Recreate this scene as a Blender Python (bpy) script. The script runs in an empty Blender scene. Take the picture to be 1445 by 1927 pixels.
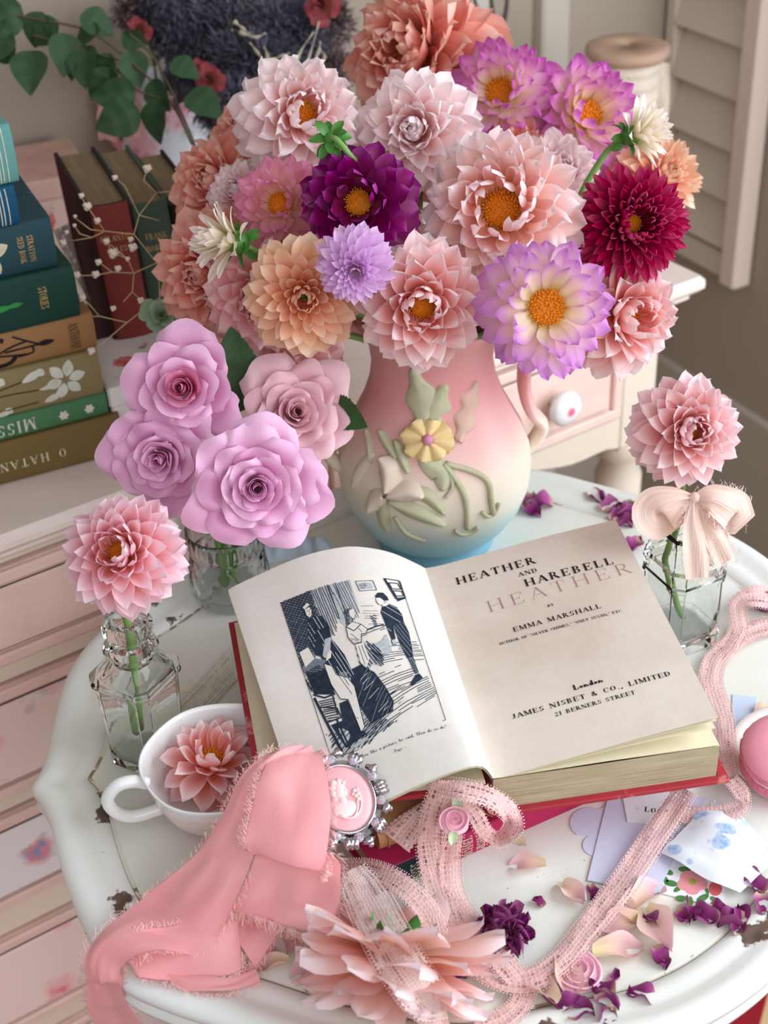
import bpy, math, random
from mathutils import Vector, Matrix, Euler, noise
random.seed(7)
scene = bpy.context.scene
col = scene.collection
# ------------------------------------------------------------------ camera (design units: cm, table top at z = 0)
TABLE_H = 62.0                      # table top above the floor
FPX, PITCH, ROLL, CAM_H = 2800.0, math.radians(34.0), math.radians(2.5), 58.0
def W(p): return Vector((p[0]/100.0, p[1]/100.0, (p[2]+TABLE_H)/100.0))
FW = Vector((0, math.cos(PITCH), -math.sin(PITCH))); UP0 = Vector((0, math.sin(PITCH), math.cos(PITCH))); RT0 = Vector((1, 0, 0))
RT = RT0*math.cos(ROLL)-UP0*math.sin(ROLL); UP = UP0*math.cos(ROLL)+RT0*math.sin(ROLL)
CAMP = Vector((0, 0, CAM_H))
cd = bpy.data.cameras.new('camera'); cam = bpy.data.objects.new('camera', cd); col.objects.link(cam)
cam.matrix_world = Matrix.Translation(W(CAMP)) @ Matrix((RT, UP, -FW)).transposed().to_4x4()
cd.sensor_fit = 'VERTICAL'; cd.sensor_height = 36.0; cd.lens = FPX/1927.0*36.0
cd.clip_start = 0.02; cd.clip_end = 20
cd.dof.use_dof = True; cd.dof.focus_distance = 0.79; cd.dof.aperture_fstop = 10.0
scene.camera = cam
# ------------------------------------------------------------------ world, window daylight, added front fill, exposure
wd = bpy.data.worlds.new('world'); scene.world = wd; wd.use_nodes = True
bg = wd.node_tree.nodes['Background']; bg.inputs[0].default_value = (0.97, 0.97, 1.0, 1); bg.inputs[1].default_value = 0.40
def area_light(name, loc, target, sx, sy, power, color):
    l = bpy.data.lights.new(name, 'AREA'); l.shape = 'RECTANGLE'; l.size = sx/100; l.size_y = sy/100; l.energy = power; l.color = color
    o = bpy.data.objects.new(name, l); col.objects.link(o); o.location = W(loc)
    o.rotation_euler = (W(target)-W(loc)).to_track_quat('-Z', 'Y').to_euler(); return o
area_light('window_daylight', (92, 48, 50), (2, 75, 12), 90, 110, 16.5, (0.83, 0.925, 1.0))
area_light('front_fill', (35, -70, 85), (2, 75, 12), 140, 90, 9.5, (0.97, 0.98, 1.0))  # added fill lamp from the camera side, brightens the flower faces; no window there
vs = scene.view_settings; vs.view_transform = 'Standard'; vs.look = 'None'; vs.exposure = 0.15; vs.gamma = 1.0; vs.use_curve_mapping = False
# ------------------------------------------------------------------ geometry helpers
def ray(u, v): return FW+RT*((u-722.5)/FPX)-UP*((v-963.5)/FPX)
def onz(u, v, z):
    d = ray(u, v); return CAMP+d*((z-CAM_H)/d.z)
def atd(u, v, D): return CAMP+ray(u, v)*D
def onplane(u, v, p, n):
    d = ray(u, v); return CAMP+d*((p-CAMP).dot(n)/d.dot(n))
def lerp(a, b, t): return a+(b-a)*t
def rnd(a, b): return random.uniform(a, b)
def V(*a): return Vector(a)
class MB:
    def __init__(s): s.v = []; s.f = []; s.uv = []; s.sm = []
    def face(s, idx, uvs=None, smooth=True):
        s.f.append(tuple(idx)); s.uv.append(uvs); s.sm.append(smooth)
    def grid(s, fn, nu, nv, closeu=False, smooth=True):
        b = len(s.v); cu = nu if closeu else nu+1
        for j in range(nv+1):
            for i in range(cu): s.v.append(Vector(fn(i/nu, j/nv)))
        for j in range(nv):
            for i in range(nu):
                i2 = (i+1) % cu
                s.face((b+j*cu+i, b+j*cu+i2, b+(j+1)*cu+i2, b+(j+1)*cu+i), [(i/nu, j/nv), ((i+1)/nu, j/nv), ((i+1)/nu, (j+1)/nv), (i/nu, (j+1)/nv)], smooth)
        return s
    def box(s, o, ex, ey, ez, r, bev=0.0):
        """oriented box, r = (x0,x1,y0,y1,z0,z1) in the frame o,ex,ey,ez; bev chamfers the edges"""
        x0, x1, y0, y1, z0, z1 = r
        if bev <= 0:
            b = len(s.v)
            for z in (z0, z1):
                for (x, y) in ((x0, y0), (x1, y0), (x1, y1), (x0, y1)): s.v.append(o+ex*x+ey*y+ez*z)
            for q in ((3, 2, 1, 0), (4, 5, 6, 7), (0, 1, 5, 4), (1, 2, 6, 5), (2, 3, 7, 6), (3, 0, 4, 7)):
                s.face([b+i for i in q], [(0, 0), (1, 0), (1, 1), (0, 1)], False)
            return s
        b = len(s.v); lv = ((z0, bev), (z0+bev, 0), (z1-bev, 0), (z1, bev))
        for z, i_ in lv:
            c = bev
            xa, xb, ya, yb = x0+i_, x1-i_, y0+i_, y1-i_
            for (x, y) in ((xa+c-i_*.5, ya), (xb-c+i_*.5, ya), (xb, ya+c-i_*.5), (xb, yb-c+i_*.5), (xb-c+i_*.5, yb), (xa+c-i_*.5, yb), (xa, yb-c+i_*.5), (xa, ya+c-i_*.5)): s.v.append(o+ex*x+ey*y+ez*z)
        for j in range(3):
            for i in range(8):
                k = (i+1) % 8; s.face((b+j*8+i, b+j*8+k, b+j*8+8+k, b+j*8+8+i), [(i/8, j/3), ((i+1)/8, j/3), ((i+1)/8, (j+1)/3), (i/8, (j+1)/3)], False)
        s.face([b+i for i in range(7, -1, -1)], None, False); s.face([b+24+i for i in range(8)], None, False)
        return s
    def tube(s, pts, rad, n=8, cap=True):
        pts = [Vector(p) for p in pts]; N = len(pts); b = len(s.v); up = None
        for j, p in enumerate(pts):
            t = (pts[min(j+1, N-1)]-pts[max(j-1, 0)])
            if t.length < 1e-9: t = Vector((0, 0, 1))
            t.normalize()
            if up is None: up = t.orthogonal().normalized()
            a = (up-t*up.dot(t)); a = a.normalized() if a.length > 1e-6 else t.orthogonal().normalized(); up = a; c = t.cross(a)
            r = rad[j] if isinstance(rad, (list, tuple)) else rad
            for i in range(n):
                th = 2*math.pi*i/n; s.v.append(p+a*(r*math.cos(th))+c*(r*math.sin(th)))
        for j in range(N-1):
            for i in range(n):
                k = (i+1) % n
                s.face((b+j*n+i, b+j*n+k, b+(j+1)*n+k, b+(j+1)*n+i), [(i/n, j/(N-1)), ((i+1)/n, j/(N-1)), ((i+1)/n, (j+1)/(N-1)), (i/n, (j+1)/(N-1))])
        if cap:
            s.face([b+i for i in range(n-1, -1, -1)]); s.face([b+(N-1)*n+i for i in range(n)])
        return s
    def lathe(s, o, prof, n=40, sx=1.0, sy=1.0, cap=True):
        """prof = [(r,z)...] about the z axis at o"""
        N = len(prof)
        s.grid(lambda a, t: o+Vector((prof[round(t*(N-1))][0]*sx*math.cos(2*math.pi*a), prof[round(t*(N-1))][0]*sy*math.sin(2*math.pi*a), prof[round(t*(N-1))][1])), n, N-1, True)
        return s
    def prism(s, pts2, fn0, fn1, smooth=False):
        """extrude a 2-D outline between two maps (x,y)->point"""
        b = len(s.v); n = len(pts2)
        for p in pts2: s.v.append(Vector(fn0(*p)))
        for p in pts2: s.v.append(Vector(fn1(*p)))
        s.face([b+i for i in range(n-1, -1, -1)], None, False); s.face([b+n+i for i in range(n)], None, False)
        for i in range(n):
            k = (i+1) % n; s.face((b+i, b+k, b+n+k, b+n+i), None, smooth)
        return s
    def sphere(s, c, r, nu=10, nv=6, M=None):
        def fn(a, t):
            th = math.pi*(t*.998+.001); q = Vector((math.sin(th)*math.cos(2*math.pi*a), math.sin(th)*math.sin(2*math.pi*a), -math.cos(th)))*r
            return c+(M @ q if M else q)
        return s.grid(fn, nu, nv, True)
    def quad(s, a, b, c, d, uv=None):
        i = len(s.v); s.v += [Vector(a), Vector(b), Vector(c), Vector(d)]; s.face((i, i+1, i+2, i+3), uv or [(0, 0), (1, 0), (1, 1), (0, 1)], False); return s
    def poly(s, pts):
        i = len(s.v); s.v += [Vector(p) for p in pts]; s.face(range(i, i+len(pts)), None, False); return s
def mesh_data(name, mb, mat, scale=0.01, off=Vector((0, 0, 0))):
    me = bpy.data.meshes.new(name)
    me.from_pydata([tuple((p-off)*scale) for p in mb.v], [], mb.f)
    uvl = me.uv_layers.new(name='UVMap'); dat = []
    for f, uv in zip(mb.f, mb.uv):
        for i in range(len(f)):
            q = uv[i] if uv else (0.5, 0.5); dat += [q[0], q[1]]
    uvl.data.foreach_set('uv', dat)
    me.polygons.foreach_set('use_smooth', mb.sm)
    if mat: me.materials.append(mat)
    me.update(); return me
ORI = {}
def obj(name, mb, mat, parent=None, origin=None):
    """mesh object from vertices in world cm; a child is stored relative to its (unrotated) parent"""
    off = ORI[parent.name] if parent else (Vector(origin) if origin is not None else Vector((0, 0, 0)))
    if not parent and origin is None:
        mn = [min(p[i] for p in mb.v) for i in range(3)]; mx = [max(p[i] for p in mb.v) for i in range(3)]
        off = Vector(((mn[0]+mx[0])/2, (mn[1]+mx[1])/2, mn[2]))
    o = bpy.data.objects.new(name, mesh_data(name, mb, mat, 0.01, off)); col.objects.link(o)
    if parent: o.parent = parent; ORI[o.name] = off
    else: o.location = W(off); ORI[o.name] = off
    return o
def tag(o, label, cat=None, group=None, kind=None):
    if label: o['label'] = label
    if cat: o['category'] = cat
    if group: o['group'] = group
    if kind: o['kind'] = kind
    return o
def thing(name, label, cat, base, group=None):
    o = bpy.data.objects.new(name, None); col.objects.link(o); o.empty_display_size = 0.01; o.location = W(base); ORI[o.name] = Vector(base)
    return tag(o, label, cat, group)
def struct(name, mb, mat): return tag(obj(name, mb, mat, origin=(0, 0, 0)), None, None, None, 'structure')
def catmull(pts, n):
    """n samples along a Catmull-Rom curve through the points (any dimension as Vectors or tuples)"""
    P = [Vector(p) for p in pts]; m = len(P); out = []
    for k in range(n):
        x = k/(n-1)*(m-1); i = min(int(x), m-2); t = x-i
        p0, p1, p2, p3 = P[max(i-1, 0)], P[i], P[i+1], P[min(i+2, m-1)]
        out.append(0.5*((2*p1)+(p2-p0)*t+(2*p0-5*p1+4*p2-p3)*t*t+(3*p1-p0-3*p2+p3)*t**3))
    return out
# ------------------------------------------------------------------ material helpers
class NT:
    def __init__(s, name):
        s.m = bpy.data.materials.new(name); s.m.use_nodes = True; s.t = s.m.node_tree; s.n = s.t.nodes; s.l = s.t.links
        s.p = s.n['Principled BSDF']; s.out = s.n['Material Output']
    def add(s, typ, **kw):
        nd = s.n.new(typ)
        for k, v in kw.items():
            if k.startswith('i_'):
                nd.inputs[k[2:].replace('_', ' ')].default_value = v
            else: setattr(nd, k, v)
        return nd
    def link(s, a, b): s.l.new(a, b)
    def coord(s, kind='Object'): return s.add('ShaderNodeTexCoord').outputs[kind]
    def mapping(s, vec, scale=(1, 1, 1), rot=(0, 0, 0), loc=(0, 0, 0)):
        m = s.add('ShaderNodeMapping'); m.inputs['Scale'].default_value = scale; m.inputs['Rotation'].default_value = rot; m.inputs['Location'].default_value = loc; s.link(vec, m.inputs[0]); return m.outputs[0]
    def noise(s, vec, scale, detail=3.0, rough=0.5, out='Fac'):
        n = s.add('ShaderNodeTexNoise'); n.inputs['Scale'].default_value = scale; n.inputs['Detail'].default_value = detail; n.inputs['Roughness'].default_value = rough
        if vec is not None: s.link(vec, n.inputs['Vector'])
        return n.outputs[out]
    def voronoi(s, vec, scale, feature='F1', out='Distance', rnd_=1.0):
        n = s.add('ShaderNodeTexVoronoi'); n.feature = feature; n.inputs['Scale'].default_value = scale; n.inputs['Randomness'].default_value = rnd_
        s.link(vec, n.inputs['Vector']); return n.outputs[out]
    def ramp(s, fac, stops, interp='LINEAR'):
        r = s.add('ShaderNodeValToRGB'); cr = r.color_ramp; cr.interpolation = interp
        while len(cr.elements) < len(stops): cr.elements.new(0.5)
        for e, (p, c) in zip(cr.elements, stops):
            e.position = p; e.color = (c[0], c[1], c[2], 1) if not isinstance(c, (int, float)) else (c, c, c, 1)
        s.link(fac, r.inputs[0]); return r.outputs[0]
    def math(s, op, a, b=None, c=None, clamp=False):
        m = s.add('ShaderNodeMath', operation=op); m.use_clamp = clamp
        for i, x in enumerate((a, b, c)):
            if x is None: continue
            if isinstance(x, (int, float)): m.inputs[i].default_value = x
            else: s.link(x, m.inputs[i])
        return m.outputs[0]
    def mix(s, fac, a, b, blend='MIX'):
        m = s.add('ShaderNodeMix', data_type='RGBA', blend_type=blend)
        for sock, x in ((m.inputs[0], fac), (m.inputs[6], a), (m.inputs[7], b)):
            if isinstance(x, (int, float)): sock.default_value = x
            elif isinstance(x, tuple): sock.default_value = (x[0], x[1], x[2], 1)
            else: s.link(x, sock)
        return m.outputs[2]
    def sep(s, vec):
        n = s.add('ShaderNodeSeparateXYZ'); s.link(vec, n.inputs[0]); return n.outputs
    def bump(s, height, strength=0.3, dist=0.001):
        b = s.add('ShaderNodeBump'); b.inputs['Strength'].default_value = strength; b.inputs['Distance'].default_value = dist; s.link(height, b.inputs['Height']); s.link(b.outputs[0], s.p.inputs['Normal']); return b
    def base(s, c):
        if isinstance(c, tuple): s.p.inputs['Base Color'].default_value = (c[0], c[1], c[2], 1)
        else: s.link(c, s.p.inputs['Base Color'])
    def set(s, rough=0.5, spec=0.5, metal=0.0):
        s.p.inputs['Roughness'].default_value = rough; s.p.inputs['Specular IOR Level'].default_value = spec; s.p.inputs['Metallic'].default_value = metal; return s
def lin(r, g, b):
    f = lambda c: (c/255/12.92) if c/255 <= 0.04045 else ((c/255+0.055)/1.055)**2.4
    return (f(r), f(g), f(b))
def plain(name, c, rough=0.5, spec=0.4, metal=0.0, var=0.12, scale=60.0, bump=0.0, bscale=400.0):
    t = NT(name); t.set(rough, spec, metal); co = t.coord()
    n = t.noise(co, scale, 4)
    d = tuple(x*(1-var) for x in c); u = tuple(min(1, x*(1+var)) for x in c)
    t.base(t.ramp(n, [(0.3, d), (0.7, u)]))
    if bump: t.bump(t.noise(co, bscale, 3), bump, 0.0005)
    return t.m
def translucent(t, colsock, fac):
    tr = t.add('ShaderNodeBsdfTranslucent'); mx = t.add('ShaderNodeMixShader'); mx.inputs[0].default_value = fac
    if isinstance(colsock, tuple): tr.inputs[0].default_value = (*colsock, 1)
    else: t.link(colsock, tr.inputs[0])
    t.link(t.p.outputs[0], mx.inputs[1]); t.link(tr.outputs[0], mx.inputs[2]); t.link(mx.outputs[0], t.out.inputs[0])
def petal_mat(name, stops, edge=None, edge_amt=0.0, rough=0.62, transl=0.42, vein=0.05, var=0.07, spec=0.14):
    """stops run from the claw (0) to the tip (1); edge tints the margins"""
    t = NT(name); t.set(rough, spec)
    uv = t.sep(t.coord('UV'))
    oi = t.add('ShaderNodeObjectInfo').outputs['Random']
    shift = t.math('MULTIPLY_ADD', oi, 0.16, -0.08)
    yy = t.math('ADD', uv[1], shift)
    c = t.ramp(yy, stops)
    if edge:
        ax = t.math('ABSOLUTE', t.math('MULTIPLY_ADD', uv[0], 2.0, -1.0))
        m = t.math('MULTIPLY', t.math('POWER', ax, 2.5), edge_amt)
        c = t.mix(m, c, edge)
    vn = t.noise(t.mapping(t.coord('UV'), (26, 1.3, 1)), 1.0, 3)
    c = t.mix(vein, c, t.ramp(vn, [(0.25, 0.35), (0.75, 1.0)]), 'MULTIPLY')
    hs = t.add('ShaderNodeHueSaturation'); t.link(c, hs.inputs['Color'])
    t.link(t.math('MULTIPLY_ADD', oi, 2*var, 1-var), hs.inputs['Value']); t.link(t.math('MULTIPLY_ADD', oi, -0.12, 1.06), hs.inputs['Saturation'])
    c = hs.outputs[0]; t.base(c); t.bump(vn, 0.18, 0.0006); translucent(t, c, transl)
    return t.m
def floral_print(name, ground, blooms, leaf, scale, density=0.5, rough=0.7, blur=0.04):
    """painted or printed roses on a ground: two voronoi layers"""
    t = NT(name); t.set(rough, 0.3); co = t.coord()
    w = t.add('ShaderNodeVectorMath', operation='MULTIPLY_ADD'); nz = t.noise(co, scale*2.2, 3, 0.6, 'Color'); t.link(nz, w.inputs[0]); w.inputs[1].default_value = (0.35/scale,)*3; t.link(co, w.inputs[2])
    vec = w.outputs[0]
    g = t.mix(0.12, ground, t.ramp(t.noise(co, scale*0.4, 3), [(0.3, 0.55), (0.7, 1.0)]), 'MULTIPLY')
    lv = t.voronoi(t.mapping(vec, (1, 1, 1), (0, 0, 0), (0.31, 0.17, 0.2)), scale*2.2); lr = t.voronoi(t.mapping(vec, (1, 1, 1), (0, 0, 0), (0.31, 0.17, 0.2)), scale*2.2, 'F1', 'Color')
    lsel = t.math('GREATER_THAN', t.sep(lr)[0], 1-density*0.7)
    lm = t.math('MULTIPLY', t.ramp(lv, [(0.28, 1.0), (0.28+blur*2, 0.0)]), lsel)
    near = t.ramp(t.voronoi(vec, scale), [(0.35, 1.0), (0.6, 0.0)])
    sel = t.math('GREATER_THAN', t.sep(t.voronoi(vec, scale, 'F1', 'Color'))[1], 1-density)
    lm = t.math('MULTIPLY', lm, t.math('MULTIPLY', near, sel))
    c = t.mix(lm, g, leaf)
    fv = t.voronoi(vec, scale); fm = t.math('MULTIPLY', t.ramp(fv, [(0.30, 1.0), (0.30+blur*2, 0.0)]), sel)
    bc = t.mix(t.ramp(t.math('ADD', t.noise(co, scale*5, 3), t.math('MULTIPLY', fv, 0.5)), [(0.48, 0.0), (0.66, 1.0)]), blooms[0], blooms[1])
    c = t.mix(fm, c, bc); t.base(c); return t.m
# ================================================================== materials of the setting
M = {}
M['wall'] = plain('wall_paint', lin(166, 152, 138), 0.85, 0.2, var=0.04, scale=3)
M['wall_low'] = plain('taupe_panel_paint', lin(182, 170, 156), 0.8, 0.2, var=0.04, scale=3)
M['trim'] = plain('trim_paint', lin(196, 186, 174), 0.6, 0.3, var=0.03, scale=4)
M['shutter'] = plain('shutter_paint', lin(214, 200, 184), 0.55, 0.35, var=0.03, scale=4)
M['stile'] = plain('shutter_stile_paint', lin(226, 204, 190), 0.55, 0.35, var=0.03, scale=4)
M['floor'] = plain('floor_board_stain', lin(110, 92, 78), 0.6, 0.4, var=0.15, scale=12)
def stripe_rug():
    t = NT('striped_rug_weave'); t.set(0.95, 0.1); x = t.sep(t.mapping(t.coord(), (1, 1, 1), (0, 0, math.radians(25))))[0]
    fr = t.math('FRACT', t.math('MULTIPLY', x, 14.0))
    t.base(t.ramp(fr, [(0.0, lin(150, 34, 44)), (0.40, lin(172, 46, 54)), (0.42, lin(214, 182, 140)), (0.55, lin(120, 74, 48)), (0.6, lin(196, 160, 118)), (0.72, lin(150, 34, 44)), (0.9, lin(226, 86, 96))], 'CONSTANT'))
    t.bump(t.noise(t.coord(), 900, 2), 0.5, 0.002); return t.m
M['rug'] = stripe_rug()
# ================================================================== room shell
DA = math.radians(33.0)
DS = V(math.cos(DA), math.sin(DA), 0); DB = V(-math.sin(DA), math.cos(DA), 0); DZ = V(0, 0, 1)      # desk: along, back, up
DP = V(-17.0, 83.6, 0.0)
RA = math.radians(118.0)
RS = V(math.cos(RA), math.sin(RA), 0); RN = V(-math.sin(RA), math.cos(RA), 0)                       # right wall: along, into the room
CORNER = V(35.3, 170.1, 0.0)
m = MB(); m.box(V(0, 0, 0), V(1, 0, 0), V(0, 1, 0), DZ, (-150, 160, -120, 230, -TABLE_H-4, -TABLE_H)); struct('floor', m, M['floor'])
BW = DP+DB*44.0
cs = (CORNER-BW).dot(DS)
m = MB(); m.box(BW, DS, DB, DZ, (-130, cs+6, 0, 4, -TABLE_H, 150)); struct('wall_back', m, M['wall'])
m = MB(); m.box(CORNER, -RS, -RN, DZ, (-2, 34, 0, 4, -33.0, 150)); struct('wall_right', m, M['wall'])
m = MB(); m.box(CORNER, -RS, -RN, DZ, (-2, 34, -1.2, 4, -TABLE_H, -33.0)); struct('trim_1', m, M['wall_low'])
m = MB(); m.box(BW, DS, -DB, DZ, (cs-20.6, cs-17.4, -.2, 1.6, -TABLE_H, 150), 0.3); m.box(BW, DS, -DB, DZ, (cs-17.4, cs-16.3, -.2, 0.9, -TABLE_H, 150), 0.2); struct('trim_2', m, M['trim'])
m = MB(); m.box(BW, DS, -DB, DZ, (cs-30.5, cs-27.5, -.2, 1.6, -TABLE_H, 150), 0.3); struct('trim_3', m, M['trim'])
m = MB(); m.box(BW, DS, -DB, DZ, (-130, cs, -.2, 1.2, -TABLE_H, -TABLE_H+9), 0.2); struct('baseboard_back', m, M['trim'])
m = MB(); m.grid(lambda a, t: V(lerp(-75, 75, a), lerp(-10, 92, t), -TABLE_H+0.6+0.1*math.sin(a*9)), 8, 4); m.grid(lambda a, t: V(lerp(75, -75, a), lerp(-10, 92, t), -TABLE_H+0.02), 8, 4)
tag(obj('floor_rug', m, M['rug']), 'red, cream and brown striped rug under the white table', 'rug')
# louvred shutter on the right wall
def shutter():
    t = thing('window_shutter', 'cream louvred wooden shutter with wide slats on the side wall', 'shutter', CORNER-RS*9+RN*0.6+V(0, 0, -17))
    o = CORNER+RN*0.2
    for (a, b, mm, d) in ((0.6, 2.4, 'shutter', 1.6), (14.4, 17.0, 'stile', 2.6)):
        m = MB(); m.box(o, -RS, RN, DZ, (a, b, 0, d, -17.5, 62), 0.25); obj('stile', m, M[mm], t)
    m = MB(); m.box(o, -RS, RN, DZ, (2.4, 14.4, 0.1, 1.4, -17.5, -14.5), 0.2); obj('bottom_rail', m, M['shutter'], t)
    z = -14.2
    while z < 60:
        m = MB(); m.box(o+V(0, 0, z+2.8), -RS, (RN*0.30-DZ*0.95).normalized(), (RN*0.95+DZ*0.30).normalized(), (2.4, 14.4, -2.9, 2.9, 0.55, 0.95), 0.15)
        obj('slat', m, M['shutter'], t); z += 5.75
shutter()
# ================================================================== painted furniture
def worn_paint(name, c, chip, chip_scale=30.0, chip_th=0.66, tint=None, rough=0.45, streak=None, speck=0.0, bscale=40):
    t = NT(name); t.set(rough, 0.4); co = t.coord()
    n1 = t.noise(co, 7, 4); base = t.ramp(n1, [(0.3, c), (0.7, tint or c)])
    if streak:
        s_ = t.noise(t.mapping(co, streak), 1.0, 4); base = t.mix(0.22, base, t.ramp(s_, [(0.35, 0.6), (0.65, 1.0)]), 'MULTIPLY')
    n2 = t.noise(co, chip_scale, 6, 0.62); mask = t.ramp(n2, [(chip_th, 0.0), (chip_th+0.015, 1.0)])
    c_ = t.mix(mask, base, t.ramp(t.noise(co, chip_scale*5, 2), [(0.3, chip), (0.7, tuple(min(1, x*2.0) for x in chip))]))
    if speck:
        v = t.voronoi(co, speck); sp = t.math('MULTIPLY', t.ramp(v, [(0.05, 1.0), (0.10, 0.0)]), t.ramp(t.noise(co, 12, 3), [(0.52, 0.0), (0.62, 0.8)]))
        c_ = t.mix(sp, c_, lin(96, 84, 66))
    t.base(c_); h = t.mix(0.5, n2, t.noise(co, bscale*6, 3)); t.bump(h, 0.25, 0.0012); return t.m
M['table'] = worn_paint('white_table_paint', lin(236, 238, 237), lin(176, 168, 142), 16, 0.66, lin(220, 217, 200), 0.38, None, 170)
M['rim'] = worn_paint('chipped_rim_paint', lin(238, 240, 238), lin(88, 70, 60), 20, 0.615, lin(224, 222, 210), 0.36, None, 120)
M['groove'] = worn_paint('grubby_groove_paint', lin(228, 226, 214), lin(132, 112, 90), 40, 0.55, lin(214, 208, 190), 0.5)
M['pink'] = worn_paint('dusty_pink_paint', lin(232, 196, 184), lin(200, 160, 148), 14, 0.72, lin(238, 208, 196), 0.5, (4, 60, 60))
M['cream'] = worn_paint('cream_furniture_paint', lin(228, 212, 194), lin(150, 130, 112), 18, 0.74, lin(220, 204, 184), 0.5)
M['top'] = worn_paint('blush_streaked_paint', lin(236, 214, 204), lin(180, 140, 128), 14, 0.72, lin(242, 226, 216), 0.4, (3, 50, 50))
M['rose_panel'] = floral_print('rose_painted_panel', lin(240, 216, 208), (lin(222, 130, 140), lin(238, 178, 182)), lin(150, 150, 136), 26, 0.5, 0.5, 0.09)
M['blue_panel'] = floral_print('blue_rose_painted_panel', lin(236, 228, 226), (lin(140, 150, 186), lin(224, 140, 150)), lin(150, 160, 158), 30, 0.6, 0.5, 0.09)
# ---------------------------------------------------------------- desk with drawers
def desk():
    t = thing('painted_desk', 'dusty pink painted desk with cream rails and rose-painted drawer fronts', 'desk', DP+DS*10+DB*20+V(0, 0, -TABLE_H))
    B = lambda r, bev=0.0: MB().box(DP, DS, DB, DZ, r, bev)
    m = B((-60, 52.2, -1.3, 42, 3.6, 5.0), 0.5); m.box(DP, DS, DB, DZ, (-59, 51, -0.5, 41.5, 2.9, 3.6), 0.2); obj('desk_top', m, M['top'], t)
    obj('carcass', B((-58, 13, 1.2, 41, -56, 2.9)), M['cream'], t)
    m = B((13, 48, 1.2, 41, -6.2, 2.9)); obj('carcass', m, M['cream'], t)
    for z0, z1 in ((2.0, 2.9), (-7.2, -5.6), (-18.2, -16.8), (-29.8, -27.0), (-42.0, -40.0), (-57, -53)):
        obj('rail', B((-58, 13.5, 0.2, 1.4, z0, z1), 0.25), M['cream'], t)
    def drawer(s0, s1, z0, z1, mat, knob_s):
        m = B((s0, s1, 0.1, 1.6, z0, z1), 0.12)
        for r in ((s0, s1, -0.35, 0.2, z1-0.9, z1), (s0, s1, -0.35, 0.2, z0, z0+0.9), (s0, s0+1.0, -0.35, 0.2, z0+.9, z1-.9), (s1-1.0, s1, -0.35, 0.2, z0+.9, z1-.9)): m.box(DP, DS, DB, DZ, r, 0.14)
        d = obj('drawer', m, M['pink'], t)
        obj('drawer_panel', B((s0+1.3, s1-1.3, -0.25, 0.15, z0+1.2, z1-1.2), 0.18), M[mat], d)
        for ks in knob_s:
            c = DP+DS*ks+DZ*((z0+z1)/2)
            m = MB(); prof = [(0.0, 0.0), (0.45, 0.0), (0.45, 0.8), (0.9, 1.0), (1.45, 1.4), (1.5, 1.8), (1.2, 2.2), (0.5, 2.4), (0.0, 2.42)]
            N = len(prof); m.grid(lambda a, q: c-DB*(prof[round(q*(N-1))][1]+0.1)+(DS*math.cos(2*math.pi*a)+DZ*math.sin(2*math.pi*a))*prof[round(q*(N-1))][0], 20, N-1, True)
            k = obj('knob', m, PORCELAIN, d)
    drawer(-57, 12.6, -5.4, 1.8, 'pink', (4.0, -45.0)); drawer(-57, 12.6, -16.6, -7.4, 'rose_panel', (4.0, -45)); drawer(-57, 12.6, -26.8, -18.4, 'blue_panel', (4.0, -45)); drawer(-57, 12.6, -39.8, -30.0, 'rose_panel', (4, -45)); drawer(-57, 12.6, -52.8, -42.2, 'blue_panel', (4, -45))
    drawer(14.4, 44.2, -5.9, 2.4, 'pink', (36.7, 20.0))
    obj('corner_post', B((44.4, 48.4, 0.0, 4.0, -9.5, 2.9), 0.25), M['cream'], t)
    obj('corner_post', B((44.4, 48.4, 37.0, 41.0, -9.5, 2.9), 0.25), M['cream'], t)
    # scalloped apron under the single drawer
    out = [(13.5, -6.2), (44.4, -6.2), (44.4, -9.6)]
    for k in range(25):
        q = k/24; s_ = lerp(44.4, 13.5, q); out.append((s_, -9.6+1.6*math.sin(math.pi*q)**0.6+0.35*math.cos(q*math.pi*6)))
    obj('apron', MB().prism(out, lambda x, y: DP+DS*x+DB*0.1+DZ*y, lambda x, y: DP+DS*x+DB*1.5+DZ*y), M['cream'], t)
    for (s_, o_) in ((46.4, 2.0), (46.4, 39.0), (-55.5, 2.5), (-55.5, 39)):
        z1 = -9.5 if s_ > 0 else -55.9; pr = [(2.0, z1), (2.3, z1-1.5), (1.5, z1-2.2), (2.1, z1-4), (1.9, (z1-62)/2), (1.2, -60), (1.7, -61), (1.6, -61.9), (0, -62)]
        if s_ < 0: pr = [(2.4, z1), (2.6, z1-2), (2.2, z1-4.5), (2.4, -61.9), (0, -62)]
        obj('leg', MB().lathe(DP+DS*s_+DB*o_, pr, 16), M['cream'], t)
def porcelain():
    t = NT('knob_porcelain'); t.set(0.15, 0.5)
    l = t.add('ShaderNodeLayerWeight'); uv = t.sep(t.coord('UV'))[1]
    t.base(t.ramp(uv, [(0.0, lin(240, 238, 234)), (0.86, lin(242, 240, 238)), (0.93, lin(234, 120, 146)), (1.0, lin(224, 90, 122))])); return t.m
PORCELAIN = porcelain()
desk()
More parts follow.
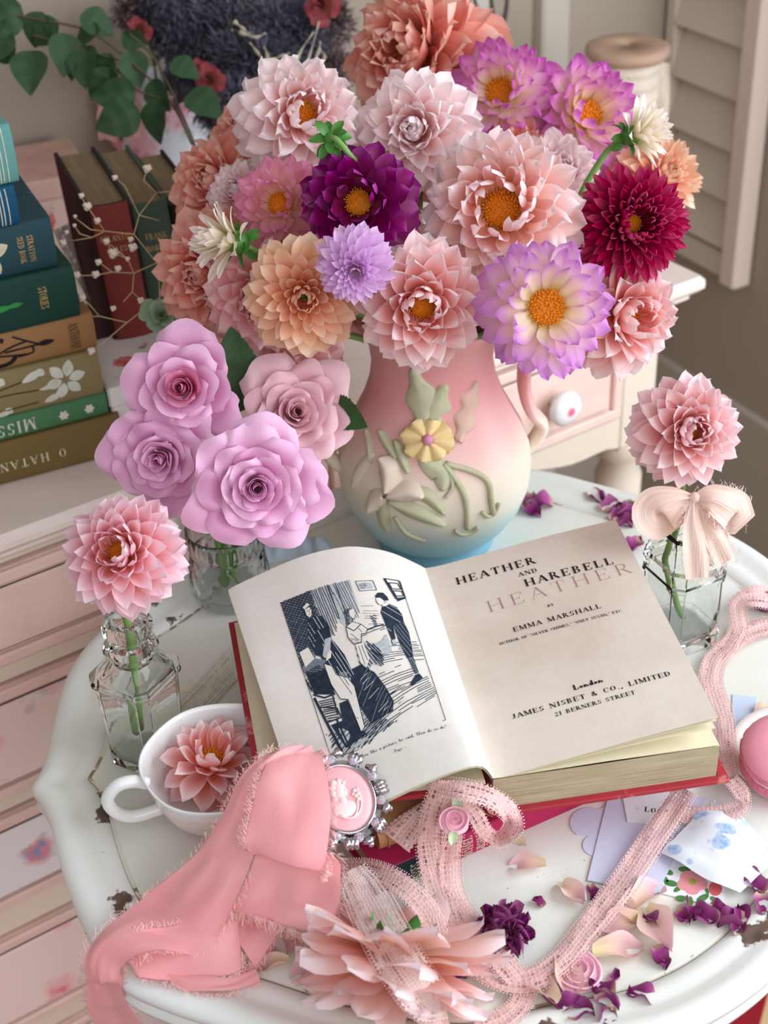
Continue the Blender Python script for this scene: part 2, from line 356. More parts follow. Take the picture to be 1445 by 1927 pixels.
# ---------------------------------------------------------------- side table with a scalloped, moulded rim
TC = V(2.6, 66.4, 0)
T_OUT = [(0, 24.7), (14, 25.0), (28, 25.2), (40, 25.05), (50, 25.0), (60, 24.85), (69, 25.1), (80, 25.0), (92, 24.2), (108, 22.9), (125, 21.5), (144, 20.6), (154, 21.0), (162, 22.0), (171, 22.35), (182, 22.3), (190, 22.6), (194, 23.15), (196, 23.6), (198, 23.3), (203, 23.1), (210, 23.5), (216, 24.0), (223, 24.7), (231, 25.6), (237, 25.4), (246, 25.0), (258, 25.4), (270, 25.9), (281, 25.5), (293, 25.9), (304, 25.7), (315, 25.1), (330, 24.7), (346, 24.9)]
def t_r(th):
    """outline radius of the pie-crust top (degrees, cm), smooth through the table"""
    d = math.degrees(th) % 360; n = len(T_OUT); i = max(k for k in range(n) if T_OUT[k][0] <= d+1e-9)
    P = lambda k: (T_OUT[k % n][0]+360*(k//n), T_OUT[k % n][1])
    (x0, y0), (x1, y1), (x2, y2), (x3, y3) = P(i-1), P(i), P(i+1), P(i+2); t = (d-x1)/(x2-x1); m1 = (y2-y0)/(x2-x0)*(x2-x1); m2 = (y3-y1)/(x3-x1)*(x2-x1)
    return (2*t**3-3*t*t+1)*y1+(t**3-2*t*t+t)*m1+(-2*t**3+3*t*t)*y2+(t**3-t*t)*m2
def table():
    t = thing('side_table', 'white painted side table with scalloped moulded rim and chipped edges', 'table', TC+V(0, 0, -TABLE_H))
    n = 360
    def ring(a, d): th = 2*math.pi*a; r = t_r(th); return TC+V(math.cos(th), math.sin(th), 0)*(r-d)
    m = MB(); rr = [23.0, 16, 9, 3.4]
    def topfn(a, q):
        d = [30, 16, 9, 3.3][round(q*3)]
        if d == 30: return TC+V(0, 0, 0)
        return ring(a, d)
    m.grid(topfn, n, 3, True)
    m.grid(lambda a, q: (ring(a, 3.3 if q < .5 else 12)+V(0, 0, -1.9)), n, 1, True)
    obj('tabletop', m, M['table'], t)
    prof = [(3.12, -0.05), (3.0, 0.04), (2.8, 0.16), (2.5, 0.24), (2.2, 0.26), (1.9, 0.22), (1.6, 0.28), (1.2, 0.48), (0.75, 0.60), (0.25, 0.50), (0.0, 0.2), (0.02, -0.25), (0.28, -0.5), (0.30, -0.75), (0.08, -1.0), (0.2, -1.45), (0.8, -1.8), (3.35, -1.9)]
    N = len(prof)
    m = MB(); m.grid(lambda a, q: ring(a, prof[round(q*(N-1))][0])+V(0, 0, prof[round(q*(N-1))][1]), n, N-1, True)
    obj('rim', m, M['rim'], t)
    m = MB(); m.grid(lambda a, q: ring(a, (3.31, 3.22, 3.10)[round(q*2)])+V(0, 0, (0.012, -0.03, 0.02)[round(q*2)]), n, 2, True); obj('groove', m, M['groove'], t)
    m = MB()
    m.grid(lambda a, q: TC+V(math.cos(2*math.pi*a), math.sin(2*math.pi*a), 0)*(17+(0.6 if q > .5 else 0))+V(0, 0, lerp(-1.9, -6.5, q)+(math.sin(a*8*math.pi)*0.8 if q > .5 else 0)), 64, 2, True); obj('apron', m, M['rim'], t)
    for k in range(4):
        a = math.radians(45+90*k); e = V(math.cos(a), math.sin(a), 0)
        P = catmull([TC+e*15+V(0, 0, -1.9), TC+e*17.5+V(0, 0, -8), TC+e*17+V(0, 0, -20), TC+e*14.5+V(0, 0, -38), TC+e*15+V(0, 0, -52), TC+e*18+V(0, 0, -60.5), TC+e*19.5+V(0, 0, -61.0)], 22)
        obj('leg', MB().tube(P, [lerp(2.4, 1.0, min(1, q/14)) if q < 19 else 1.0 for q in range(22)], 12), M['rim'], t)
    # shelf low between the legs
    obj('lower_shelf', MB().lathe(TC+V(0, 0, -38), [(0, 0.5), (14.6, 0.5), (15, 0), (14.6, -0.6), (0, -0.6)], 48), M['rim'], t)
table()
# ================================================================== two-handled pottery vase
VB = onz(820, 1010, 0)
VPROF = [(0.0, 0.0), (3.5, 0.0), (3.9, 0.12), (3.95, 0.5), (3.7, 0.85), (4.2, 1.25), (5.0, 2.1), (5.75, 3.3), (6.2, 4.6), (6.35, 6.0), (6.2, 7.3), (5.75, 8.6), (5.1, 9.9), (4.45, 11.2), (4.0, 12.5), (3.82, 13.8), (3.95, 15.0), (4.35, 16.2), (4.8, 17.0), (4.7, 17.1), (4.2, 16.2), (3.7, 15.0), (3.55, 13.8), (3.8, 12), (5.4, 8.5), (5.9, 6), (5.0, 2.6), (0, 1.2)]
def vase_r(z):
    P = VPROF[1:19]
    for (r0, z0), (r1, z1) in zip(P, P[1:]):
        if z0 <= z <= z1 and z1 > z0: return lerp(r0, r1, (z-z0)/(z1-z0))
    return 4.0
def vase_pt(az, z, off=0.0):
    r = vase_r(z); dr = (vase_r(z+0.2)-vase_r(z-0.2))/0.4; n = V(math.cos(az), math.sin(az), -dr).normalized()
    return VB+V(math.cos(az)*r, math.sin(az)*r, z)+n*off
def ray_vase(u, v):
    d = ray(u, v); t = 70.0
    while t < 115:
        p = CAMP+d*t-VB
        if 0.3 < p.z < 17 and math.hypot(p.x, p.y) < vase_r(p.z): return math.atan2(p.y, p.x), p.z
        t += 0.06
    return None
def vase_mats():
    t = NT('airbrushed_vase_glaze'); t.set(0.42, 0.45); co = t.coord(); xyz = t.sep(co)
    z = t.math('ADD', t.math('MULTIPLY', xyz[2], 100.0), t.math('MULTIPLY_ADD', t.noise(co, 12, 2), 1.2, -0.6))
    zz = t.math('DIVIDE', z, 17.0)
    t.base(t.ramp(zz, [(0.05, lin(120, 178, 200)), (0.17, lin(158, 200, 208)), (0.30, lin(222, 216, 198)), (0.44, lin(232, 214, 196)), (0.56, lin(228, 182, 176)), (0.72, lin(222, 150, 152)), (1.0, lin(214, 150, 146))]))
    t.bump(t.noise(co, 90, 3), 0.06, 0.001); M['vase'] = t.m
    M['relief_leaf'] = plain('relief_leaf_glaze', lin(186, 184, 152), 0.5, 0.35, var=0.14, scale=70)
    M['relief_pale'] = plain('relief_petal_glaze', lin(222, 204, 186), 0.5, 0.35, var=0.08, scale=70)
    M['relief_yellow'] = plain('relief_yellow_glaze', lin(232, 204, 146), 0.5, 0.35, var=0.10, scale=70)
    M['relief_pink'] = plain('relief_pink_glaze', lin(214, 140, 168), 0.5, 0.35, var=0.08, scale=70)
    M['relief_pinkleaf'] = plain('relief_blush_leaf_glaze', lin(214, 178, 160), 0.5, 0.35, var=0.10, scale=70)
vase_mats()
def vase():
    t = thing('pottery_vase', 'two-handled pottery vase shaded pink to blue with moulded flowers in relief', 'vase', VB)
    obj('body', MB().lathe(VB, VPROF, 72), M['vase'], t)
    hx = V(0.995, 0.10, 0)
    for s_ in (1, -1):
        P = catmull([VB+hx*s_*x+V(0, 0, z) for x, z in ((4.1, 15.6), (5.2, 16.6), (6.0, 15.6), (5.95, 13.2), (5.9, 11.0), (6.4, 9.2), (7.15, 8.1), (6.6, 6.9), (5.9, 6.2))], 34)
        m = MB(); n = 12; b = 0
        def hf(a, q):
            j = round(q*33); p = P[j]; tg = (P[min(j+1, 33)]-P[max(j-1, 0)]).normalized(); sd = hx.cross(V(0, 0, 1)).normalized(); nn = tg.cross(sd).normalized()
            w = 0.55+0.25*math.sin(q*math.pi); return p+sd*(w*1.25*math.cos(2*math.pi*a))+nn*(0.42*math.sin(2*math.pi*a))
        m.grid(hf, n, 33, True); obj('handle', m, M['vase'], t)
    def relief(pix, width, h, mat, name, lobes=0, ridge=0.35, par=None, wfun=None):
        """raised leaf/petal along a pixel path on the vase wall, width in cm"""
        az = [ray_vase(u, v) for u, v in pix]
        if any(a is None for a in az): return None
        C = catmull([V(a[0], a[1], 0) for a in az], 15)
        def fn(a, q):
            j = q*14; i = min(int(j), 13); p = C[i].lerp(C[i+1], j-i); tg = (C[i+1]-C[i]); r = vase_r(p.y)
            tx, ty = tg.x*r, tg.y; L = math.hypot(tx, ty) or 1; nx, ny = -ty/L, tx/L
            w = wfun(q) if wfun else math.sin(math.pi*min(1, q*0.93+0.07))**0.75
            if lobes: w *= 1+0.28*math.cos(q*lobes*2*math.pi)
            s = a*2-1; d = s*w*width
            hh = h*((1-s*s)**0.5*(1-ridge)+ridge*(1-abs(s)))*min(1, w*2.5)+0.10*h*math.cos(q*lobes*2*math.pi+abs(s)*3) - 0.04
            if abs(s) > .99: hh = -0.06
            return vase_pt(p.x+nx*d/r, p.y+ny*d, hh)
        return obj(name, MB().grid(fn, 10, 28), M[mat], t if par is None else par)
    relief([(808, 848), (800, 780), (775, 690)], 1.05, 0.42, 'relief_leaf', 'relief_leaf', 3)
    relief([(806, 800), (822, 760), (838, 722)], 0.8, 0.4, 'relief_leaf', 'relief_leaf', 2)
    relief([(862, 830), (880, 770), (895, 715)], 0.75, 0.38, 'relief_pinkleaf', 'relief_leaf', 3)
    relief([(790, 860), (830, 890), (832, 925)], 0.8, 0.36, 'relief_leaf', 'relief_leaf', 0)
    c = (806, 826)
    for k in range(8):
        a = math.radians(k*45+12); e = (c[0]+46*math.cos(a), c[1]+41*math.sin(a))
        relief([(c[0]+10*math.cos(a), c[1]+9*math.sin(a)), ((c[0]+e[0])/2, (c[1]+e[1])/2), e], 0.62, 0.62, 'relief_yellow', 'relief_petal', 0, 0.15, None, lambda q: 0.35+0.65*math.sin(math.pi*min(1, q*0.62+0.02)) if q < .9 else 0.62)
    az = ray_vase(*c); m = MB(); m.sphere(vase_pt(az[0], az[1], 0.55), 0.36, 12, 8); obj('relief_flower_center', m, M['relief_pink'], t)
    az = ray_vase(c[0], c[1]); m = MB()
    # nodding lily flower low on the left
    relief([(733, 925), (735, 885), (722, 858)], 0.85, 0.75, 'relief_pale', 'relief_petal', 0, 0.5)
    relief([(735, 930), (770, 925), (800, 932)], 0.75, 0.7, 'relief_pale', 'relief_petal', 0, 0.5)
    relief([(728, 930), (710, 940), (702, 958)], 0.75, 0.7, 'relief_pale', 'relief_petal', 0, 0.5)
    relief([(735, 940), (790, 965), (842, 985)], 0.62, 0.45, 'relief_leaf', 'relief_leaf', 0)
    relief([(745, 930), (800, 930), (840, 970)], 0.55, 0.3, 'relief_leaf', 'relief_leaf', 0)
    relief([(726, 945), (722, 975), (735, 1000)], 0.6, 0.3, 'relief_leaf', 'relief_leaf', 0)
    relief([(770, 890), (755, 855), (745, 825)], 0.42, 0.36, 'relief_leaf', 'relief_leaf', 0)
    relief([(748, 862), (728, 830), (716, 808)], 0.4, 0.34, 'relief_leaf', 'relief_leaf', 0)
    relief([(700, 870), (697, 835), (692, 806)], 0.26, 0.3, 'relief_leaf', 'relief_leaf', 0)
    relief([(665, 918), (680, 880), (705, 852)], 0.5, 0.2, 'relief_pale', 'relief_leaf', 0)
    def stalk(pix, r):
        P = [ray_vase(*p) for p in pix]
        if any(p is None for p in P): return
        C = catmull([V(a[0], a[1], 0) for a in P], 20); obj('relief_stem', MB().tube([vase_pt(p.x, p.y, 0.12) for p in C], r, 8), M['relief_leaf'], t)
    stalk([(835, 872), (862, 910), (876, 945), (878, 992)], 0.20); stalk([(838, 872), (885, 885), (915, 905), (922, 945), (926, 965)], 0.19); stalk([(845, 890), (850, 915), (838, 935)], 0.14)
    stalk([(745, 970), (765, 1000), (800, 1015)], 0.14); stalk([(855, 995), (868, 1003), (886, 1000), (898, 990)], 0.13); stalk([(905, 962), (918, 970), (930, 962), (936, 945)], 0.12)
    return t
vase()
# ================================================================== flower petals
def petal_mesh(name, mat, width=0.5, p=0.55, q=1.6, qq=0.8, b=0.25, curl=(0, 0, 0), cup0=0.6, cup1=0.9, wave=0.0, nu=4, nv=8, seed=0, pinch=0.0):
    """unit-length petal along +X, inner face +Z. curl: bend angle (rad) as polynomial of t; cup: half angle of the cross arc"""
    rg = random.Random(seed)
    xs, zs = [0.0], [0.0]
    for j in range(nv):
        t = (j+0.5)/nv; a = curl[0]+curl[1]*t+curl[2]*t*t; xs.append(xs[-1]+math.cos(a)/nv); zs.append(zs[-1]+math.sin(a)/nv)
    ph = rg.uniform(0, 6.28); mb = MB()
    def fn(a, t):
        j = round(t*nv); s = a*2-1
        if t < p: w = b+(1-b)*math.sin(math.pi/2*t/p)
        else: w = max(0.0, 1-((t-p)/(1-p))**q)**qq
        w = max(w, 0.035); w *= width*0.5; A = max(0.05, lerp(cup0, cup1, t)); r = w/A
        y = r*math.sin(s*A); z = r*(1-math.cos(s*A))
        al = curl[0]+curl[1]*t+curl[2]*t*t
        z += wave*0.12*math.sin(t*5+ph)*s*t + wave*0.05*math.sin(s*4+ph)*t
        if pinch: z += pinch*t**3*(1-abs(s))*0.12
        return V(xs[j]-math.sin(al)*z, y, zs[j]+math.cos(al)*z)
    mb.grid(fn, nu, nv)
    return mesh_data(name, mb, mat, 1.0)
STY = {}
def style(key, mat, n, e0, e1, ep=1.0, l0=0.45, lp=1.0, r0=0.16, rings=6, w=(0.5, 0.5), cup=(0.7, 0.5), cup1=(1.0, 0.5), curl=(0.5, -0.5), shape=(0.55, 1.6, 0.8, 0.25), wave=0.4, center=None, csize=0.16, droop=0.12, jit=1.0):
    STY[key] = dict(mat=mat, n=n, e0=e0, e1=e1, ep=ep, l0=l0, lp=lp, r0=r0, rings=rings, center=center, csize=csize, droop=droop, jit=jit, meshes=[
        [petal_mesh('petal', mat, lerp(w[0], w[1], k/(rings-1)), shape[0], shape[1], shape[2], shape[3], (0.0, lerp(curl[0], curl[1], k/(rings-1)), lerp(curl[0], curl[1], k/(rings-1))*0.6), lerp(cup[0], cup[1], k/(rings-1)), lerp(cup1[0], cup1[1], k/(rings-1)), wave, 6, 9, k*7+v) for v in range(2)] for k in range(rings)])
def orange(): 
    t = NT('orange_florets'); t.set(0.6, 0.3); co = t.coord(); n = t.noise(co, 500, 2)
    t.base(t.ramp(n, [(0.3, lin(206, 98, 10)), (0.55, lin(240, 150, 24)), (0.75, lin(252, 190, 60))])); return t.m
M['orange'] = orange()
M['olive_center'] = plain('green_gold_florets', lin(176, 140, 50), 0.6, 0.3, var=0.35, scale=400)
M['stem'] = plain('flower_stem_green', lin(120, 156, 84), 0.5, 0.35, var=0.15, scale=60)
M['sepal'] = plain('sepal_green', lin(70, 124, 48), 0.4, 0.4, var=0.25, scale=80)
M['leaf'] = plain('rose_leaf_green', lin(46, 84, 40), 0.42, 0.4, var=0.25, scale=50, bump=0.3, bscale=250)
def child(name, me, parent, mat4):
    o = bpy.data.objects.new(name, me); col.objects.link(o); o.parent = parent; o.matrix_parent_inverse.identity(); o.matrix_local = mat4; return o
CENT = {}
def center_mesh(key):
    if key in CENT: return CENT[key]
    mb = MB(); rg = random.Random(5)
    mb.grid(lambda a, t: V(math.sin(t*1.5)*math.cos(2*math.pi*a), math.sin(t*1.5)*math.sin(2*math.pi*a), 0.35*math.cos(t*1.5)-0.1)*1.0, 16, 5, True)
    for i in range(110):
        r = math.sqrt((i+0.5)/110)*1.04; a = i*2.39996; c = V(r*math.cos(a), r*math.sin(a), 0.26*(1-r*r*.8)); h = rg.uniform(0.22, 0.46); d = (V(c.x*0.55, c.y*0.55, 1)+V(rg.uniform(-.3, .3), rg.uniform(-.3, .3), 0)).normalized(); o = d.orthogonal().normalized(); o2 = d.cross(o)
        b = len(mb.v); w = 0.055
        mb.v += [c+o*w, c-o*w*.5+o2*w*.87, c-o*w*.5-o2*w*.87, c+d*h+o*w*1.3, c+d*h+(-o*.5+o2*.87)*w*1.3, c+d*h+(-o*.5-o2*.87)*w*1.3]
        for q in ((0, 1, 4, 3), (1, 2, 5, 4), (2, 0, 3, 5), (3, 4, 5)): mb.face([b+x for x in q], None, True)
    CENT[key] = mesh_data('flower_center', mb, M[key], 1.0); return CENT[key]
SEPAL = petal_mesh('sepal', M['sepal'], 0.5, 0.5, 2.0, 0.8, 0.4, (0, -0.5, -0.4), 0.6, 0.4, 0.2, 4, 6)
def face_dir(a, b): return (-FW+RT*a+UP*b).normalized()
def frame(d, spin=0.0):
    q = d.to_track_quat('Z', 'Y').to_matrix(); return (q @ Matrix.Rotation(spin, 3, 'Z')).to_4x4()
def flower(name, label, key, pos, R, face, group, stem_to=None, spin=0.0, stem_r=0.22, cat='flower', sepals=True, nmul=1.0, lim=None, olive=False, stem_pts=None):
    """a dahlia head: pos = centre of the head (cm), R = radius (cm), face = axis"""
    s = STY[key]; rg = random.Random(hash((round(pos.x*7), round(pos.y*7), round(R*31))) & 0xffff)
    base = pos-face*(R*0.28)
    t = thing(name, label, cat, base, group); F = frame(face, spin)
    R = R*1.17; n = int(s['n']*nmul*1.12); r0 = s['r0']*R*.85
    for i in range(n):
        k = i/(n-1); az = i*2.399963+rg.uniform(-.10, .10)*s['jit']; el = math.radians(lerp(s['e0'], s['e1'], k**s['ep'])+rg.uniform(-5, 5)*s['jit'])
        L = R*lerp(s['l0'], 1.0, k**s['lp'])*rg.uniform(.93, 1.05)
        if lim and not lim(az, k): continue
        ri = min(s['rings']-1, int(k*s['rings'])); me = s['meshes'][ri][rg.randrange(2)]
        br = r0*(1-0.45*k); bz = R*(0.20*(1-k)-s['droop']*k)
        Lx = max(0.2*R, L-br*math.cos(el)) if s['center'] else L
        Mx = F @ Matrix.Rotation(az, 4, 'Z') @ Matrix.Translation((br/100, 0, bz/100)) @ Matrix.Rotation(-el, 4, 'Y') @ Matrix.Rotation(rg.uniform(-.14, .14)*s['jit'], 4, 'X') @ Matrix.Diagonal((Lx/100, L/100*rg.uniform(.94, 1.08), L/100, 1))
        Mx = Matrix.Translation(face*(R*0.28/100)) @ Mx if False else Mx
        child('petal', me, t, Mx)
    if s['center']:
        cr = s['csize']*R*.82; child('flower_center', center_mesh('olive_center' if olive else s['center']), t, F @ Matrix.Translation((0, 0, R*0.17/100)) @ Matrix.Diagonal((cr/100, cr/100, cr/100, 1)))
    if sepals:
        for i in range(7): child('sepal', SEPAL, t, F @ Matrix.Rotation(i*0.898, 4, 'Z') @ Matrix.Translation((0.1*R/100, 0, -R*(s['droop']+.06)/100)) @ Matrix.Rotation(math.radians(25), 4, 'Y') @ Matrix.Scale(R*0.34/100, 4))
    if stem_pts or stem_to is not None:
        a = base-face*(R*0.1)
        P = catmull([a]+list(stem_pts), 18) if stem_pts else catmull([a, a-face*(R*0.5)+V(0, 0, -R*0.15), a.lerp(stem_to, 0.6)-face*R*.25, stem_to], 14)
        obj('stem', MB().tube(P, stem_r, 8), M['stem'], t)
    return t
# colours run claw -> tip
PM = {}
PM['blush'] = petal_mat('blush_petal', [(0.0, lin(236, 142, 110)), (0.30, lin(244, 178, 168)), (0.62, lin(250, 216, 214)), (1.0, lin(254, 242, 243))], lin(255, 246, 249), 0.6)
PM['cafe'] = petal_mat('peach_blush_petal', [(0.0, lin(214, 150, 80)), (0.22, lin(244, 180, 140)), (0.55, lin(248, 196, 184)), (0.8, lin(250, 214, 208)), (1.0, lin(252, 236, 240))], lin(252, 238, 246), 0.35)
PM['coral'] = petal_mat('coral_petal', [(0.0, lin(220, 98, 76)), (0.35, lin(236, 138, 120)), (0.75, lin(244, 170, 154)), (1.0, lin(250, 206, 190))], lin(246, 190, 170), 0.35)
PM['pink'] = petal_mat('pink_petal', [(0.0, lin(226, 116, 112)), (0.35, lin(240, 156, 156)), (0.75, lin(246, 186, 188)), (1.0, lin(252, 216, 220))], lin(252, 218, 224), 0.4)
PM['magenta_tip'] = petal_mat('magenta_tipped_petal', [(0.0, lin(240, 224, 150)), (0.35, lin(248, 230, 202)), (0.66, lin(244, 192, 216)), (0.88, lin(220, 118, 200)), (1.0, lin(204, 96, 190))], lin(222, 124, 204), 0.4)
PM['lilac_yellow'] = petal_mat('lilac_edged_petal', [(0.0, lin(222, 204, 110)), (0.25, lin(246, 232, 190)), (0.6, lin(246, 214, 214)), (0.85, lin(224, 160, 218)), (1.0, lin(206, 134, 210))], lin(212, 142, 214), 0.45)
PM['crimson'] = petal_mat('crimson_petal', [(0.0, lin(130, 0, 40)), (0.5, lin(180, 6, 72)), (0.85, lin(200, 22, 96)), (1.0, lin(214, 70, 132))], lin(184, 50, 112), 0.35, 0.42, 0.12, 0.08, 0.06, 0.4)
PM['purple'] = petal_mat('dark_purple_petal', [(0.0, lin(92, 0, 40)), (0.4, lin(134, 2, 74)), (0.8, lin(140, 6, 100)), (1.0, lin(160, 30, 140))], lin(136, 28, 132), 0.30, 0.40, 0.12, 0.15, 0.08, 0.4)
PM['peach'] = petal_mat('peach_petal', [(0.0, lin(238, 140, 104)), (0.4, lin(246, 180, 146)), (0.8, lin(248, 204, 174)), (1.0, lin(252, 226, 202))], lin(250, 218, 180), 0.4)
PM['peach_in'] = petal_mat('pale_peach_inner_petal', [(0.0, lin(238, 150, 110)), (0.5, lin(246, 204, 150)), (1.0, lin(252, 232, 180))], lin(250, 214, 190), 0.3)
PM['lilac'] = petal_mat('lilac_petal', [(0.0, lin(220, 176, 200)), (0.4, lin(222, 168, 220)), (0.8, lin(232, 188, 234)), (1.0, lin(240, 206, 242))], lin(244, 216, 246), 0.5)
PM['salmon'] = petal_mat('salmon_petal', [(0.0, lin(234, 122, 74)), (0.30, lin(240, 146, 128)), (0.62, lin(246, 180, 174)), (0.88, lin(252, 222, 222)), (1.0, lin(254, 240, 240))], lin(254, 236, 238), 0.6)
PM['white'] = petal_mat('cream_white_petal', [(0.0, lin(206, 206, 120)), (0.35, lin(244, 232, 196)), (0.8, lin(252, 240, 228)), (1.0, lin(252, 236, 232))], lin(254, 246, 244), 0.4)
PM['bottle_pink'] = petal_mat('pink_white_tipped_petal', [(0.0, lin(232, 116, 74)), (0.25, lin(242, 150, 122)), (0.55, lin(246, 172, 178)), (0.85, lin(252, 216, 226)), (1.0, lin(254, 236, 242))], lin(254, 232, 240), 0.55)
PM['bottle_blush'] = petal_mat('blush_white_tipped_petal', [(0.0, lin(226, 98, 80)), (0.3, lin(238, 150, 136)), (0.65, lin(244, 192, 190)), (1.0, lin(252, 232, 236))], lin(254, 238, 244), 0.5)
PM['pinkyellow'] = petal_mat('pink_yellow_petal', [(0.0, lin(238, 200, 130)), (0.35, lin(244, 206, 184)), (0.7, lin(240, 164, 180)), (1.0, lin(234, 150, 190))], lin(236, 160, 196), 0.3)
POINT = (0.60, 2.15, 0.88, 0.34); ROUND = (0.62, 2.6, 0.55, 0.28); MID = (0.60, 2.5, 0.74, 0.32)
style('blush', PM['blush'], 92, 84, -28, 0.85, 0.40, 0.8, 0.10, 6, (0.56, 0.46), (0.9, 0.45), (1.3, 0.95), (0.55, -0.35), MID, 0.6, None)
style('blush_open', PM['blush'], 84, 72, -28, 0.8, 0.50, 0.8, 0.20, 6, (0.46, 0.46), (0.8, 0.45), (1.1, 0.90), (0.5, -0.4), MID, 0.7, 'orange', 0.22)
style('cafe', PM['cafe'], 74, 64, -22, 0.85, 0.62, 0.7, 0.24, 6, (0.40, 0.42), (0.7, 0.4), (0.9, 0.85), (0.55, -0.35), MID, 0.8, 'orange', 0.24)
style('coral', PM['coral'], 84, 84, -30, 0.85, 0.42, 0.8, 0.12, 6, (0.6, 0.5), (0.8, 0.4), (1.1, 0.90), (0.5, -0.5), MID, 0.9, None)
style('coral_open', PM['coral'], 84, 72, -30, 0.85, 0.52, 0.8, 0.18, 6, (0.5, 0.5), (0.8, 0.4), (1.1, 0.90), (0.5, -0.5), MID, 0.9, 'orange', 0.2)
style('pink', PM['pink'], 84, 84, -30, 0.85, 0.42, 0.8, 0.12, 6, (0.6, 0.5), (0.8, 0.4), (1.1, 0.90), (0.5, -0.5), MID, 0.7, None)
style('magenta_tip', PM['magenta_tip'], 74, 62, -30, 0.85, 0.58, 0.8, 0.22, 6, (0.36, 0.36), (0.7, 0.5), (0.7, 0.6), (0.45, -0.25), (0.6, 2.0, 0.7, 0.3), 0.5, 'orange', 0.24)
style('lilac_yellow', PM['lilac_yellow'], 52, 44, -18, 0.9, 0.70, 0.7, 0.27, 5, (0.34, 0.36), (0.7, 0.5), (0.5, 0.5), (0.4, -0.25), (0.62, 2.2, 0.65, 0.32), 0.5, 'orange', 0.27)
style('pinkyellow', PM['pinkyellow'], 60, 66, -22, 0.9, 0.55, 0.8, 0.22, 5, (0.38, 0.38), (0.7, 0.5), (0.7, 0.5), (0.45, -0.25), (0.6, 2.0, 0.7, 0.3), 0.5, 'orange', 0.22)
style('crimson', PM['crimson'], 190, 74, -48, 0.9, 0.62, 0.6, 0.20, 6, (0.31, 0.29), (1.3, 1.2), (2.3, 2.0), (0.35, -0.1), (0.7, 2.6, 0.5, 0.4), 0.1, 'orange', 0.15, 0.05, 0.5)
style('purple', PM['purple'], 62, 58, -24, 0.9, 0.62, 0.7, 0.22, 5, (0.42, 0.44), (0.8, 0.5), (0.9, 0.6), (0.45, -0.3), ROUND, 0.4, 'orange', 0.22)
style('peach', PM['peach'], 100, 80, -36, 0.8, 0.42, 0.8, 0.16, 6, (0.36, 0.46), (1.1, 0.8), (1.5, 0.8), (0.5, 0.0), ROUND, 0.2, None)
style('peach_ball', PM['peach'], 120, 84, -46, 0.9, 0.5, 0.8, 0.10, 6, (0.32, 0.34), (1.1, 1.0), (1.6, 1.2), (0.4, -0.1), ROUND, 0.2, None)
style('lilac', PM['lilac'], 110, 78, -40, 0.8, 0.30, 0.9, 0.12, 6, (0.40, 0.34), (0.8, 0.7), (1.0, 0.6), (0.2, -0.1), POINT, 0.1, None)
style('salmon', PM['salmon'], 74, 70, -26, 0.85, 0.52, 0.8, 0.2, 6, (0.50, 0.52), (0.9, 0.45), (1.3, 1.00), (0.5, -0.35), POINT, 0.6, 'orange', 0.18)
style('bottle_pink', PM['bottle_pink'], 100, 70, -44, 0.85, 0.50, 0.8, 0.17, 6, (0.46, 0.46), (0.95, 0.6), (1.3, 1.10), (0.45, -0.3), POINT, 0.3, 'orange', 0.15)
style('bottle_blush', PM['bottle_blush'], 88, 76, -40, 0.85, 0.46, 0.8, 0.14, 6, (0.50, 0.46), (0.9, 0.5), (1.3, 1.00), (0.5, -0.35), POINT, 0.4, 'orange', 0.12)
style('half_open', PM['white'], 34, 86, 42, 1.0, 0.8, 1.0, 0.10, 4, (0.30, 0.26), (0.8, 0.6), (0.6, 0.5), (0.1, -0.35), POINT, 0.3, None)
# ------------------------------------------------------------------ the bouquet in the vase
MOUTH = VB+V(0, 0, 14.0)
BQ = 'dahlias in the two-handled vase'
def bq(label, key, u, v, r, D, a, b, spin=0.0, nmul=1.0, name='dahlia', **kw):
    p = atd(u, v, D); R = r*D/FPX
    d = V(rnd(-1.6, 1.6), rnd(-1.6, 1.6), rnd(-3, 1.5))
    return flower(name, label, key, p, R, face_dir(a, b), BQ, MOUTH+d, spin, 0.2, nmul=nmul, **kw)
bq('large coral dahlia with an orange centre at the crown of the bouquet', 'coral_open', 772, 100, 152, 98, -0.55, -0.15, 0.3, 1.2)
bq('pale blush dahlia with orange eye, beside the green flower back', 'blush_open', 572, 214, 122, 87, 0.30, -0.12, 0.2)
bq('pale blush dahlia with tightly curled heart above the dark purple dahlia', 'blush', 780, 245, 118, 88, -0.15, -0.15, 0.9)
bq('magenta-tipped dahlia with large yellow eye beside the coral crown flower', 'magenta_tip', 940, 170, 112, 95, -0.2, 0.05, 0.1)
bq('magenta-tipped dahlia turned to the side behind the pale green bud', 'magenta_tip', 1108, 212, 120, 96, 0.35, 0.1, 0.7)
bq('small peach ball dahlia tucked behind the crimson ball dahlia', 'peach_ball', 1250, 332, 84, 96, 0.35, 0.05)
bq('round crimson ball dahlia with neat tubular petals', 'crimson', 1192, 420, 110, 84, 0.12, -0.12)
bq('large peach and white dahlia with wide orange eye in mid bouquet', 'cafe', 942, 392, 150, 82, -0.12, -0.1, 0.4, 1.1)
bq('blush pink dahlia half hidden behind the large peach dahlia', 'blush', 1052, 325, 90, 92, 0.3, 0.2)
bq('dark purple dahlia with yellow stamens', 'purple', 673, 380, 112, 81, -0.12, -0.10, 0.2)
bq('coral dahlia next to the standing green book', 'coral', 408, 345, 108, 93, -0.5, 0.1)
bq('small rosy coral dahlia behind the pale blush dahlia with orange eye', 'coral', 458, 245, 74, 97, -0.5, 0.4)
bq('small creamy blush dahlia between coral dahlia and yellow-eyed pink one', 'blush', 448, 362, 70, 90, -0.4, 0.1)
bq('small pink dahlia with yellow eye next to the purple dahlia', 'pinkyellow', 525, 382, 96, 85, -0.15, 0.0, 0.3)
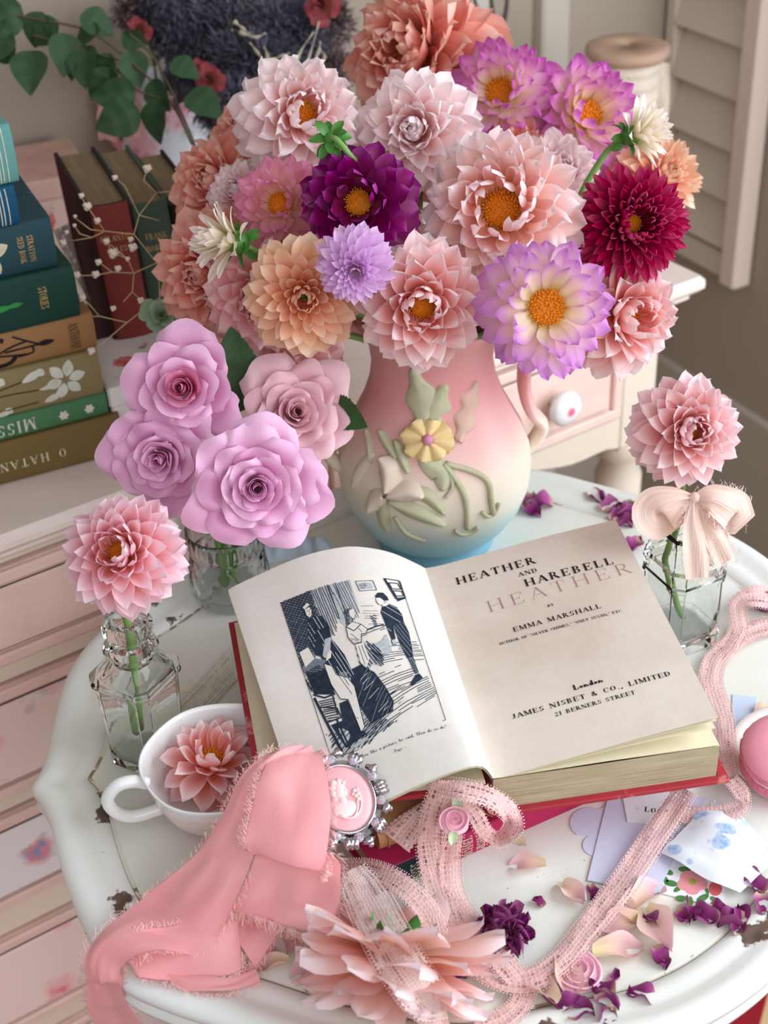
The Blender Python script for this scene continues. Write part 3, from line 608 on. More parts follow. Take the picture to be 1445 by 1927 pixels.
bq('full coral pink dahlia overhanging the eucalyptus sprig', 'coral', 388, 515, 122, 89, -0.45, -0.25)
bq('full pink dahlia below the half-open white dahlia', 'pink', 492, 562, 124, 85, -0.25, -0.3)
bq('peach ball dahlia with pale yellow heart', 'peach', 572, 562, 106, 80, 0.05, -0.3)
bq('small lilac dahlia with pointed petals in front of the purple dahlia', 'lilac', 668, 512, 78, 76.5, 0.0, -0.55)
bq('salmon pink dahlia with white-edged pointed petals above the vase front', 'salmon', 795, 578, 126, 79, 0.02, -0.3, 0.3)
bq('lilac-edged cream dahlia with a broad golden eye', 'lilac_yellow', 1030, 578, 126, 77, 0.06, -0.08, 0.2)
bq('blush pink dahlia with long pale outer petals below the crimson ball dahlia', 'salmon', 1185, 596, 122, 86, 0.5, -0.2)
bq('pink dahlia hanging low over the pale rose', 'pink', 560, 632, 92, 86, 0.0, -0.6)
for (u, v, r, D, a, b) in ((850, 330, 70, 92, 0, 0), (740, 470, 80, 88, 0, -.1), (880, 500, 80, 88, 0, -.1), (1080, 440, 70, 90, .2, 0), (640, 300, 80, 94, 0, .1), (980, 280, 70, 95, .1, .2), (520, 470, 70, 90, -.2, 0), (1120, 500, 80, 90, .3, -.2)):
    bq('pink dahlia buried deep among the bouquet blooms' if D < 91 else 'coral dahlia buried deep among the bouquet blooms', 'pink' if D < 91 else 'coral', u, v, r, D, a, b, nmul=0.6)
def bud(label, u, v, r, D, a, b, key, stem_to, green=9, white=True, n=1.0):
    p = atd(u, v, D); R = r*D/FPX; f = face_dir(a, b)
    t = flower('dahlia_bud', label, key, p, R, f, BQ, stem_to, 0, 0.2, 'flower', False, n)
    F = frame(f)
    for i in range(green): child('sepal', SEPAL, t, F @ Matrix.Rotation(i*0.72, 4, 'Z') @ Matrix.Translation((0.12*R/100, 0, -R*0.18/100)) @ Matrix.Rotation(math.radians(lerp(-35, 30, (i % 3)/2)), 4, 'Y') @ Matrix.Scale(R*0.50/100, 4))
    m = MB(); m.sphere(V(0, 0, 0), 0.3, 12, 8); child('calyx', mesh_data('calyx', m, M['sepal'], 1.0), t, F @ Matrix.Translation((0, 0, -R*.05/100)) @ Matrix.Scale(R/100, 4))
    return t
bud('pale green and white dahlia bud on a bent stem', 1205, 250, 68, 88, 1.1, 0.12, 'half_open', atd(1085, 385, 91))
bud('half-open creamy white dahlia on its side near the standing books', 425, 452, 78, 82, -1.4, 0.1, 'half_open', atd(520, 470, 90))
def flower_back():
    p = atd(622, 262, 81); f = face_dir(-0.1, 0.25)
    t = thing('dahlia_bud', 'bright green dahlia sepals seen from the back above the purple dahlia', 'flower', p, BQ); F = frame(f)
    for i in range(13): child('sepal', SEPAL, t, F @ Matrix.Rotation(i*2.4, 4, 'Z') @ Matrix.Translation((0.1/100, 0, (0.2-0.05*i)/100)) @ Matrix.Rotation(math.radians(-55+i*6), 4, 'Y') @ Matrix.Scale(1.15/100, 4))
    m = MB(); m.sphere(p, 0.42, 12, 8); obj('calyx', m, M['sepal'], t)
    obj('stem', MB().tube(catmull([p+f*.2, p+f*0.9+RT*0.5-UP*0.5, atd(665, 300, 80.5), atd(690, 330, 84), MOUTH], 16), 0.16, 8), M['stem'], t)
flower_back()
# ================================================================== drawn serif lettering (flat ink shapes)
TK, TN, SF = 0.15, 0.055, 0.15
def _V(x, y0=0.0, y1=1.0): return [('l', x, y0, x, y1, TK), ('s', x, y0), ('s', x, y1)]
def _v(x, y0=0.0, y1=1.0): return [('l', x, y0, x, y1, TN), ('s', x, y0), ('s', x, y1)]
def _h(x0, x1, y): return [('l', x0, y, x1, y, TN)]
GLY = {
 'A': (0.82, [('l', .08, 0, .40, 1, TN), ('l', .40, 1, .74, 0, TK), ('s', .08, 0), ('s', .74, 0)]+_h(.2, .6, .33)),
 'B': (0.74, _V(.16)+[('a', .34, .75, .24, .25, -90, 90), ('a', .34, .26, .30, .26, -90, 90)]+_h(.16, .36, .5)+_h(.16, .36, 1)+_h(.16, .36, 0)),
 'C': (0.76, [('a', .42, .5, .34, .5, 45, 315), ('l', .70, .62, .70, .95, TN)]),
 'D': (0.84, _V(.16)+[('a', .32, .5, .42, .5, -90, 90)]+_h(.16, .34, 1)+_h(.16, .34, 0)),
 'E': (0.72, _V(.16)+_h(.16, .62, 1)+_h(.16, .64, 0)+_h(.16, .48, .5)+[('l', .62, 1, .62, .78, TN), ('l', .64, 0, .64, .24, TN), ('l', .48, .38, .48, .62, TN)]),
 'F': (0.68, _V(.16)+_h(.16, .62, 1)+_h(.16, .48, .5)+[('l', .62, 1, .62, .76, TN), ('l', .48, .38, .48, .62, TN)]),
 'G': (0.84, [('a', .42, .5, .34, .5, 45, 330), ('l', .72, .05, .72, .42, TK), ('s', .72, .42)]),
 'H': (0.90, _V(.16)+_V(.74)+_h(.16, .74, .5)), 'I': (0.40, _V(.20)),
 'J': (0.56, [('l', .36, .2, .36, 1, TK), ('s', .36, 1), ('a', .20, .18, .17, .18, 180, 360)]),
 'K': (0.84, _V(.16)+[('l', .18, .38, .66, 1, TN), ('l', .34, .56, .74, 0, TK), ('s', .66, 1), ('s', .74, 0)]),
 'L': (0.70, _V(.16)+_h(.16, .62, 0)+[('l', .62, 0, .62, .28, TN)]),
 'M': (1.02, _v(.12)+[('l', .14, 1, .50, .05, TK), ('l', .50, .05, .86, 1, TN)]+_V(.86)),
 'N': (0.88, _v(.14)+_v(.74)+[('l', .14, 1, .74, 0, TK)]), 'O': (0.86, [('a', .43, .5, .36, .5, 0, 360)]),
 'P': (0.70, _V(.16)+[('a', .34, .73, .26, .27, -90, 90)]+_h(.16, .36, 1)+_h(.16, .36, .46)),
 'R': (0.82, _V(.16)+[('a', .34, .75, .25, .25, -90, 90), ('l', .38, .5, .72, 0, TK), ('s', .74, 0)]+_h(.16, .36, 1)+_h(.16, .38, .5)),
 'S': (0.64, [('a', .32, .74, .23, .26, 30, 250), ('a', .32, .26, .25, .26, -150, 90), ('l', .55, .74, .55, .96, TN), ('l', .08, .04, .08, .28, TN)]),
 'T': (0.76, _V(.38)+_h(.06, .70, 1)+[('l', .06, 1, .06, .76, TN), ('l', .70, 1, .70, .76, TN)]),
 'U': (0.86, [('l', .16, .3, .16, 1, TK), ('s', .16, 1), ('l', .70, .3, .70, 1, TN), ('s', .70, 1), ('a', .43, .3, .27, .3, 180, 360)]),
 'V': (0.80, [('l', .08, 1, .40, 0, TK), ('l', .40, 0, .72, 1, TN), ('s', .08, 1), ('s', .72, 1)]),
 'W': (1.1, [('l', .08, 1, .33, 0, TK), ('l', .33, 0, .55, .9, TN), ('l', .55, .9, .78, 0, TK), ('l', .78, 0, 1.02, 1, TN), ('s', .08, 1), ('s', 1.02, 1)]),
 'Y': (0.80, [('l', .08, 1, .40, .45, TK), ('l', .40, .45, .72, 1, TN), ('l', .40, 0, .40, .46, TK), ('s', .40, 0), ('s', .08, 1), ('s', .72, 1)]),
 '1': (0.46, _V(.24)+[('l', .08, .84, .22, 1, TN)]), '2': (0.62, [('a', .30, .74, .22, .26, -30, 170), ('l', .50, .62, .10, .04, TN), ('l', .08, .05, .56, .05, TK)]),
 '&': (0.86, [('a', .36, .76, .18, .24, 0, 360), ('a', .34, .25, .26, .25, 60, 330), ('l', .30, .62, .72, 0, TK), ('l', .56, .1, .74, .5, TN)]),
 ',': (0.32, [('l', .16, .12, .08, -.16, TK)]), '.': (0.30, [('l', .14, 0, .14, .13, TK)]), '-': (0.5, _h(.1, .4, .4)), '"': (0.40, [('l', .12, .72, .16, 1, TN*1.6), ('l', .26, .72, .30, 1, TN*1.6)]), "'": (0.24, [('l', .10, .72, .14, 1, TN*1.6)]), ' ': (0.5, []),
 '?': (0.6, [('a', .28, .76, .2, .24, -60, 180), ('l', .3, .2, .3, .5, TN), ('l', .3, 0, .3, .1, TK)]),
 'a': (0.56, [('a', .26, .24, .2, .24, 0, 360), ('l', .46, 0, .46, .5, TK)]), 'b': (0.6, [('l', .12, 0, .12, 1, TK), ('a', .32, .25, .2, .25, 0, 360)]), 'c': (0.5, [('a', .27, .25, .2, .25, 50, 310)]), 'd': (0.6, [('l', .48, 0, .48, 1, TK), ('a', .28, .25, .2, .25, 0, 360)]),
 'e': (0.52, [('a', .27, .25, .2, .25, 0, 310), ('l', .08, .25, .46, .25, TN)]), 'f': (0.4, [('l', .18, 0, .18, .85, TK), ('a', .32, .82, .14, .18, 60, 180), ('l', .04, .5, .36, .5, TN)]), 'g': (0.56, [('a', .26, .3, .18, .2, 0, 360), ('a', .26, -.12, .2, .16, 0, 360)]),
 'h': (0.62, [('l', .12, 0, .12, 1, TK), ('a', .31, .27, .19, .23, 0, 180), ('l', .5, 0, .5, .28, TK)]), 'i': (0.3, [('l', .14, 0, .14, .5, TK), ('l', .14, .68, .14, .8, TK)]), 'k': (0.6, [('l', .12, 0, .12, 1, TK), ('l', .14, .2, .46, .5, TN), ('l', .24, .3, .5, 0, TK)]), 'l': (0.3, [('l', .14, 0, .14, 1, TK)]),
 'n': (0.62, [('l', .12, 0, .12, .5, TK), ('a', .31, .27, .19, .23, 0, 180), ('l', .5, 0, .5, .28, TK)]), 'o': (0.56, [('a', .27, .25, .21, .25, 0, 360)]), 'p': (0.6, [('l', .12, -.3, .12, .5, TK), ('a', .32, .25, .2, .25, 0, 360)]), 'r': (0.44, [('l', .12, 0, .12, .5, TK), ('a', .3, .3, .18, .2, 60, 180)]), 's': (0.46, [('a', .22, .38, .14, .13, 20, 260), ('a', .22, .12, .15, .13, -160, 80)]), 't': (0.4, [('l', .16, 0, .16, .75, TK), ('l', .02, .5, .34, .5, TN)]), 'u': (0.62, [('l', .12, .2, .12, .5, TK), ('a', .31, .22, .19, .22, 180, 360), ('l', .5, 0, .5, .5, TK)]), 'w': (0.8, [('l', .08, .5, .24, 0, TK), ('l', .24, 0, .4, .5, TN), ('l', .4, .5, .56, 0, TK), ('l', .56, 0, .72, .5, TN)]), 'y': (0.56, [('l', .08, .5, .28, 0, TK), ('l', .48, .5, .2, -.3, TN)]), 'x': (0.5, [('l', .08, .5, .42, 0, TK), ('l', .42, .5, .08, 0, TN)]), 'm': (0.9, [('l', .12, 0, .12, .5, TK), ('a', .28, .28, .16, .22, 0, 180), ('l', .44, 0, .44, .3, TK), ('a', .6, .28, .16, .22, 0, 180), ('l', .76, 0, .76, .3, TK)]),
}
def text_polys(s, h, track=0.08, weight=1.0, stretch=1.0, align='c'):
    """list of 2-D polygons for a line of lettering, height h, centred (c) or left (l)"""
    out = []; x = 0.0
    for ch in s:
        w, st = GLY.get(ch, GLY['-'])
        for q in st:
            if q[0] == 'l':
                _, x0, y0, x1, y1, t = q; t *= weight; dx, dy = x1-x0, y1-y0; L = math.hypot(dx, dy) or 1; nx, ny = -dy/L*t/2, dx/L*t/2
                out.append([(x+x0+nx, y0+ny), (x+x0-nx, y0-ny), (x+x1-nx, y1-ny), (x+x1+nx, y1+ny)])
            elif q[0] == 's':
                t = TN*0.8*weight; yy = q[2]; out.append([(x+q[1]-SF, yy-t/2), (x+q[1]+SF, yy-t/2), (x+q[1]+SF, yy+t/2), (x+q[1]-SF, yy+t/2)])
            else:
                _, cx, cy, rx, ry, a0, a1 = q; n = max(4, int(abs(a1-a0)/24))
                P = []
                for k in range(n+1):
                    a = math.radians(lerp(a0, a1, k/n)); t = lerp(TN, TK, abs(math.cos(a))**1.5)*weight
                    P.append(((x+cx+(rx)*math.cos(a), cy+ry*math.sin(a)), (x+cx+max(0.01, rx-t)*math.cos(a), cy+max(0.01, ry-t*0.8)*math.sin(a))))
                for k in range(n): out.append([P[k][0], P[k+1][0], P[k+1][1], P[k][1]])
        x += w+track
    x -= track; ox = -x/2 if align == 'c' else 0
    return [[((px_+ox)*h*stretch, py_*h) for px_, py_ in p] for p in out], x*h*stretch
def ink(mb, polys, fn, ox=0.0, oy=0.0, rot=0.0):
    c, s = math.cos(rot), math.sin(rot)
    for p in polys: mb.poly([fn(ox+x*c-y*s, oy+x*s+y*c) for x, y in p])
M['ink'] = plain('printing_ink', lin(38, 30, 36), 0.8, 0.2, var=0.25, scale=300)
M['ink_stamp'] = plain('stamped_outline_ink', lin(168, 120, 120), 0.9, 0.1, var=0.25, scale=300)
M['ink_blue'] = plain('engraving_ink', lin(46, 56, 70), 0.9, 0.1, var=0.3, scale=300)
M['ink_mid'] = plain('engraving_mid_tone', lin(120, 128, 136), 0.9, 0.1, var=0.25, scale=500)
M['ink_light'] = plain('engraving_light_tone', lin(186, 190, 192), 0.9, 0.1, var=0.15, scale=500)
M['gilt'] = plain('worn_gilt', lin(196, 160, 104), 0.5, 0.5, var=0.3, scale=200)
M['cream_ink'] = plain('cream_stamping', lin(206, 200, 170), 0.7, 0.3, var=0.2, scale=200)
# ================================================================== paper and cloth of books
def paper(name, c, c2, rough=0.85, sc=14):
    t = NT(name); t.set(rough, 0.15); co = t.coord(); n = t.noise(co, sc, 5, 0.6); f = t.noise(co, 260, 2)
    b = t.ramp(n, [(0.32, c2), (0.62, c)]); t.base(t.mix(0.10, b, t.ramp(f, [(0.3, 0.6), (0.7, 1.0)]), 'MULTIPLY')); t.bump(f, 0.08, 0.0004); return t.m
M['page_left'] = paper('plate_paper', lin(240, 236, 228), lin(232, 224, 214))
M['page_right'] = paper('title_paper', lin(228, 216, 202), lin(208, 190, 174), sc=9)
M['endpaper'] = paper('endpaper_cream', lin(234, 224, 194), lin(222, 210, 176))
def edges(name, c, d, s=900):
    t = NT(name); t.set(0.85, 0.15); co = t.coord('UV'); x = t.mapping(co, (2.0, s/10, 1)); n = t.noise(x, 1.0, 4, 0.6)
    n2 = t.noise(t.mapping(co, (5, 4, 1)), 1.0, 3)
    t.base(t.mix(0.35, t.ramp(n, [(0.34, d), (0.58, c)]), t.ramp(n2, [(0.3, 0.6), (0.7, 1.0)]), 'MULTIPLY')); t.bump(n, 0.5, 0.0015); return t.m
M['edges'] = edges('page_edges', lin(206, 190, 158), lin(150, 128, 98))
M['edges_dark'] = edges('brown_page_edges', lin(150, 128, 98), lin(112, 92, 68))
def cloth(name, c, worn=(0.5, 0.45, 0.4), th=0.66, rough=0.7):
    t = NT(name); t.set(rough, 0.25); co = t.coord(); n = t.noise(co, 40, 5, 0.65); f = t.noise(co, 700, 2)
    b = t.mix(0.3, c, t.ramp(t.noise(co, 18, 4), [(0.3, 0.55), (0.7, 1.0)]), 'MULTIPLY')
    t.base(t.mix(t.ramp(n, [(th, 0.0), (th+0.05, 0.8)]), b, worn)); t.bump(f, 0.25, 0.0006); return t.m
M['red_cloth'] = cloth('red_book_cloth', lin(164, 48, 58), lin(196, 124, 114), 0.57)
# ================================================================== the open book
BG = V(3.52, 62.03, 0); BYAW = math.radians(8.18)
BX = V(math.cos(BYAW), math.sin(BYAW), 0); BY = V(-math.sin(BYAW), math.cos(BYAW), 0)
def bp(x, y, z): return BG+BX*x+BY*y+V(0, 0, z)
PH = 8.7                                           # half page height
def arc_table(P, n=60):
    C = catmull([V(a, b, 0) for a, b in P], n); L = [0.0]
    for a, b in zip(C, C[1:]): L.append(L[-1]+(b-a).length)
    return C, L
def at_len(tab, s):
    C, L = tab; s = max(0, min(L[-1]-1e-6, s))
    lo = 0
    for i in range(len(L)-1):
        if L[i] <= s: lo = i
        else: break
    f = (s-L[lo])/max(1e-9, L[lo+1]-L[lo]); return C[lo].lerp(C[lo+1], f)
LT = arc_table([(0.05, 6.2), (-.32, 6.5), (-1.86, 7.6), (-3.4, 8.25), (-4.94, 8.5), (-7.43, 8.14), (-10.93, 6.85), (-11.6, 6.5)])
LBm = arc_table([(0.05, 5.85), (-.5, 6.75), (-1.49, 6.80), (-3.36, 6.25), (-6.31, 5.1), (-9.4, 4.5)])
RTp = arc_table([(0.0, 6.25), (0.9, 6.30), (3.5, 6.75), (7.5, 7.45), (11.5, 8.0)])
RBt = arc_table([(0.0, 5.85), (0.7, 5.85), (3.5, 6.35), (7.5, 7.1), (11.45, 7.73)])
LPW = LT[1][-1]; LKB = LBm[1][-1]/LT[1][-1]; RPW = min(RTp[1][-1], RBt[1][-1])
def left_pt(s, y, off=0.0):
    """s from the gutter outward, y up the page"""
    k = (y+PH)/(2*PH); a = at_len(LBm, s*LKB).lerp(at_len(LT, s), k); b = at_len(LBm, (s+.15)*LKB).lerp(at_len(LT, s+.15), k); d = (b-a); n = V(d.y, -d.x, 0).normalized() if d.length > 1e-6 else V(0, 1, 0)
    if n.y < 0: n = -n
    return bp(a.x+n.x*off, y, a.y+n.y*off)
def right_pt(s, y, off=0.0):
    k = (y+PH)/(2*PH); a = at_len(RBt, s).lerp(at_len(RTp, s), k); return bp(a.x-0.15*off, y, a.y+off)
def open_book():
    t = thing('open_book', 'open antique book showing an engraved plate and title page, red cloth cover', 'book', bp(0, 0, 3.5))
    # boards: right board flat, left board sloping off the spine onto the cup
    m = MB(); m.box(bp(0, 0, 0), BX, BY, DZ, (0.1, 12.35, -9.1, 9.1, 3.45, 3.72), 0.06); obj('back_board', m, M['red_cloth'], t)
    Lb, Lf = onz(430, 1172, 4.2), onz(475, 1430, 4.1); Lf = Lb+(Lf-Lb)*1.32; Sb, Sf = bp(-0.35, 9.1, 5.45), bp(-0.35, -9.1, 5.65)
    lb = lambda a, b, o: Sb.lerp(Lb, a).lerp(Sf.lerp(Lf, a), b)+V(0, 0, o)
    m = MB(); m.grid(lambda a, b: lb(a, b, 0.0), 6, 6); m.grid(lambda a, b: lb(1-a, b, -0.26), 6, 6)
    for e in ((0, 0, 0, 1), (1, 0, 1, 1), (0, 0, 1, 0), (0, 1, 1, 1)): m.quad(lb(e[0], e[1], 0), lb(e[2], e[3], 0), lb(e[2], e[3], -.26), lb(e[0], e[1], -.26))
    obj('front_board', m, M['red_cloth'], t)
    m = MB(); m.grid(lambda a, b: lb(lerp(0, .972, a), lerp(.012, .985, b), 0.03), 6, 6); m.grid(lambda a, b: lb(lerp(0, .965, a), lerp(.014, .98, b), 0.07), 10, 4); obj('endpaper', m, M['endpaper'], t)
    # spine strip
    S = catmull([V(0.1, 3.5, 0), V(-.45, 3.9, 0), V(-.62, 4.7, 0), V(-.38, 5.6, 0)], 10)
    m = MB(); m.grid(lambda a, b: bp(S[round(a*9)].x, lerp(-9.1, 9.1, b), S[round(a*9)].y), 9, 2); m.grid(lambda a, b: bp(S[9-round(a*9)].x+.2, lerp(-9.1, 9.1, b), S[9-round(a*9)].y), 9, 2); obj('spine', m, M['red_cloth'], t)
    # page block under the title page
    pf = [(0.12, 3.72), (0.0, 4.4), (0.05, 5.2), (0.25, 5.72), (2.0, 5.78), (6, 5.85), (11.75, 5.72), (11.62, 4.7), (11.8, 3.72)]
    m = MB(); b0 = 0
    def blk(y0, y1):
        n = len(pf)
        m.grid(lambda a, b: bp(pf[round(a*(n-1))][0], lerp(y0, y1, b), pf[round(a*(n-1))][1]), n-1, 1, False, False)
        for y, fl in ((y0, 0), (y1, 1)):      # fore and tail: strips with uv.y up the block
            m.grid(lambda a, b: bp(lerp(0.05, 11.72, a), y, lerp(3.72, 5.75, b)), 1, 1, False, False)
    blk(-PH, PH); obj('page_block', m, M['edges'], t)
    m = MB(); m.grid(lambda a, b: bp(lerp(.1, 11.7, a), lerp(-PH-.02, PH+.02, b), 5.83+0.05*math.sin(a*3)), 12, 2); obj('page', m, M['endpaper'], t)
    # loose leaves lifted over the block
    for k, (f, d) in enumerate(((0.62, 0.06), (0.9, 0.0))):
        m = MB(); m.grid(lambda a, b: V(*right_pt(a*RPW*0.995, lerp(-PH, PH, b)))*1.0-V(0, 0, (1-f)*1.75*a**1.6+0.03), 18, 4); obj('page', m, M['endpaper'], t)
    m = MB(); m.grid(lambda a, b: right_pt(a*RPW, lerp(-PH, PH, b)), 24, 10); tp = obj('title_page', m, M['page_right'], t)
    m = MB()
    for k in range(2):
        m.grid(lambda a, b: left_pt(a*LPW, lerp(-PH, PH, b), -0.05*k), 30, 12)
    pl = obj('plate_page', m, M['page_left'], t)
    m = MB(); m.grid(lambda a, b: left_pt(a*LPW, lerp(-PH, PH, b), -0.10-.15*a), 24, 8); obj('page', m, M['endpaper'], t)
    # title lettering: page coordinates s 0..RPW, y -8.7..8.7
    rp = lambda o: (lambda x, y: right_pt(x, y, o))
    L = MB(); f = rp(0.03)
    def line(s, h, x, y, mb=None, tr=0.12, wt=1.0, st=1.0, rot=0.0, a='c'):
        pl_, w = text_polys(s, h, tr, wt, st, a); ink(mb or L, pl_, f, x, y, rot)
    cx = 6.0
    line('HEATHER', 0.62, 3.85, 6.55, None, .2, 1.15, 1.12); line('AND', 0.36, 5.55, 5.75, None, .16, 1.1, 1.1); line('HAREBELL', 0.62, 7.75, 4.75, None, .2, 1.15, 1.12)
    line('BY', 0.2, 6.05, 2.55, None, .1, 1.3, 1.1); line('EMMA MARSHALL', 0.36, 6.1, 1.35, None, .16, 1.1, 1.12); line('AUTHOR OF "SILVER CHIMES," "ONLY SUSAN," ETC.', 0.20, 6.1, 0.62, None, .08, 1.25, 1.05)
    line('London', 0.36, 6.25, -4.25, None, .06, 1.7, 1.1); line('JAMES NISBET & CO., LIMITED', 0.33, 6.2, -5.05, None, .14, 1.15, 1.2); line('21 BERNERS STREET', 0.27, 6.2, -5.7, None, .12, 1.2, 1.15)
    tag(obj('title_lettering', L, M['ink'], tp), 'black printed title lettering')
    S = MB(); line('HEATHER', 0.95, 6.9, 3.55, S, .3, 0.35, 1.2, 0.02); tag(obj('stamped_lettering', S, M['ink_stamp'], tp), 'faint brown outlined lettering')
    engraving(t, pl)
    C = MB(); g = lambda x, y: left_pt(LPW-x, y, 0.035)
    p_, w = text_polys("'...ing to the boy like a picture, he said, 'How do ye do?'--", 0.20, .05, 1.0, 1.12); ink(C, p_, g, 6.6, -5.85); p_, w = text_polys('Page 6.', 0.18, .05, 1.0, 1.1); ink(C, p_, g, 6.9, -6.35)
    tag(obj('caption_lettering', C, M['ink'], pl), 'small black caption under the plate')
    return t
# ---------------------------------------------------------------- the engraved plate: flat ink shapes printed on the page
def engraving(t, pl):
    X0, X1, Y0, Y1 = 2.75, 10.05, -5.3, 6.0; w, h = X1-X0, Y1-Y0
    rg = random.Random(3)
    def mk(off): return lambda x, y: left_pt(LPW-(X0+x*w), Y0+(1-y)*h, off)
    light, mid, dark = MB(), MB(), MB(); fl, fm, fd = mk(0.02), mk(0.028), mk(0.036)
    def region(mb, fn, pts):
        # clip to small pieces so that the print follows the curl of the page: fan of thin triangles is fine at this curvature
        n = len(pts); cx = sum(p[0] for p in pts)/n; cy = sum(p[1] for p in pts)/n
        for i in range(n):
            a, b = pts[i], pts[(i+1) % n]
            for (k0, k1) in ((0, .5), (.5, 1)):
                q = lambda p, k: (lerp(cx, p[0], k), lerp(cy, p[1], k))
                mb.poly([fn(*q(a, k0)), fn(*q(b, k0)), fn(*q(b, k1)), fn(*q(a, k1))] if k0 else [fn(cx, cy), fn(*q(b, k1)), fn(*q(a, k1))])
    def hatch(mb, fn, pts, ang, gap, wd, jit=0.004, ln=1.0):
        """parallel strokes clipped to a polygon"""
        ca, sa = math.cos(ang), math.sin(ang); R = [(x*ca+y*1.55*sa, -x*sa+y*1.55*ca) for x, y in pts]; y = min(p[1] for p in R)+gap/2; ym = max(p[1] for p in R)
        while y < ym:
            xs = []
            for (a, b) in zip(R, R[1:]+R[:1]):
                if (a[1] <= y) != (b[1] <= y): xs.append(lerp(a[0], b[0], (y-a[1])/(b[1]-a[1])))
            xs.sort()
            for i in range(0, len(xs)-1, 2):
                x0, x1 = xs[i]+rg.uniform(0, jit*4), xs[i+1]-rg.uniform(0, jit*4); n = max(1, int((x1-x0)/.12)); yy = [y+rg.uniform(-jit, jit) for _ in range(n+1)]
                for k in range(n):
                    if rg.random() > ln: continue
                    a0, a1 = lerp(x0, x1, k/n), lerp(x0, x1, (k+1)/n); P = []
                    for (px_, py_) in ((a0, yy[k]-wd/2), (a1, yy[k+1]-wd/2), (a1, yy[k+1]+wd/2), (a0, yy[k]+wd/2)): P.append(fn(px_*ca-py_*sa, (px_*sa+py_*ca)/1.55))
                    mb.poly(P)
            y += gap*rg.uniform(.8, 1.2)
    def line(mb, fn, pts, wd):
        for (a, b) in zip(pts, pts[1:]):
            dx, dy = b[0]-a[0], (b[1]-a[1])*1.55; L = math.hypot(dx, dy) or 1; nx, ny = -dy/L*wd/2, dx/L*wd/2/1.55
            mb.poly([fn(a[0]+nx, a[1]+ny), fn(a[0]-nx, a[1]-ny), fn(b[0]-nx, b[1]-ny), fn(b[0]+nx, b[1]+ny)])
    # tones of the room
    region(mid, fl, [(0, 0), (.26, 0), (.26, .30), (.12, .42), (0, .42)]); region(light, fl, [(.26, 0), (.40, 0), (.40, .16), (.30, .34), (.24, .36)]); region(light, fl, [(.40, 0), (.58, 0), (.58, .22), (.44, .30), (.40, .25)])
    hatch(dark, fd, [(0, 0), (.26, 0), (.26, .32), (0, .45)], 0.75, .020, .009); hatch(dark, fd, [(0, 0), (.26, 0), (.26, .28), (0, .45)], -0.9, .026, .008)
    hatch(dark, fm, [(.26, 0), (.42, 0), (.42, .2), (.34, .34), (.26, .3)], 1.5, .018, .006); hatch(dark, fm, [(.42, 0), (.56, 0), (.58, .26), (.45, .30)], 1.45, .020, .004)
    hatch(dark, fm, [(.60, .16), (.72, .14), (.74, .34), (.60, .38)], 0.2, .03, .003, .006, .6)
    for x in (.40, .46): line(dark, fd, [(x, 0), (x+.01, .24)], .006)
    line(dark, fd, [(.62, 0.02), (.76, 0.02), (.77, .09), (.63, .09), (.62, .02)], .006); region(light, fm, [(.64, .035), (.74, .035), (.745, .08), (.645, .08)]); hatch(dark, fd, [(.64, .035), (.70, .035), (.70, .08), (.645, .08)], .6, .018, .006)
    for q in ([(.86, 0), (.99, 0), (1, .13), (.91, .15), (.86, 0)], [(.89, .03), (.97, .025), (.985, .07), (.905, .075), (.89, .03)], [(.905, .09), (.985, .085), (.99, .12), (.92, .13), (.905, .09)]): line(dark, fd, q, .010)
    region(dark, fd, [(.855, 0), (.875, 0), (.925, .145), (.905, .15)]); region(dark, fd, [(.91, .145), (1, .128), (1, .14), (.92, .17)])
    # shelf and little vase
    line(dark, fd, [(.52, .36), (.76, .34)], .008); line(dark, fd, [(.52, .385), (.74, .365)], .006); region(mid, fm, [(.665, .30), (.685, .30), (.69, .345), (.66, .347)]); hatch(dark, fd, [(.64, .26), (.71, .26), (.70, .31), (.65, .31)], .9, .02, .008)
    # floor shading
    hatch(dark, fm, [(.62, .46), (.98, .46), (1, .60), (.62, .58)], 0.0, .022, .006, .004, .75); region(light, fl, [(.55, .44), (.74, .40), (.74, .52), (.60, .56)])
    hatch(dark, fm, [(.34, .80), (.98, .70), (1, .84), (.30, .99)], -0.35, .020, .006, .006, .7); hatch(dark, fm, [(.02, .86), (.40, .86), (.62, .93), (.30, 1.0), (.02, 1.0)], -0.6, .018, .008, .006, .8)
    hatch(dark, fm, [(.56, .60), (.9, .62), (.84, .76), (.56, .78)], -0.2, .024, .006, .006, .7); region(light, fl, [(.06, .84), (.6, .82), (.95, .78), (.5, .95), (.1, 1)])
    # standing woman in a dark dress
    head = [(.155, .085), (.20, .075), (.215, .11), (.20, .15), (.175, .165), (.15, .14)]
    region(MBW, fd, head) if False else None
    region(dark, fd, [(.145, .10), (.16, .078), (.20, .07), (.222, .088), (.215, .105), (.165, .105), (.155, .13)])
    line(dark, fd, [(.16, .11), (.158, .145), (.175, .165), (.20, .155), (.215, .12)], .006); line(dark, fd, [(.178, .122), (.188, .122)], .006); line(dark, fd, [(.20, .122), (.208, .12)], .006); line(dark, fd, [(.185, .15), (.197, .148)], .005)
    dress = [(.16, .18), (.215, .165), (.285, .185), (.31, .26), (.30, .34), (.36, .46), (.385, .60), (.27, .60), (.20, .50), (.17, .42), (.135, .40), (.12, .28)]
    region(dark, fm, dress); hatch(light, fd, dress, 1.35, .030, .006, .004, .7)
    region(light, fd, [(.25, .33), (.30, .33), (.25, .43), (.20, .44), (.19, .42)])
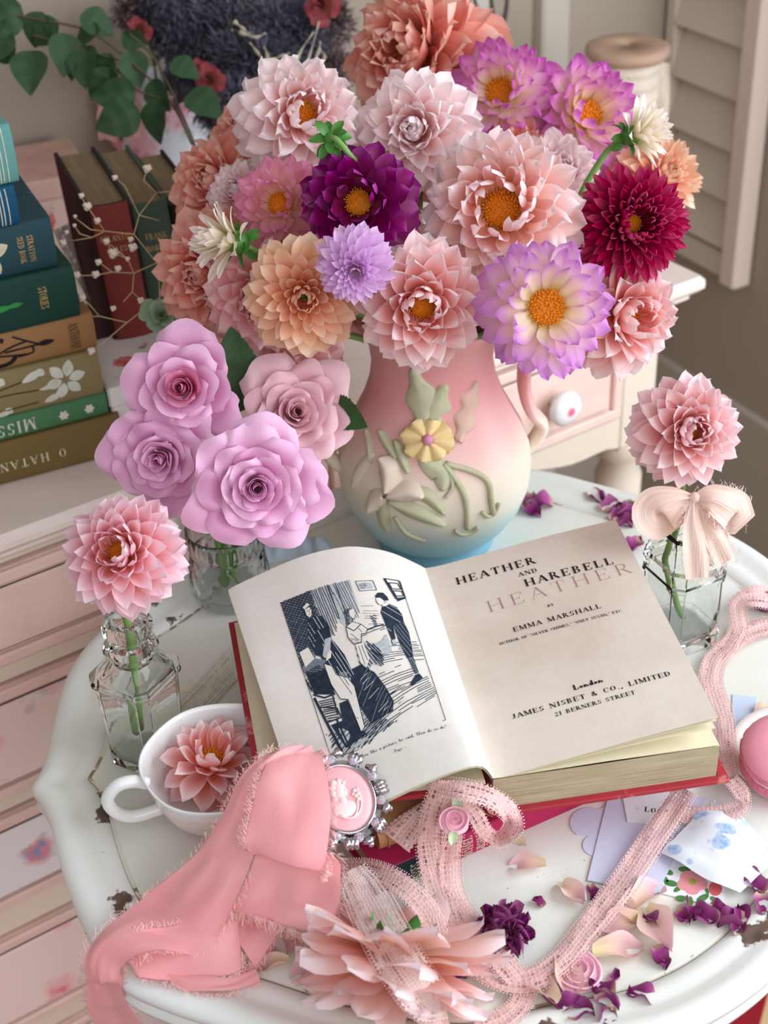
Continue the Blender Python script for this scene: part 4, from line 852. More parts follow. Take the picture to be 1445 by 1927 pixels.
    # girl with long hair and a white blouse
    region(mid, fm, [(.455, .20), (.49, .185), (.535, .195), (.53, .225), (.49, .235), (.475, .30), (.44, .315), (.45, .25)]); hatch(dark, fd, [(.455, .20), (.49, .185), (.52, .195), (.48, .235), (.475, .31), (.43, .32), (.45, .25)], 1.2, .016, .006)
    line(dark, fd, [(.53, .20), (.545, .225), (.535, .25), (.51, .265), (.50, .28)], .006)
    blouse = [(.44, .30), (.50, .28), (.56, .31), (.60, .35), (.575, .375), (.54, .37), (.52, .42), (.46, .42), (.43, .37)]
    line(dark, fd, blouse+[blouse[0]], .006); hatch(mid, fm, blouse, .5, .03, .007); line(dark, fd, [(.44, .31), (.50, .34), (.56, .32)], .010); line(dark, fd, [(.58, .355), (.66, .345), (.74, .335)], .012); line(dark, fd, [(.58, .375), (.66, .365), (.74, .352)], .006)
    skirt = [(.46, .42), (.53, .42), (.60, .45), (.66, .55), (.62, .60), (.56, .57), (.50, .60), (.455, .55)]
    region(light, fl, skirt); hatch(dark, fd, skirt, 1.25, .026, .008); hatch(dark, fd, [(.56, .42), (.62, .46), (.67, .54), (.64, .60), (.58, .55)], 1.1, .016, .009)
    # boy in a dark suit with knee breeches
    region(dark, fd, [(.74, .135), (.77, .11), (.815, .11), (.84, .14), (.845, .165), (.80, .17), (.765, .15), (.75, .165)]); line(dark, fd, [(.745, .15), (.738, .175), (.75, .195), (.775, .20)], .007); region(light, fm, [(.775, .165), (.825, .165), (.82, .195), (.78, .20)])
    jacket = [(.775, .205), (.84, .19), (.895, .215), (.92, .27), (.915, .325), (.82, .335), (.795, .34), (.80, .44), (.765, .45), (.755, .35), (.745, .25)]
    region(dark, fm, jacket); hatch(light, fd, jacket, .8, .034, .006, .004, .55)
    region(light, fm, [(.76, .445), (.80, .44), (.795, .475), (.765, .48)]); line(dark, fd, [(.76, .445), (.762, .478), (.795, .475)], .006)
    region(dark, fm, [(.815, .335), (.915, .325), (.93, .40), (.915, .50), (.90, .57), (.845, .575), (.82, .45)]); hatch(mid, fd, [(.815, .335), (.915, .325), (.93, .40), (.90, .57), (.845, .575), (.82, .45)], 1.2, .03, .007, .004, .6)
    region(mid, fm, [(.85, .575), (.90, .57), (.905, .68), (.87, .685)]); hatch(dark, fd, [(.85, .575), (.90, .57), (.905, .68), (.87, .685)], 1.4, .016, .007); region(dark, fd, [(.80, .745), (.87, .69), (.905, .685), (.925, .715), (.87, .735), (.82, .755)])
    # seated figure in a ruffled dark skirt, armchair with a pale throw
    gown = [(.36, .56), (.46, .55), (.55, .62), (.60, .72), (.63, .82), (.60, .87), (.48, .885), (.40, .90), (.36, .80), (.33, .70)]
    region(dark, fm, gown); hatch(light, fd, [(.40, .58), (.5, .60), (.60, .80), (.58, .86), (.48, .86), (.42, .75)], -.5, .04, .006, .006, .45); hatch(mid, fd, gown, -.9, .03, .006, .006, .5)
    region(mid, fm, [(.0, .36), (.06, .34), (.13, .42), (.20, .45), (.18, .50), (.05, .50), (.0, .47)]); hatch(dark, fd, [(.0, .47), (.14, .46), (.22, .55), (.20, .66), (.02, .62)], .5, .016, .010); region(dark, fl, [(.02, .48), (.16, .48), (.22, .58), (.18, .66), (.03, .62)])
    throw = [(.18, .47), (.235, .50), (.25, .56), (.33, .60), (.36, .66), (.34, .90), (.30, .92), (.28, .72), (.22, .70), (.185, .60)]
    line(dark, fd, throw+[throw[0]], .006); hatch(mid, fm, throw, 1.25, .035, .007, .005, .6); region(light, fl, throw)
    region(dark, fm, [(.20, .72), (.28, .72), (.31, .90), (.26, .90), (.18, .82)])
    for q, wd in (([(.02, .62), (.10, .66), (.19, .66)], .014), ([(.02, .64), (.05, .78), (.10, .98)], .022), ([(.14, .80), (.17, .98)], .016), ([(.03, .70), (.17, .74), (.18, .80), (.06, .80)], .012), ([(.17, .66), (.16, .78)], .012), ([(.02, .60), (.0, .52)], .012)): line(dark, fd, q, wd)
    hatch(dark, fd, [(.03, .66), (.18, .68), (.17, .80), (.06, .80)], .2, .02, .009); region(dark, fm, [(.08, .82), (.24, .82), (.34, .94), (.14, .97)])
    region(mid, fm, [(.36, .565), (.30, .60), (.23, .57), (.28, .55)]); line(dark, fd, [(.23, .575), (.30, .605), (.38, .57)], .008)
    # faces, hands and linen left as bare paper
    bare, feat = MB(), MB(); fb, ff = mk(0.046), mk(0.052)
    for p in ([(.155, .09), (.20, .072), (.218, .09), (.165, .106)], [(.165, .108), (.208, .103), (.217, .13), (.203, .16), (.183, .167), (.166, .145)], [(.50, .205), (.535, .198), (.548, .225), (.535, .252), (.512, .262), (.495, .235)], blouse, [(.47, .425), (.535, .425), (.545, .53), (.50, .58), (.465, .54)], [(.742, .15), (.775, .148), (.80, .168), (.785, .20), (.752, .198), (.738, .176)], [(.775, .198), (.825, .183), (.83, .20), (.78, .212)], throw, [(.235, .415), (.27, .41), (.25, .45), (.20, .46)], [(.02, .35), (.10, .34), (.12, .42), (.03, .45)]): region(bare, fb, p)
    for p, w_ in (([(.178, .124), (.188, .122)], .006), ([(.20, .121), (.209, .12)], .006), ([(.195, .125), (.199, .138)], .004), ([(.188, .15), (.20, .148)], .005), ([(.165, .108), (.163, .17), (.175, .20)], .006), ([(.217, .12), (.225, .17)], .005), ([(.535, .222), (.545, .222)], .006), ([(.53, .245), (.54, .243)], .004), ([(.742, .172), (.75, .172)], .006), ([(.745, .19), (.755, .19)], .004), ([(.44, .30), (.49, .34), (.56, .31)], .008), ([(.46, .35), (.50, .40)], .004), ([(.53, .33), (.55, .36)], .004), ([(.49, .44), (.495, .56)], .004), ([(.515, .44), (.525, .54)], .004), (blouse+[blouse[0]], .005), (throw+[throw[0]], .005)): line(feat, ff, p, w_)
    hatch(feat, ff, [(.24, .52), (.33, .62), (.31, .88), (.29, .70)], 1.3, .03, .004, .004, .6); hatch(feat, ff, [(.44, .37), (.52, .40), (.50, .42), (.46, .42)], .5, .016, .004)
    obj('engraving', bare, M['page_left'], pl); obj('engraving', feat, M['ink_blue'], pl)
    line(dark, fd, [(0, 0), (0, 1), (1, 1), (1, 0)], .005)
    e = obj('engraving', light, M['ink_light'], pl); tag(e, 'black engraved picture of a family in a parlour')
    tag(obj('engraving', mid, M['ink_mid'], pl), None); tag(obj('engraving', dark, M['ink_blue'], pl), None)
MBW = None
open_book()
# ================================================================== closed books
def closed_book(name, label, o, ex, ey, ez, L, Wd, T, cov, pg, group=None, board=0.22, rnd_spine=0.5, tail=True, over=0.25):
    """o: corner; ex runs along the spine (length L), ey away from the spine (width Wd), ez through the thickness (T). Spine is the face at ey = 0"""
    t = thing(name, label, 'book', o+ex*L/2+ey*Wd/2, group)
    n = 10; prof = []
    for k in range(n+1):
        a = math.pi*k/n; prof.append((-rnd_spine*math.sin(a)+rnd_spine, T*(0.5-0.5*math.cos(a))))
    prof[0] = (rnd_spine, 0); prof[-1] = (rnd_spine, T)
    outer = [(Wd, 0)]+prof+[(Wd, T)]; inner = [(Wd, T-board), (rnd_spine+.3, T-board)]+[(x+board*.9, lerp(board, T-board, y/T)) for x, y in reversed(prof)][1:-1]+[(rnd_spine+.3, board), (Wd, board)]
    full = outer+inner; m = MB(); N = len(full)
    m.grid(lambda a, b: o+ex*(b*L)+ey*full[round(a*N) % N][0]+ez*full[round(a*N) % N][1], N, 1, True, False)
    no = len(outer)
    for y in (0, L):       # end faces of the case as quads between outer and inner outlines
        for k in range(no-1):
            a, b = outer[k], outer[k+1]; c, d = inner[len(inner)-1-min(len(inner)-1, max(0, round(k*(len(inner)-1)/(no-1))))], inner[len(inner)-1-min(len(inner)-1, round((k+1)*(len(inner)-1)/(no-1)))]
            m.quad(*[o+ex*y+ey*p[0]+ez*p[1] for p in (a, b, d, c)])
    c = obj('cover', m, cov, t)
    m = MB(); x0, x1, y0, y1 = over, L-over, rnd_spine*0.4+board, Wd-over
    def pg_(p, q, r, s): m.quad(p, q, r, s)
    P = lambda a, b, z: o+ex*a+ey*b+ez*z
    for x in (x0, x1): m.grid(lambda a, b: P(x, lerp(y0, y1, a), lerp(board, T-board, b)), 1, 1, False, False)
    m.grid(lambda a, b: P(lerp(x0, x1, a), y1, lerp(board, T-board, b)), 1, 1, False, False)
    obj('pages', m, pg, t)
    sp = lambda off=0.03: (lambda x, y: o+ex*x+ey*(-off+rnd_spine*(1-math.sin(math.acos(max(-1, min(1, 1-2*max(0, min(T, y))/T))))))+ez*y)
    return t, sp
def spine_text(t, sp, s, h, x, y, rot, mat, tr=0.1, wt=1.2, st=1.0, name='title_lettering', par=None):
    p, w = text_polys(s, h, tr, wt, st); mb = MB(); ink(mb, [[(a, b-h/2) for a, b in q] for q in p], sp(0.085), x, y, rot); obj(name, mb, mat, t)
# stack that lifts the open book: crimson book, tan ribbed book, navy paperback
M['crimson_cloth'] = cloth('crimson_book_cloth', lin(178, 34, 84), lin(200, 80, 110), 0.75); M['tan_leather'] = cloth('tan_ribbed_leather', lin(186, 136, 92), lin(140, 96, 60), 0.72); M['navy'] = cloth('navy_book_cloth', lin(26, 44, 54), lin(60, 80, 90), 0.75)
M['maroon'] = cloth('dark_maroon_cloth', lin(112, 24, 36), lin(150, 70, 60), 0.74)
def under_stack():
    # crimson book with a navy title band: the spine faces the front
    q0, q1 = onz(828, 1640, 0.0), onz(1110, 1515, 0.0); ex = (q1-q0).normalized(); ey = V(-ex.y, ex.x, 0); o = q0-ex*3.4+V(0, 0, 0.03)
    t, sp = closed_book('crimson_book', 'crimson cloth book with navy title band on its spine, lowest under the open book', o, ex, ey, DZ, 16.0, 11.0, 1.7, M['crimson_cloth'], M['edges'], 'books stacked under the open book', 0.2, 0.25)
    f = sp(0.025); m = MB(); m.grid(lambda a, b: f(lerp(-.02, 3.4, a), lerp(0.0, 1.7, b)), 4, 10); obj('title_band', m, M['navy'], t)
    for s_, h, x, y in (('MICHAEL', .50, 5.05, .86), ('GIBSON', .50, 5.8, .80), ('ROSES', .56, 1.95, .85), ('H', .5, .75, .6)): spine_text(t, sp, s_, h, x, y, math.pi/2, M['cream_ink'], .03, 1.1, .52)
    spine_text(t, sp, 'for', .85, 2.75, .85, math.pi/2, M['cream_ink'], .03, .9, .7)
    # tan ribbed book laid on top, spine also to the front
    r0, r1 = onz(722, 1632, 1.2), onz(905, 1575, 1.2); e = (r1-r0).normalized(); ex2 = (e+V(0, 0, 0.035)).normalized(); ey2 = V(-e.y, e.x, 0); ez2 = ex2.cross(ey2)
    t, sp = closed_book('ribbed_tan_book', 'tan leather book with ribbed rounded spine between crimson book and open book', r0+ey2*0.35+V(0, 0, 0.56), ex2, ey2, ez2, 13.5, 9.6, 1.5, M['tan_leather'], M['edges_dark'], 'books stacked under the open book', 0.2, 0.6)
    for k in range(11):
        f = sp(0.03); m = MB(); m.tube([f(0.5+k*0.55, lerp(0.02, 1.48, a/10)) for a in range(11)], 0.06, 6); obj('spine_band', m, M['tan_leather'], t)
    closed_book('maroon_book', 'dark maroon book under the sloping cover beside the tan book', bp(-3.4, -5.0, 0.02), -BX, BY, DZ, 4.2, 11.0, 3.2, M['maroon'], M['edges_dark'], 'books stacked under the open book', 0.25, 0.3)
under_stack()
# ================================================================== glass, roses, single dahlias, cup
def glass(name, c=(0.97, 0.99, 0.98), rough=0.02, bump=0.0, bs=60):
    t = NT(name); t.base(c); t.set(rough, 0.5); t.p.inputs['Transmission Weight'].default_value = 1.0; t.p.inputs['IOR'].default_value = 1.42
    if bump: t.bump(t.noise(t.coord(), bs, 3), bump, 0.002)
    return t.m
M['glass'] = glass('clear_bottle_glass', (0.93, 0.96, 0.94), 0.02, 0.12, 90); M['glass_cut'] = glass('cut_glass', (0.93, 0.96, 0.95), 0.04)
def octa_loft(c, rings, yaw, inner=0.22, n_in=None):
    """rings = [(half width, chamfer, z, roundness)]; double-walled open bottle"""
    mb = MB()
    def pt(a, h, ch, rd):
        k = int(a*16) % 16; P = []
        s = [(h, -(h-ch)), (h, h-ch), (h-ch, h), (-(h-ch), h), (-h, h-ch), (-h, -(h-ch)), (-(h-ch), -h), (h-ch, -h)]
        i = k//2; p = s[i] if k % 2 == 0 else ((s[i][0]+s[(i+1) % 8][0])/2, (s[i][1]+s[(i+1) % 8][1])/2)
        an = math.atan2(p[1], p[0]); q = (h*math.cos(an), h*math.sin(an)); p = (lerp(p[0], q[0], rd), lerp(p[1], q[1], rd))
        return V(p[0]*math.cos(yaw)-p[1]*math.sin(yaw), p[0]*math.sin(yaw)+p[1]*math.cos(yaw), 0)
    full = rings; N = len(full)
    mb.grid(lambda a, t: c+pt(a, full[round(t*(N-1))][0], full[round(t*(N-1))][1], full[round(t*(N-1))][3])+V(0, 0, full[round(t*(N-1))][2]), 16, N-1, True, True)
    return mb
def autosharp(o, ang=32):
    me = o.data; 
    try: me.set_sharp_from_angle(angle=math.radians(ang))
    except Exception: pass
    return o
LBC = onz(280, 1418, 0.04)
def left_bottle():
    t = thing('glass_bottle', 'clear octagonal glass bottle with ringed neck beside the teacup', 'bottle', LBC)
    R = [(0.02, 0.0, 0.0, 0), (1.55, .5, 0.0, 0), (1.68, .52, 0.15, 0), (1.72, .52, 1.2, 0), (1.86, .55, 5.6, 0), (2.02, .62, 5.85, 0), (2.06, .64, 6.05, 0), (1.98, .6, 6.25, 0), (1.30, .45, 6.75, .5), (1.08, .4, 6.95, 1), (1.05, .4, 7.2, 1), (1.40, .4, 7.45, 1), (1.52, .4, 7.85, 1), (1.38, .4, 8.25, 1), (1.10, .4, 8.4, 1), (1.14, .4, 8.6, 1), (1.34, .4, 8.85, 1), (1.36, .4, 9.4, 1), (1.22, .4, 9.7, 1), (0.85, .4, 9.72, 1), (0.82, .4, 8.4, 1), (0.80, .4, 7.0, 1), (1.5, .45, 6.1, .2), (1.62, .48, 5.7, 0), (1.5, .46, 1.2, 0), (1.4, .45, 0.6, 0), (0.02, 0, 0.55, 0)]
    autosharp(obj('bottle_body', octa_loft(LBC, R, math.radians(60)), M['glass'], t)); return t
left_bottle()
pl = atd(222, 1038, 75.6)
flower('dahlia', 'pink white-tipped dahlia standing in the ringed glass bottle', 'bottle_pink', pl, 3.35, face_dir(-0.05, 0.16), 'single dahlias in glass bottles', spin=0.3, stem_pts=[LBC+V(0, -0.1, 11.0), LBC+V(0.05, 0, 8.6), LBC+V(-.1, 0.1, 5.0), LBC+V(-.3, 0.2, 2.0)], stem_r=0.2, olive=False)
RBC = onz(1276, 1196, 0.04)
def right_bottle():
    t = thing('glass_bottle', 'clear square glass jar with embossed band beside the open book', 'bottle', RBC)
    R = [(0.02, 0, 0, 0), (1.75, .5, 0.0, 0), (1.92, .55, .2, 0), (1.95, .55, .9, 0), (1.88, .55, 1.0, 0), (1.90, .55, 4.8, 0), (2.03, .6, 4.95, 0), (2.03, .6, 5.15, 0), (1.93, .56, 5.25, 0), (1.93, .56, 5.85, 0), (2.03, .6, 5.95, 0), (2.03, .6, 6.15, 0), (1.85, .5, 6.3, 0), (1.8, .5, 7.9, .1), (1.92, .5, 8.0, .1), (1.92, .5, 8.3, .1), (1.7, .5, 8.4, .1), (1.5, .45, 8.3, .1), (1.5, .45, 6.3, 0), (1.62, .5, 5.6, 0), (1.6, .5, 1.2, 0), (1.5, .5, .95, 0), (.02, 0, .9, 0)]
    autosharp(obj('bottle_body', octa_loft(RBC, R, math.radians(25)), M['glass'], t)); return t
right_bottle()
pr = atd(1301, 812, 82.5)
flower('dahlia', 'blush dahlia with curled heart standing in the square glass jar', 'bottle_blush', pr, 3.35, face_dir(0.08, -0.1), 'single dahlias in glass bottles', spin=0.2, stem_pts=[atd(1280, 960, 85.6), atd(1262, 1030, 87.0), atd(1256, 1052, 87.4), atd(1262, 1075, 88), atd(1275, 1140, 89.4), RBC+V(0.2, 0.2, 1.2)], stem_r=0.2)
JC = onz(436, 1118, 0.0)
def rose_jar():
    t = thing('cut_glass_jar', 'small cut-glass jar with diamond pattern holding the pink roses', 'jar', JC)
    prof = [(0.02, 0.0), (2.0, 0.0), (2.35, .2), (2.55, .8), (2.62, 1.5), (2.6, 2.2), (2.5, 2.9), (2.38, 3.4), (2.32, 3.7), (2.42, 4.0), (2.5, 4.4), (2.55, 5.0), (2.5, 5.3), (2.35, 5.32), (2.25, 5.0), (2.15, 4.0), (2.2, 3.2), (2.3, 1.6), (2.0, .7), (.02, .55)]
    C = catmull([V(a, b, 0) for a, b in prof], 90)
    def fn(a, q):
        p = C[round(q*89)]; r = p.x
        if q < 0.42 and 0.3 < p.y < 3.2: r -= 0.10*(1-min(abs(math.sin(a*math.pi*14+p.y*2.1)), abs(math.sin(a*math.pi*14-p.y*2.1)))**0.5)*1.0
        elif q < .65 and p.y > 3.9: r -= 0.06*abs(math.sin(a*math.pi*24))
        return JC+V(r*math.cos(2*math.pi*a), r*math.sin(2*math.pi*a), p.y)
    obj('jar_body', MB().grid(fn, 112, 89, True), M['glass_cut'], t)
rose_jar()
# ---------------------------------------------------------------- garden roses
PM['rose'] = petal_mat('pink_rose_petal', [(0.0, lin(236, 190, 206)), (0.4, lin(232, 160, 200)), (0.8, lin(236, 176, 214)), (1.0, lin(240, 190, 222))], lin(244, 204, 228), 0.4, 0.45, 0.25, 0.05, 0.05)
PM['rose_in'] = petal_mat('deep_pink_rose_petal', [(0.0, lin(226, 110, 150)), (0.5, lin(232, 130, 170)), (1.0, lin(238, 164, 196))], lin(240, 176, 206), 0.4, 0.45, 0.25, 0.05, 0.05)
PM['rose_pale'] = petal_mat('pale_pink_rose_petal', [(0.0, lin(238, 180, 190)), (0.5, lin(240, 186, 198)), (1.0, lin(246, 206, 214))], lin(248, 216, 222), 0.4, 0.5, 0.25, 0.05, 0.05)
def leaf_mesh(name, mat, w=0.62, serr=0.05, n=13, fold=0.25, droop=0.35):
    mb = MB()
    def fn(a, t):
        s = a*2-1; ww = w*0.5*math.sin(math.pi*t**0.8)**0.85*(1+serr*(1 if int(t*n*2) % 2 else -1)*min(1, 4*(1-t)) if abs(s) > .9 else 1)
        y = s*ww; z = abs(s)*ww*fold-droop*t*t*0.5+0.02*math.sin(abs(s)*3-t*18)*ww*2; return V(t, y, z)
    mb.grid(fn, 6, n*2); return mesh_data(name, mb, mat, 1.0)
LEAF = leaf_mesh('leaf', M['leaf'])
def rose(label, u, v, r, D, a, b, mats, n=26, open_=1.0, spin=0.0, stem_to=None, tight=1.0, ragged=0.0):
    pos = atd(u, v, D); R = r*D/FPX; f = face_dir(a, b); base = pos-f*R*0.45; rg = random.Random(int(u*3+v)); F = frame(f, spin)
    t = thing('garden_rose', label, 'flower', base, 'garden roses in the cut-glass jar')
    for i in range(n):
        o = i/(n-1); az = i*2.39996+rg.uniform(-.15, .15)
        rt = R*(0.05+0.98*o**1.25*open_); zt = R*lerp(0.80*tight, 0.26, o**1.1)*rg.uniform(.95, 1.05)
        ang = math.radians(lerp(105, 40, min(1, o*1.5)))*rg.uniform(.92, 1.08); roll = lerp(0.02, 0.42, o)*R*rg.uniform(.6, 1.25); pt = lerp(0.05, rg.uniform(.12, .38), o)
        mid = (max(rt*0.92, 0.10*R), zt*0.30-0.05*R*o); ph = rg.uniform(0, 6.28); sk = rg.uniform(-.25, .25)*o
        def fn(A, T, rt=rt, zt=zt, ang=ang, roll=roll, pt=pt, mid=mid, ph=ph, az=az, o=o, sk=sk):
            s = A*2-1; te = T*(1-pt*abs(s)**1.6)
            p0, p1, p2 = (0.05*R, 0.0), mid, (rt, zt); q = lambda i_: (1-te)**2*p0[i_]+2*te*(1-te)*p1[i_]+te*te*p2[i_]
            rho, z = q(0), q(1); k = max(0.0, te-0.70)/0.30
            rho += roll*k**1.5*0.55; z -= roll*k**2*0.55
            e = max(0.0, abs(s)-0.55)/0.45; z -= roll*0.5*e**2*T*T; rho += roll*0.25*e*e*T
            z += R*0.05*(ragged+0.4*o)*math.sin(s*5+ph+T*3)*T*T
            wv = math.sin(math.pi*min(1.0, 0.16+T*0.62))
            th = az+s*ang*wv*(1.0 if o > .15 else 1.2)+sk*T; rho *= (1-0.08*s*(1 if o < .3 else 0))
            return V(rho*math.cos(th), rho*math.sin(th), z)
        mb = MB().grid(fn, 10, 10); me = mesh_data('petal', mb, mats[0] if o < 0.34 else mats[1], 0.01); child('petal', me, t, F.copy())
    for i in range(5): child('sepal', SEPAL, t, F @ Matrix.Rotation(i*1.2566, 4, 'Z') @ Matrix.Rotation(math.radians(10), 4, 'Y') @ Matrix.Scale(R*0.42/100, 4))
    st = stem_to or JC+V(rnd(-1, 1), rnd(-1, 1), 0.8)
    obj('stem', MB().tube(catmull([base+f*.1, base-f*R*.5, base.lerp(st, 0.5)-f*R*.3+V(0, 0, 0), JC+V(rnd(-.8, .8), rnd(-.8, .8), 4.5), st], 16), 0.2, 8), M['stem'], t)
    return t, F, base, R
def leaves(t, L, me=None):
    """L: list of (tip pixel, base pixel, depth tip, depth base, roll)"""
    for (tu, tv, bu, bv, dt, db, rl) in L:
        A, B = atd(bu, bv, db), atd(tu, tv, dt); d = B-A; ln = d.length; x = d.normalized(); nrm = (-FW); nrm = (nrm-x*nrm.dot(x)).normalized(); y = nrm.cross(x)
        Mx = Matrix((x, y, nrm)).transposed().to_4x4() @ Matrix.Rotation(rl, 4, 'X'); off = (A-ORI[t.name])/100
        child('leaf', me or LEAF, t, Matrix.Translation(off) @ Mx @ Matrix.Scale(ln/100, 4))
rs = (PM['rose_in'], PM['rose'])
t1 = rose('pink garden rose with a deep pink whorled heart, uppermost of the jar roses', 342, 730, 118, 80.5, 0.0, -0.05, rs, 26, 0.95, 0.4, None, 1.15)[0]
t2 = rose('lavender-pink garden rose, blown open, beside the stacked green books', 294, 868, 116, 81, -0.15, -0.28, (PM['rose'], PM['rose']), 30, 1.0, 1.3, None, 0.75, 0.7)[0]
t3 = rose('lavender-pink garden rose leaning low over the glass jar rim', 484, 920, 128, 78, 0.12, -0.15, (PM['rose'], PM['rose']), 34, 1.0, 2.2, None, 0.8, 0.6)[0]
t4 = rose('pale pink garden rose beside the two-handled vase', 560, 775, 112, 83.5, 0.2, 0.05, (PM['rose_pale'], PM['rose_pale']), 30, 1.0, 0.2, None, 0.9, 0.5)[0]
leaves(t1, [(436, 622, 452, 775, 84, 86, 0.1), (352, 955, 372, 930, 84, 84, 0.2)])
leaves(t4, [(680, 800, 615, 760, 84, 86, 0.2), (650, 702, 600, 700, 86, 87, 0.3), (608, 905, 575, 870, 84, 85, 0.0), (488, 672, 490, 700, 87, 88, 0.1)])
# ---------------------------------------------------------------- teacup with a dahlia
CC = V(*onz(414, 1424, 3.75)); CC.z = 0.0
M['china'] = plain('white_glazed_china', lin(238, 238, 236), 0.12, 0.5, var=0.02, scale=10)
M['china_print'] = floral_print('rose_printed_china', lin(236, 222, 216), (lin(196, 70, 84), lin(226, 130, 140)), lin(92, 104, 70), 62, 0.75, 0.14, 0.02)
def cup():
    t = thing('teacup', 'white china teacup with rose print holding a peach dahlia', 'cup', CC)
    n = 72; wob = lambda a: 1+0.012*math.cos(a*2*math.pi*6)
    def lat(prof):
        N = len(prof); return MB().grid(lambda a, q: CC+V(prof[round(q*(N-1))][0]*wob(a)*math.cos(2*math.pi*a), prof[round(q*(N-1))][0]*wob(a)*math.sin(2*math.pi*a), prof[round(q*(N-1))][1]), n, N-1, True)
    obj('cup_body', lat([(0.02, .1), (1.9, .1), (2.1, .02), (2.25, .02), (2.2, .3), (2.45, .5), (3.1, .95), (3.6, 1.6), (3.9, 2.4), (4.02, 2.95)]), M['china_print'], t)
    obj('cup_rim', lat([(4.02, 2.95), (4.15, 3.45), (4.26, 3.72), (4.24, 3.8), (4.14, 3.8), (4.05, 3.5), (3.85, 2.6), (3.45, 1.6), (2.9, 1.0), (2.0, .6), (.02, .5)]), M['china'], t)
    e = onz(205, 1512, 2.2)-CC; e.z = 0; e.normalize()
    P = catmull([CC+e*3.95+V(0, 0, 3.0), CC+e*4.6+V(0, 0, 3.35), CC+e*5.5+V(0, 0, 3.3), CC+e*6.1+V(0, 0, 2.5), CC+e*5.8+V(0, 0, 1.5), CC+e*4.9+V(0, 0, .9), CC+e*3.3+V(0, 0, 1.05)], 26)
    obj('handle', MB().tube(P, [0.36]*26, 12), M['china'], t)
cup()
style('cup', PM['salmon'], 46, 62, -18, 0.9, 0.62, 0.7, 0.22, 5, (0.46, 0.46), (0.9, 0.5), (1.1, 0.6), (0.5, -0.25), POINT, 0.5, 'orange', 0.24)
pc = V(*onz(400, 1424, 2.7)); flower('dahlia', 'peach-pink dahlia lying inside the white teacup', 'cup', pc, 2.75, (V(0.22, -0.18, 1)).normalized(), None, spin=0.5, sepals=False)
# dahlia lying face down at the front of the table, its green calyx showing
style('fallen', PM['cafe'], 46, 30, -30, 0.9, 0.85, 0.8, 0.14, 5, (0.44, 0.50), (0.7, 0.5), (0.6, 0.5), (0.1, 0.15), MID, 0.5, None, droop=0.02)
fpos = V(*onz(742, 1838, 1.7)); fd = (V(-0.22, -0.55, -0.75)).normalized()
ft = flower('dahlia', 'peach dahlia fallen on its side on the table, bright green calyx showing', 'fallen', fpos, 4.1, fd, None, spin=0.3, lim=lambda az, k: True)
# ================================================================== ribbons, brooch and the things strewn on the table
def ribbon_strip(mb, pairs, n=60, nu=8, sag=0.0, wob=0.0, seed=0, lift=0.0):
    """pairs of ((u,v,z),(u,v,z)) -> smooth strip; uv.y runs in cm"""
    rg = random.Random(seed); A = catmull([onz(*p[0]) for p in pairs], n); B = catmull([onz(*p[1]) for p in pairs], n)
    L = [0.0]
    for i in range(1, n): L.append(L[-1]+((A[i]+B[i])/2-(A[i-1]+B[i-1])/2).length)
    b = len(mb.v); cu = nu+1; ph = rg.uniform(0, 9)
    for j in range(n):
        for i in range(cu):
            a = i/nu; p = A[j].lerp(B[j], a); t = (A[min(j+1, n-1)]-A[max(j-1, 0)]); nn = t.cross(B[j]-A[j]); nn = nn.normalized() if nn.length > 1e-6 else V(0, 0, 1)
            if nn.z < 0: nn = -nn
            h = sag*math.sin(math.pi*a)+wob*(noise.noise(V(a*3+ph, L[j]*0.35, 0.3))+0.45*noise.noise(V(a*9+ph, L[j]*0.5, 1.3)))
            mb.v.append(p+nn*h+V(0, 0, lift))
    for j in range(n-1):
        for i in range(nu):
            mb.face((b+j*cu+i, b+j*cu+i+1, b+(j+1)*cu+i+1, b+(j+1)*cu+i), [(i/nu, L[j]), ((i+1)/nu, L[j]), ((i+1)/nu, L[j+1]), (i/nu, L[j+1])])
    return A, B
def fray(mb, A, B, n, ln, seed=0, w=0.012, both=True):
    ln *= 1.15; n = int(n*.8)
    """loose threads along the two selvedges"""
    rg = random.Random(seed)
    for E, O in ((A, B), (B, A))[:2 if both else 1]:
        for k in range(n):
            x = rg.uniform(0, len(E)-1.01); i = int(x); p = E[i].lerp(E[i+1], x-i); out = (p-O[i].lerp(O[i+1], x-i)).normalized(); t = (E[i+1]-E[i]).normalized()
            d = (out+t*rg.uniform(-1.1, 1.1)+V(0, 0, rg.uniform(-.1, .5))).normalized(); l = ln*rg.uniform(.4, 1.3); c = p+d*l*.5+t*rg.uniform(-.1, .1)+V(0, 0, rg.uniform(-.03, .06)); e = p+d*l+t*rg.uniform(-.2, .2)+V(0, 0, rg.uniform(-.12, .02))
            s = d.cross(V(0.3, 0.2, 1)).normalized()*w
            for (q0, q1) in ((p, c), (c, e)): mb.quad(q0-s, q0+s, q1+s, q1-s)
def chiffon_mat():
    t = NT('pink_chiffon'); t.set(0.75, 0.15); co = t.coord('UV'); n = t.noise(t.mapping(co, (30, 6, 1)), 1.0, 2); n2 = t.noise(t.coord(), 25, 3)
    c = t.ramp(n2, [(0.3, lin(248, 168, 172)), (0.7, lin(252, 186, 188))]); t.base(c); t.p.inputs['Sheen Weight'].default_value = 0.3; t.bump(t.noise(t.coord(), 900, 2), 0.2, 0.0006); translucent(t, c, 0.22); return t.m
M['chiffon'] = chiffon_mat(); M['chiffon_thread'] = plain('pink_thread', lin(246, 200, 198), 0.8, 0.2, var=0.1)
